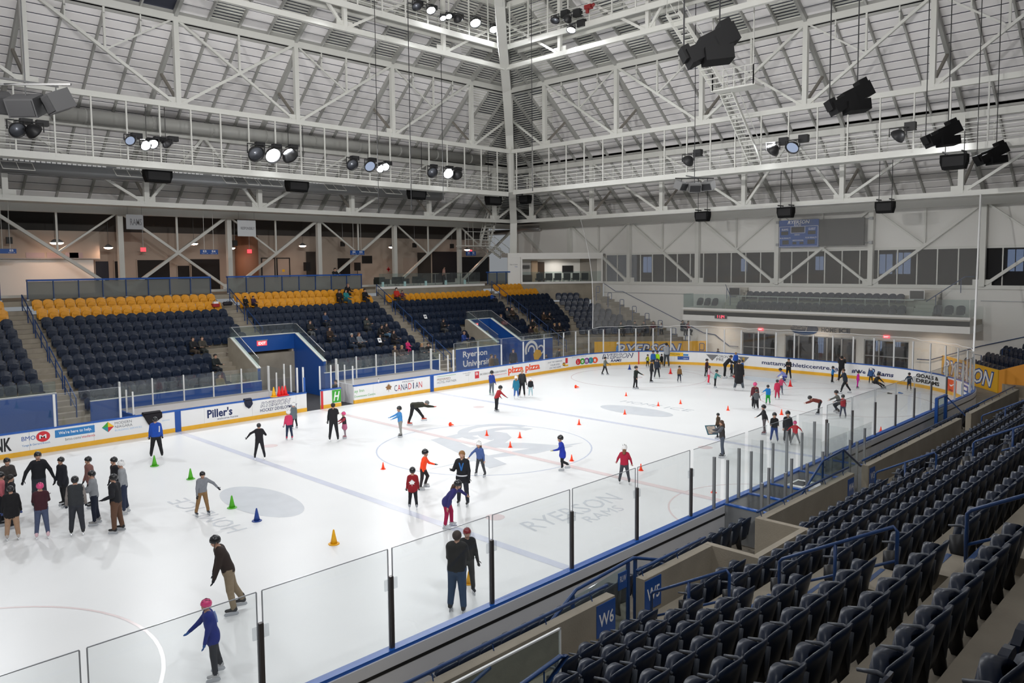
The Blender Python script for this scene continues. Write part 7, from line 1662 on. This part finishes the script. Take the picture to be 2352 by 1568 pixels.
P(1706, 862, 826, 300, 'child in blue and orange jacket in the cluster by the long coat', '#2a5aa0', '#7a3a1c', helmet=HB, child=True)
P(1688, 884, 842, 100, 'child in grey and red snowsuit crouching in the cluster', '#4a4c52', '#a02a30', helmet=HB, child=True, pose=dict(lean=30, hipL=40, hipR=35, kneeL=55, kneeR=55, H=1.2))
P(1697, 897, 824, 180, 'woman in long black coat with legs apart seen from behind', '#141318', '#4a5058', helmet=HB, coat=.42, boots='#d0d2d4', pose=dict(spread=10), bulk=1.12)
P(1734, 938, 877, 190, 'child in pink helmet and maroon jacket behind the grey one', '#5a1c26', '#14151b', helmet=HP, child=True, bulk=1.15)
P(1737, 941, 893, 185, 'small child in grey jacket and black trousers before the pink helmet', '#54585c', '#1c1d21', helmet=HB, child=True, bulk=1.1, pose=dict(aL=(10, 30, 10), aR=(10, 25, 10)))
P(1764, 929, 883, 200, 'small child in bright blue top and green trousers', '#1078c0', '#18a040', helmet=HB, child=True, bulk=1.1, pose=dict(aL=(40, 40, 10)))
P(1785, 917, 871, 190, 'small child in crimson pink snowsuit', '#c02a50', '#b8284c', helmet=HB, child=True, bulk=1.15)
P(1793, 906, 863, 30, 'child in white helmet and pink jacket behind the pink snowsuit', '#c04468', '#4a5060', helmet=HW, child=True, pose=dict(aL=(20, 35, 10)))
P(1803, 877, 852, 270, 'child in lavender jacket kneeling on the ice', '#8088c8', '#2c3c8a', helmet=HB, child=True, pose=dict(lean=45, hipL=70, hipR=70, kneeL=125, kneeR=125, aL=(40, 10, 10), aR=(40, 10, 10), H=1.25))
P(1811, 872, 822, 355, 'woman in black sweater and leggings standing before the mattamy advert', '#17181c', '#0f1014', hair='#1c1512', hairlong=.05, pose=dict(fold, spread=7))
P(1911, 880, 840, 85, 'small child in blue jacket and black trousers by the boards', '#1a68a8', '#15161b', helmet=HB, child=True, pose=dict(aL=(40, 10, 70)))
P(1932, 877, 816, 175, 'adult all in black raising both hands to the head by the boards', '#0f1016', '#111218', hair='#16120f', pose=dict(aL=(60, 25, 100), aR=(60, 25, 100)))
P(1942, 904, 844, 285, 'instructor in navy jacket striding left with white skates', '#16202f', '#12141a', hair='#4a3426', boots='#d4d6d8', pose=dict(hipL=28, hipR=-22, kneeL=12, kneeR=10, lean=12, aL=(-25, 10, 20), aR=(30, 10, 20)))
P(1969, 892, 851, 100, 'small child in bright magenta snowsuit', '#b8188c', '#c01c94', helmet=HB, child=True)
P(2000, 882, 844, 190, 'child in white helmet, blue jacket and black trousers by the Rams advert', '#34588c', '#15161a', helmet=HW, child=True)
P(2026, 894, 866, 60, 'child in dark jacket sitting on the ice', '#2c2a24', '#14151b', helmet=HB, child=True, pose=dict(lean=30, hipL=80, hipR=75, kneeL=20, kneeR=25, aL=(40, 15, 10), aR=(30, 15, 10), H=1.3))
P(2088, 897, 855, 190, 'child in dark teal coat by the goals and dreams advert', '#1c3044', '#141a28', helmet=HB, child=True, pose=dict(aL=(15, 35, 10), aR=(15, 30, 10)))
P(1880, 952, 927, 275, 'child in red and black jacket bending down to the ice', '#6a2a22', '#24262a', helmet=HB, child=True, pose=dict(lean=80, aL=(60, 10, 10), aR=(60, 10, 10), hipL=12, hipR=8, H=1.25))
P(1924, 950, 915, 280, 'child in grey jacket crouching with an arm raised', '#5a5c58', '#2a2c30', helmet=HB, child=True, pose=dict(hipL=70, hipR=40, kneeL=95, kneeR=80, lean=20, aL=(60, 60, 10), aR=(50, 10, 10), H=1.3))
P(1936, 960, 905, 200, 'child in red vest with black sleeves pointing left', '#a01f2c', '#23304c', helmet=HB, child=True, sleeve='#15161c', pose=dict(aL=(30, 78, 10), spread=8))
P(1756, 997, 928, 280, 'child in black jacket and grey trousers with pinkish skates', '#17181d', '#5a5558', helmet=HB, child=True, boots='#7a4448', pose=dict(aL=(-25, 25, 10), aR=(35, 15, 20)))
P(1778, 1016, 945, 0, 'child in black jacket and blue trousers facing the glass', '#101116', '#1d3a78', helmet=HB, child=True, pose=dict(spread=8, aL=(25, 10, 60), aR=(25, 10, 60)))
P(1808, 1017, 941, 10, 'child in black jacket beside the red jacket', '#121317', '#22262e', helmet=HB, child=True)
P(1826, 1022, 965, 190, 'child in pink helmet, red jacket and grey trousers lunging with arms out', '#b81c30', '#6a6c70', helmet=HP, child=True, pose=dict(aL=(15, 55, 8), aR=(15, 55, 8), spread=17, lean=10))
P(1651, 1008, 947, 250, 'skater in brown jacket and black helmet beside the person with the board', '#4a3a28', '#1b1a1c', helmet=HB)
def board(t, i):
    (w1, p1, d1), (w2, p2, d2) = i['hands']; c = (p1 + p2) / 2 + np.array([.10, 0, -.02]); return None
tb = P(1660, 1050, 962, 278, 'woman in dark vest with grey sleeves and jeans holding out a picture board', '#33302f', '#4a5260', hair='#4a3426', hairlong=.14, sleeve='#54575e', pose=dict(aL=(48, 6, 30), aR=(60, 8, 20)), skates=True, boots='#3a3c40')
P(1434, 1111, 1020, 180, 'girl in white helmet, crimson hoodie and grey trousers', '#a81838', '#3c3f46', helmet=HW, hair='#7a5236', hairlong=.08, child=True, pose=dict(aL=(20, 28, 15), aR=(10, 25, 10), spread=10, lean=10), boots='#2a2c30')
P(1298, 1083, 997, 282, 'child in royal blue coat standing on one leg with yellow mitten', '#1630a0', '#14151a', helmet=HB, child=True, boots='#dcdcdc', coat=.14, hands='#a89a28', pose=dict(hipL=10, kneeL=70, hipR=2, aL=(40, 15, 40), aR=(-15, 15, 10), lean=10))
P(545, 1404, 1217, 275, 'older man in brown cardigan and beige trousers leaning forward', '#2f2420', '#8b7c66', helmet=HB, boots='#25262a', hands='#20242c', pose=dict(lean=20, hipL=-2, hipR=-14, kneeL=6, kneeR=12, aL=(12, 8, 8), aR=(8, 8, 8), head=8), bulk=1.05)
P(500, 1553, 1363, 275, 'girl in pink helmet and royal blue sports jacket with light blue gloves', '#132a80', '#2c3038', helmet=HP, boots='#b0b2b4', hands='#2f62a8', extras=stripes(0, '#8ea4d8'), pose=dict(hipL=2, hipR=-8, spread=9, aL=(8, 10, 8), aR=(38, 12, 12), lean=10), coat=.08)
P(1050, 1406, 1213, 165, 'curly haired adult in black sweater and jeans seen from behind with folded arms', '#111214', '#28405e', hair='#3a2c22', pose=dict(fold, spread=5), boots='#1c1e22', bulk=1.15, hands='#111214')
P(1073, 1363, 1204, 15, 'skater in red helmet and black jacket facing the curly haired adult', '#141519', '#15161a', helmet=HR, hands='#15161a', boots='#20242c')
# seated on the players' bench door
person((-14.0, 1.7, -.04), 1.72, 330, 'young man in black tracksuit sitting at the open bench door', '#101014', '#121318', hair='#17120f', skates=False, seat_z=.52, pose=dict(hipL=70, hipR=75, kneeL=70, kneeR=75, lean=-4, aL=(25, 8, 50), aR=(25, 8, 50)))

# --- spectators in the seats: (pixel of the seat, row) -> seat position
SIT = dict(hipL=82, hipR=84, kneeL=86, kneeR=86, spread=6, lean=2, aL=(32, 8, 55), aR=(32, 8, 55))
def spect(i, y, label, top, legs, hair='#1a1411', **k):
    f = np.array([exb(i) + .30, y, etr(i)]); fa = -math.degrees(math.atan2(CAM[1] - f[1], CAM[0] - f[0]))
    po = dict(SIT); po.update(k.pop('pose', {}))
    person(f, k.pop('H', 1.7), fa + k.pop('dface', 0), label, top, legs, hair=hair, skates=False, seat_z=.53, pose=po, boots='#17181c', **k)
HC = {'fair': '#9a7a50', 'grey haired': '#8a8a88', 'bald': '#8a6a54', 'brown hair': '#5a3a24', 'tied': '#7a5a3a'}
for (x, y, lab, a, c), (oi, oy) in zip(SP, OCC):
    hcol = next((v for k, v in HC.items() if k in lab), '#17120f')
    kid = 'child' in lab; po = {}
    if 'leaning' in lab: po = dict(lean=28)
    if 'lounging' in lab: po = dict(lean=-14, hipL=75, hipR=78, kneeL=50, kneeR=55)
    if 'read' in lab or 'phone' in lab: po = dict(aL=(30, 8, 80), aR=(30, 8, 80), head=20)
    spect(oi, oy, lab, a, c, hcol, H=1.2 if kid else 1.7, hairlong=.12 if 'long' in lab or 'woman' in lab else 0., pose=po, dface=rng.uniform(-14, 14))
# standing on the concourse and behind the north glass
c = at(768, 625, 0, -26.6); person((c[0], c[1], 5.88), 1.7, 20, 'person in dark jacket leaning on the blue barrier rail', '#1c1c18', '#1a1b20', hair='#17120f', skates=False, pose=dict(aL=(45, 10, 60), aR=(45, 10, 60), lean=10))
c = at(1018, 612, 0, -30.5); person((c[0], c[1], 5.88), 1.75, 100, 'person in white shirt standing at the lounge bar', '#b08a80', '#17181c', hair='#17120f', skates=False)
def behind(px, top, y_off, label, a, c_, **k):
    s = s_px(px); p, d, n = path(s); q = p + n * y_off; f = np.array([q[0], q[1], -.04]); pmm = pxm(f + (0, 0, 1)); 
    zt = at(px, top, 1, f[1])[2]; person(f, max(1.2, min(1.9, zt + .04)), k.pop('face', 0), label, a, c_, skates=False, **k)
behind(1431, 786, 1.2, 'man in light blue jacket and white helmet behind the north-east glass', '#5a8ac4', '#2c3440', helmet=HW, face=90)
behind(1438, 787, 1.7, 'person in lime green top beside the light blue jacket', '#9ac81c', '#20242c', hair='#17120f', face=270)
behind(1492, 795, 1.6, 'spectator in dark coat standing before the gold RYERSON wall', '#2c2a2c', '#1b1c20', hair='#17120f', face=20)
behind(1158, 815, 1.3, 'man in brown jacket behind the glass at the Ryerson University wall', '#5a4632', '#2a2c30', hair='#2a1f18', face=60)
behind(1173, 817, 1.5, 'woman in grey coat behind the glass at the Ryerson University wall', '#3c3a40', '#23252a', hair='#3a2a20', hairlong=.1, face=20)
behind(1212, 795, 1.4, 'man in navy tank top standing in front of the ram mural', '#161e34', '#33363c', hair='#17120f', face=10)
behind(1282, 815, 1.2, 'person in dark jacket sitting behind the glass past the ram mural', '#2c2e36', '#20242a', hair='#17120f', face=40)
behind(1314, 800, 1.5, 'man in grey shirt leaning behind the glass before the corner', '#46484a', '#2c2e33', hair='#3a2a1e', face=60, pose=dict(lean=20))
behind(1637, 800, 1.6, 'man in dark shirt beside the north-east stair foot', '#4a4240', '#2a2a2e', hair='#6a4a34', face=300)
for i, (x, y, top_) in enumerate(((-5.6, 36.6, '#3a3034'), (-1.6, 36.9, '#2c2a30'), (-.1, 37.2, '#4a3a34'), (1.0, 36.8, '#33363c'), (3.4, 37.0, '#40302c'), (4.9, 36.7, '#4a1c1e'))):
    person((x, y, -.04), 1.7, rng.uniform(0, 360), 'visitor seen through the lobby glass, %s' % ('inside the left double door', 'near the tall lit window', 'in the middle of the wide screen', 'right of the middle', 'inside the right double door', 'wearing dark red by the right door frame')[i], top_, '#222428', hair='#17120f', skates=False)
# corner block spectators
for i, (px, py) in enumerate(((1480, 768), (1500, 764), (1518, 766), (1458, 770), (1425, 772), (1568, 770), (1580, 764))):
    base = np.array([-12.7, 30.74]) + cn_ * (crow(8)[0] - .3); best = None
    for k in np.arange(-6, 6, .1):
        p = base + cd_ * k; X = project((p[0], p[1], 2.2))[0]
        if best is None or abs(X - px) < best[0]: best = (abs(X - px), p)
    p = best[1]; f = (p[0], p[1], crow(8)[1])
    person(f, (1.7, 1.65, 1.3, 1.7, 1.6, 1.7, 1.6)[i], -20 + 12 * i, 'spectator in the corner seats above the gold wall, %s' % ('in black coat', 'in maroon coat', 'child in white top', 'in grey coat', 'in dark green coat', 'in navy coat by the stair', 'in pink striped top by the stair')[i], ('#15161a', '#4a1a26', '#b0b0ac', '#44464a', '#1c2a22', '#1a2030', '#9a5a66')[i], '#1d1f24', hair='#1a1411', skates=False, seat_z=.5, pose=SIT)
# ================================================================== CONES AND SMALL THINGS
CC = {'orange': '#ff4a1e', 'red': '#e02020', 'green': '#4fb020', 'blue': '#1c3f8c', 'yellow': '#f0b010'}
def cone(px, yb, yt, col, label, group=None, lying=False, at_=None):
    f = ice(px, yb - 1) if at_ is None else np.array(at_); h = float(np.clip((yb - yt) / pxm(f), .16, .5)); m_ = mat('cone_' + col, CC[col], .45)
    t = thing('traffic_cone', label, 'cone', f, group=group); r = h * .24
    R = np.array([[0, 0, 1], [0, 1, 0], [-1, 0, 0]]) if lying else None; o = np.array([0, 0, r * 1.35]) if lying else np.zeros(3)
    b = MB(); b.lathe([(r * 1.55, 0), (r * 1.6, h * .03), (r * 1.5, h * .06), (r * 1.05, h * .07)], o, 16, R=R); b.build('base_flange', m_, t, smooth=True)
    b = MB(); b.lathe([(r * 1.02, h * .05), (r * .62, h * .5), (r * .24, h * .96), (r * .16, h)], o, 16, R=R); b.build('cone_body', m_, t, smooth=True)
for (x, yb, yt, c, lab) in [(355, 1071, 1046, 'green', 'green cone at the feet of the blue jacket skater'), (438, 1101, 1076, 'green', 'green cone behind the grey jacket skater'), (533, 1167, 1138, 'green', 'green cone on the painted oval'), (590, 1197, 1167, 'blue', 'dark blue cone at the end of the painted oval'), (767, 1250, 1216, 'yellow', 'yellow cone alone on the open ice'), (1077, 1341, 1311, 'yellow', 'yellow cone behind the legs of the curly haired adult'), (1446, 849, 837, 'blue', 'dark blue cone near the goal line'), (1540, 859, 846, 'red', 'red cone before the grey hoodie man'), (1815, 888, 873, 'red', 'red cone before the woman in black sweater')]: cone(x, yb, yt, c, lab)
for (x, yb, yt) in [(880, 1078, 1062), (1118, 1001, 988), (1172, 1028, 1014), (1194, 1006, 992), (1330, 976, 963), (1313, 1059, 1044), (1472, 1081, 1065), (1639, 1132, 1114), (1435, 952, 941), (1438, 910, 901), (1512, 933, 923), (1563, 928, 918), (1672, 943, 932), (1795, 953, 940), (2023, 993, 980)]: cone(x, yb, yt, 'orange', 'small orange cone standing on the ice', 'small orange cones standing on the ice')
for (x, yb, yt, lab) in [(1034, 979, 966, 'small orange cone lying on its side near the bending man'), (1322, 892, 881, 'small orange cone lying on its side beyond the far blue line')]: cone(x, yb, yt, 'orange', lab, lying=True)
for i, (y, c) in enumerate(((-2.75, 'yellow'), (-2.45, 'red'), (-2.27, 'red'), (-2.1, 'red'))): cone(0, 40 if c == 'yellow' else 30, 0, c, 'yellow cone standing on the bench cap rail' if c == 'yellow' else 'red cone standing on the bench cap rail', None if c == 'yellow' else 'red cones on the cap rail', at_=(-12.73, y, 1.03))
# jackets hung over the boards
def hung(px0, px1, zlow, col, label, shape):
    t0, t1 = at(px0, 960, 0, -HX)[1], at(px1, 955, 0, -HX)[1]; t = thing('hung_jacket', label, 'jacket', (-12.7, (t0 + t1) / 2, 1.03)); m_ = cloth(col)
    f = lambda a, z: (t0 + (t1 - t0) * a, zlow + (1.05 - zlow) * z)
    b = MB(); b.prism([f(*q) for q in shape], 0, -12.755, -12.69); b.build('front_flap', m_, t, world=True)
    b = MB(); b.prism([(-12.69, 1.03), (-12.69, 1.08), (-12.76, 1.13), (-12.90, 1.12), (-12.95, 1.05), (-12.95, 1.03)], 1, t0 + .05, t1 - .05); b.build('shoulder_fold', m_, t, world=True)
    b = MB(); ym = (t0 + t1) / 2; b.tube([(-12.72, t0 + .1, 1.0), (-12.70, t0 + .18, .8), (-12.70, t0 + .3, zlow + .1)], [.06, .055, .045], 8); b.build('sleeve', m_, t, world=True, smooth=True)
hung(326, 371, .45, '#17131a', 'black jacket hung over the boards behind the blue jacket skater', [(0, .95), (.1, .75), (.35, .2), (.6, 0), (.72, .35), (1, .6), (1, 1), (0, 1)])
hung(561, 580, .62, '#23283c', 'small dark jacket with tan lining hung on the boards past the Pillers advert', [(0, .8), (.15, .3), (.4, .1), (.5, 0), (.7, .1), (1, .5), (.9, 1), (.1, 1)])
t = thing('water_bottle', 'white water bottle on the boards cap above the CANADIAN advert', 'bottle', (-12.73, 3.75, 1.03)); b = MB(); b.lathe([(.035, 0), (.037, .14), (.02, .17)], (0, 0, 0), 10); b.build('bottle_body', M_WHITEP, t, smooth=True); b = MB(); b.lathe([(.02, .17), (.02, .2), (.008, .22)], (0, 0, 0), 8); b.build('cap', M_BLACK, t)
# picture board held out by the woman in the dark vest
c = deep(1634, 987, depth_of(ice(1660, 1050)) + .1); t = thing('picture_board', 'small teal framed picture board held out over the ice', 'board', c)
ax = RIGHT * .92 + FWD * .3; ax /= np.linalg.norm(ax); n_ = -FWD * .8 + np.array([0, 0, .5]); n_ -= ax * (n_ @ ax); n_ /= np.linalg.norm(n_); R = np.stack([ax, n_, np.cross(ax, n_)], 1)
b = MB(); b.box(c, (.46, .02, .40), R=R); b.build('frame', mat('board_teal', '#2c5f70', .5), t, world=True)
b = MB(); b.box(c + n_ * .012, (.38, .006, .32), R=R); b.build('picture', mat('board_print', '#b8aca0', .5, noise=.6, nscale=9), t, world=True)
# papers and bags left on seats
for (px, py, X, lab) in ((977, 727, exb(5) + .3, 'white leaflet lying on a navy seat of section E3'), (872, 781, exb(8) + .3, 'white leaflet lying on a navy seat of section E4')):
    c = at(px, py, 0, X); t = thing('paper_leaflet', lab, 'paper', c); R = np.array([[.5, 0, .87], [0, 1, 0], [-.87, 0, .5]]); b = MB(); b.box(c, (.32, .26, .006), R=R); b.build('sheet', M_WHITEP, t, world=True); b = MB(); b.box(c + R @ np.array([-.02, 0, .005]), (.14, .16, .004), R=R); b.build('dark_print', P_GRY, t, world=True)
c = at(495, 697, 0, exb(1) + .3); t = thing('shoulder_bag', 'red and white bag on the last yellow seat beside the aisle', 'bag', (c[0], c[1], c[2] - .25))
b = MB(); b.box(c + (0, 0, -.1), (.3, .42, .2)); b.build('bag_body', mat('bag_red', '#a01c20', .6), t, world=True); b = MB(); b.box(c + (0, 0, .06), (.22, .3, .14)); b.build('bag_top', M_WHITEP, t, world=True); b = MB(); b.tube([c + (0, -.15, .1), c + (0, -.05, .24), c + (0, .05, .24), c + (0, .15, .1)], .015, 5); b.build('strap', M_BLACK, t, world=True)
c = at(523, 702, 0, exb(2)); t = thing('sports_bag', 'dark sports bag on the aisle step below the red bag', 'bag', (c[0], c[1], c[2])); b = MB(); b.tube([c + (0, -.3, .12), c + (0, -.25, .14), c + (0, .25, .14), c + (0, .3, .12)], [.06, .13, .13, .06], 10); b.build('bag_body', mat('bag_dark', '#1c1820', .7), t, world=True, smooth=True); b = MB(); b.tube([c + (.05, -.12, .26), c + (.05, 0, .33), c + (.05, .12, .26)], .012, 5); b.build('handle', M_BLACK, t, world=True)
# flat things on the far ice
for (px, py, col, lab) in ((2041, 904, '#15161a', 'black glove lying on the ice near the far goal'), (2066, 903, '#2c6ab0', 'blue glove lying on the ice near the far goal')):
    f = ice(px, py); t = thing('lost_glove', lab, 'glove', f); b = MB(); b.lathe([(.02, .0), (.09, .02), (.07, .06), (.01, .08)], (0, 0, 0), 10); b.build('palm', cloth(col), t, smooth=True); b = MB()
    for k in range(4): b.tube([(.06, -.05 + .033 * k, .03), (.18, -.06 + .04 * k, .02)], [.018, .014], 6)
    b.tube([(.0, .08, .03), (.07, .14, .02)], .016, 6); b.build('fingers', cloth(col), t)
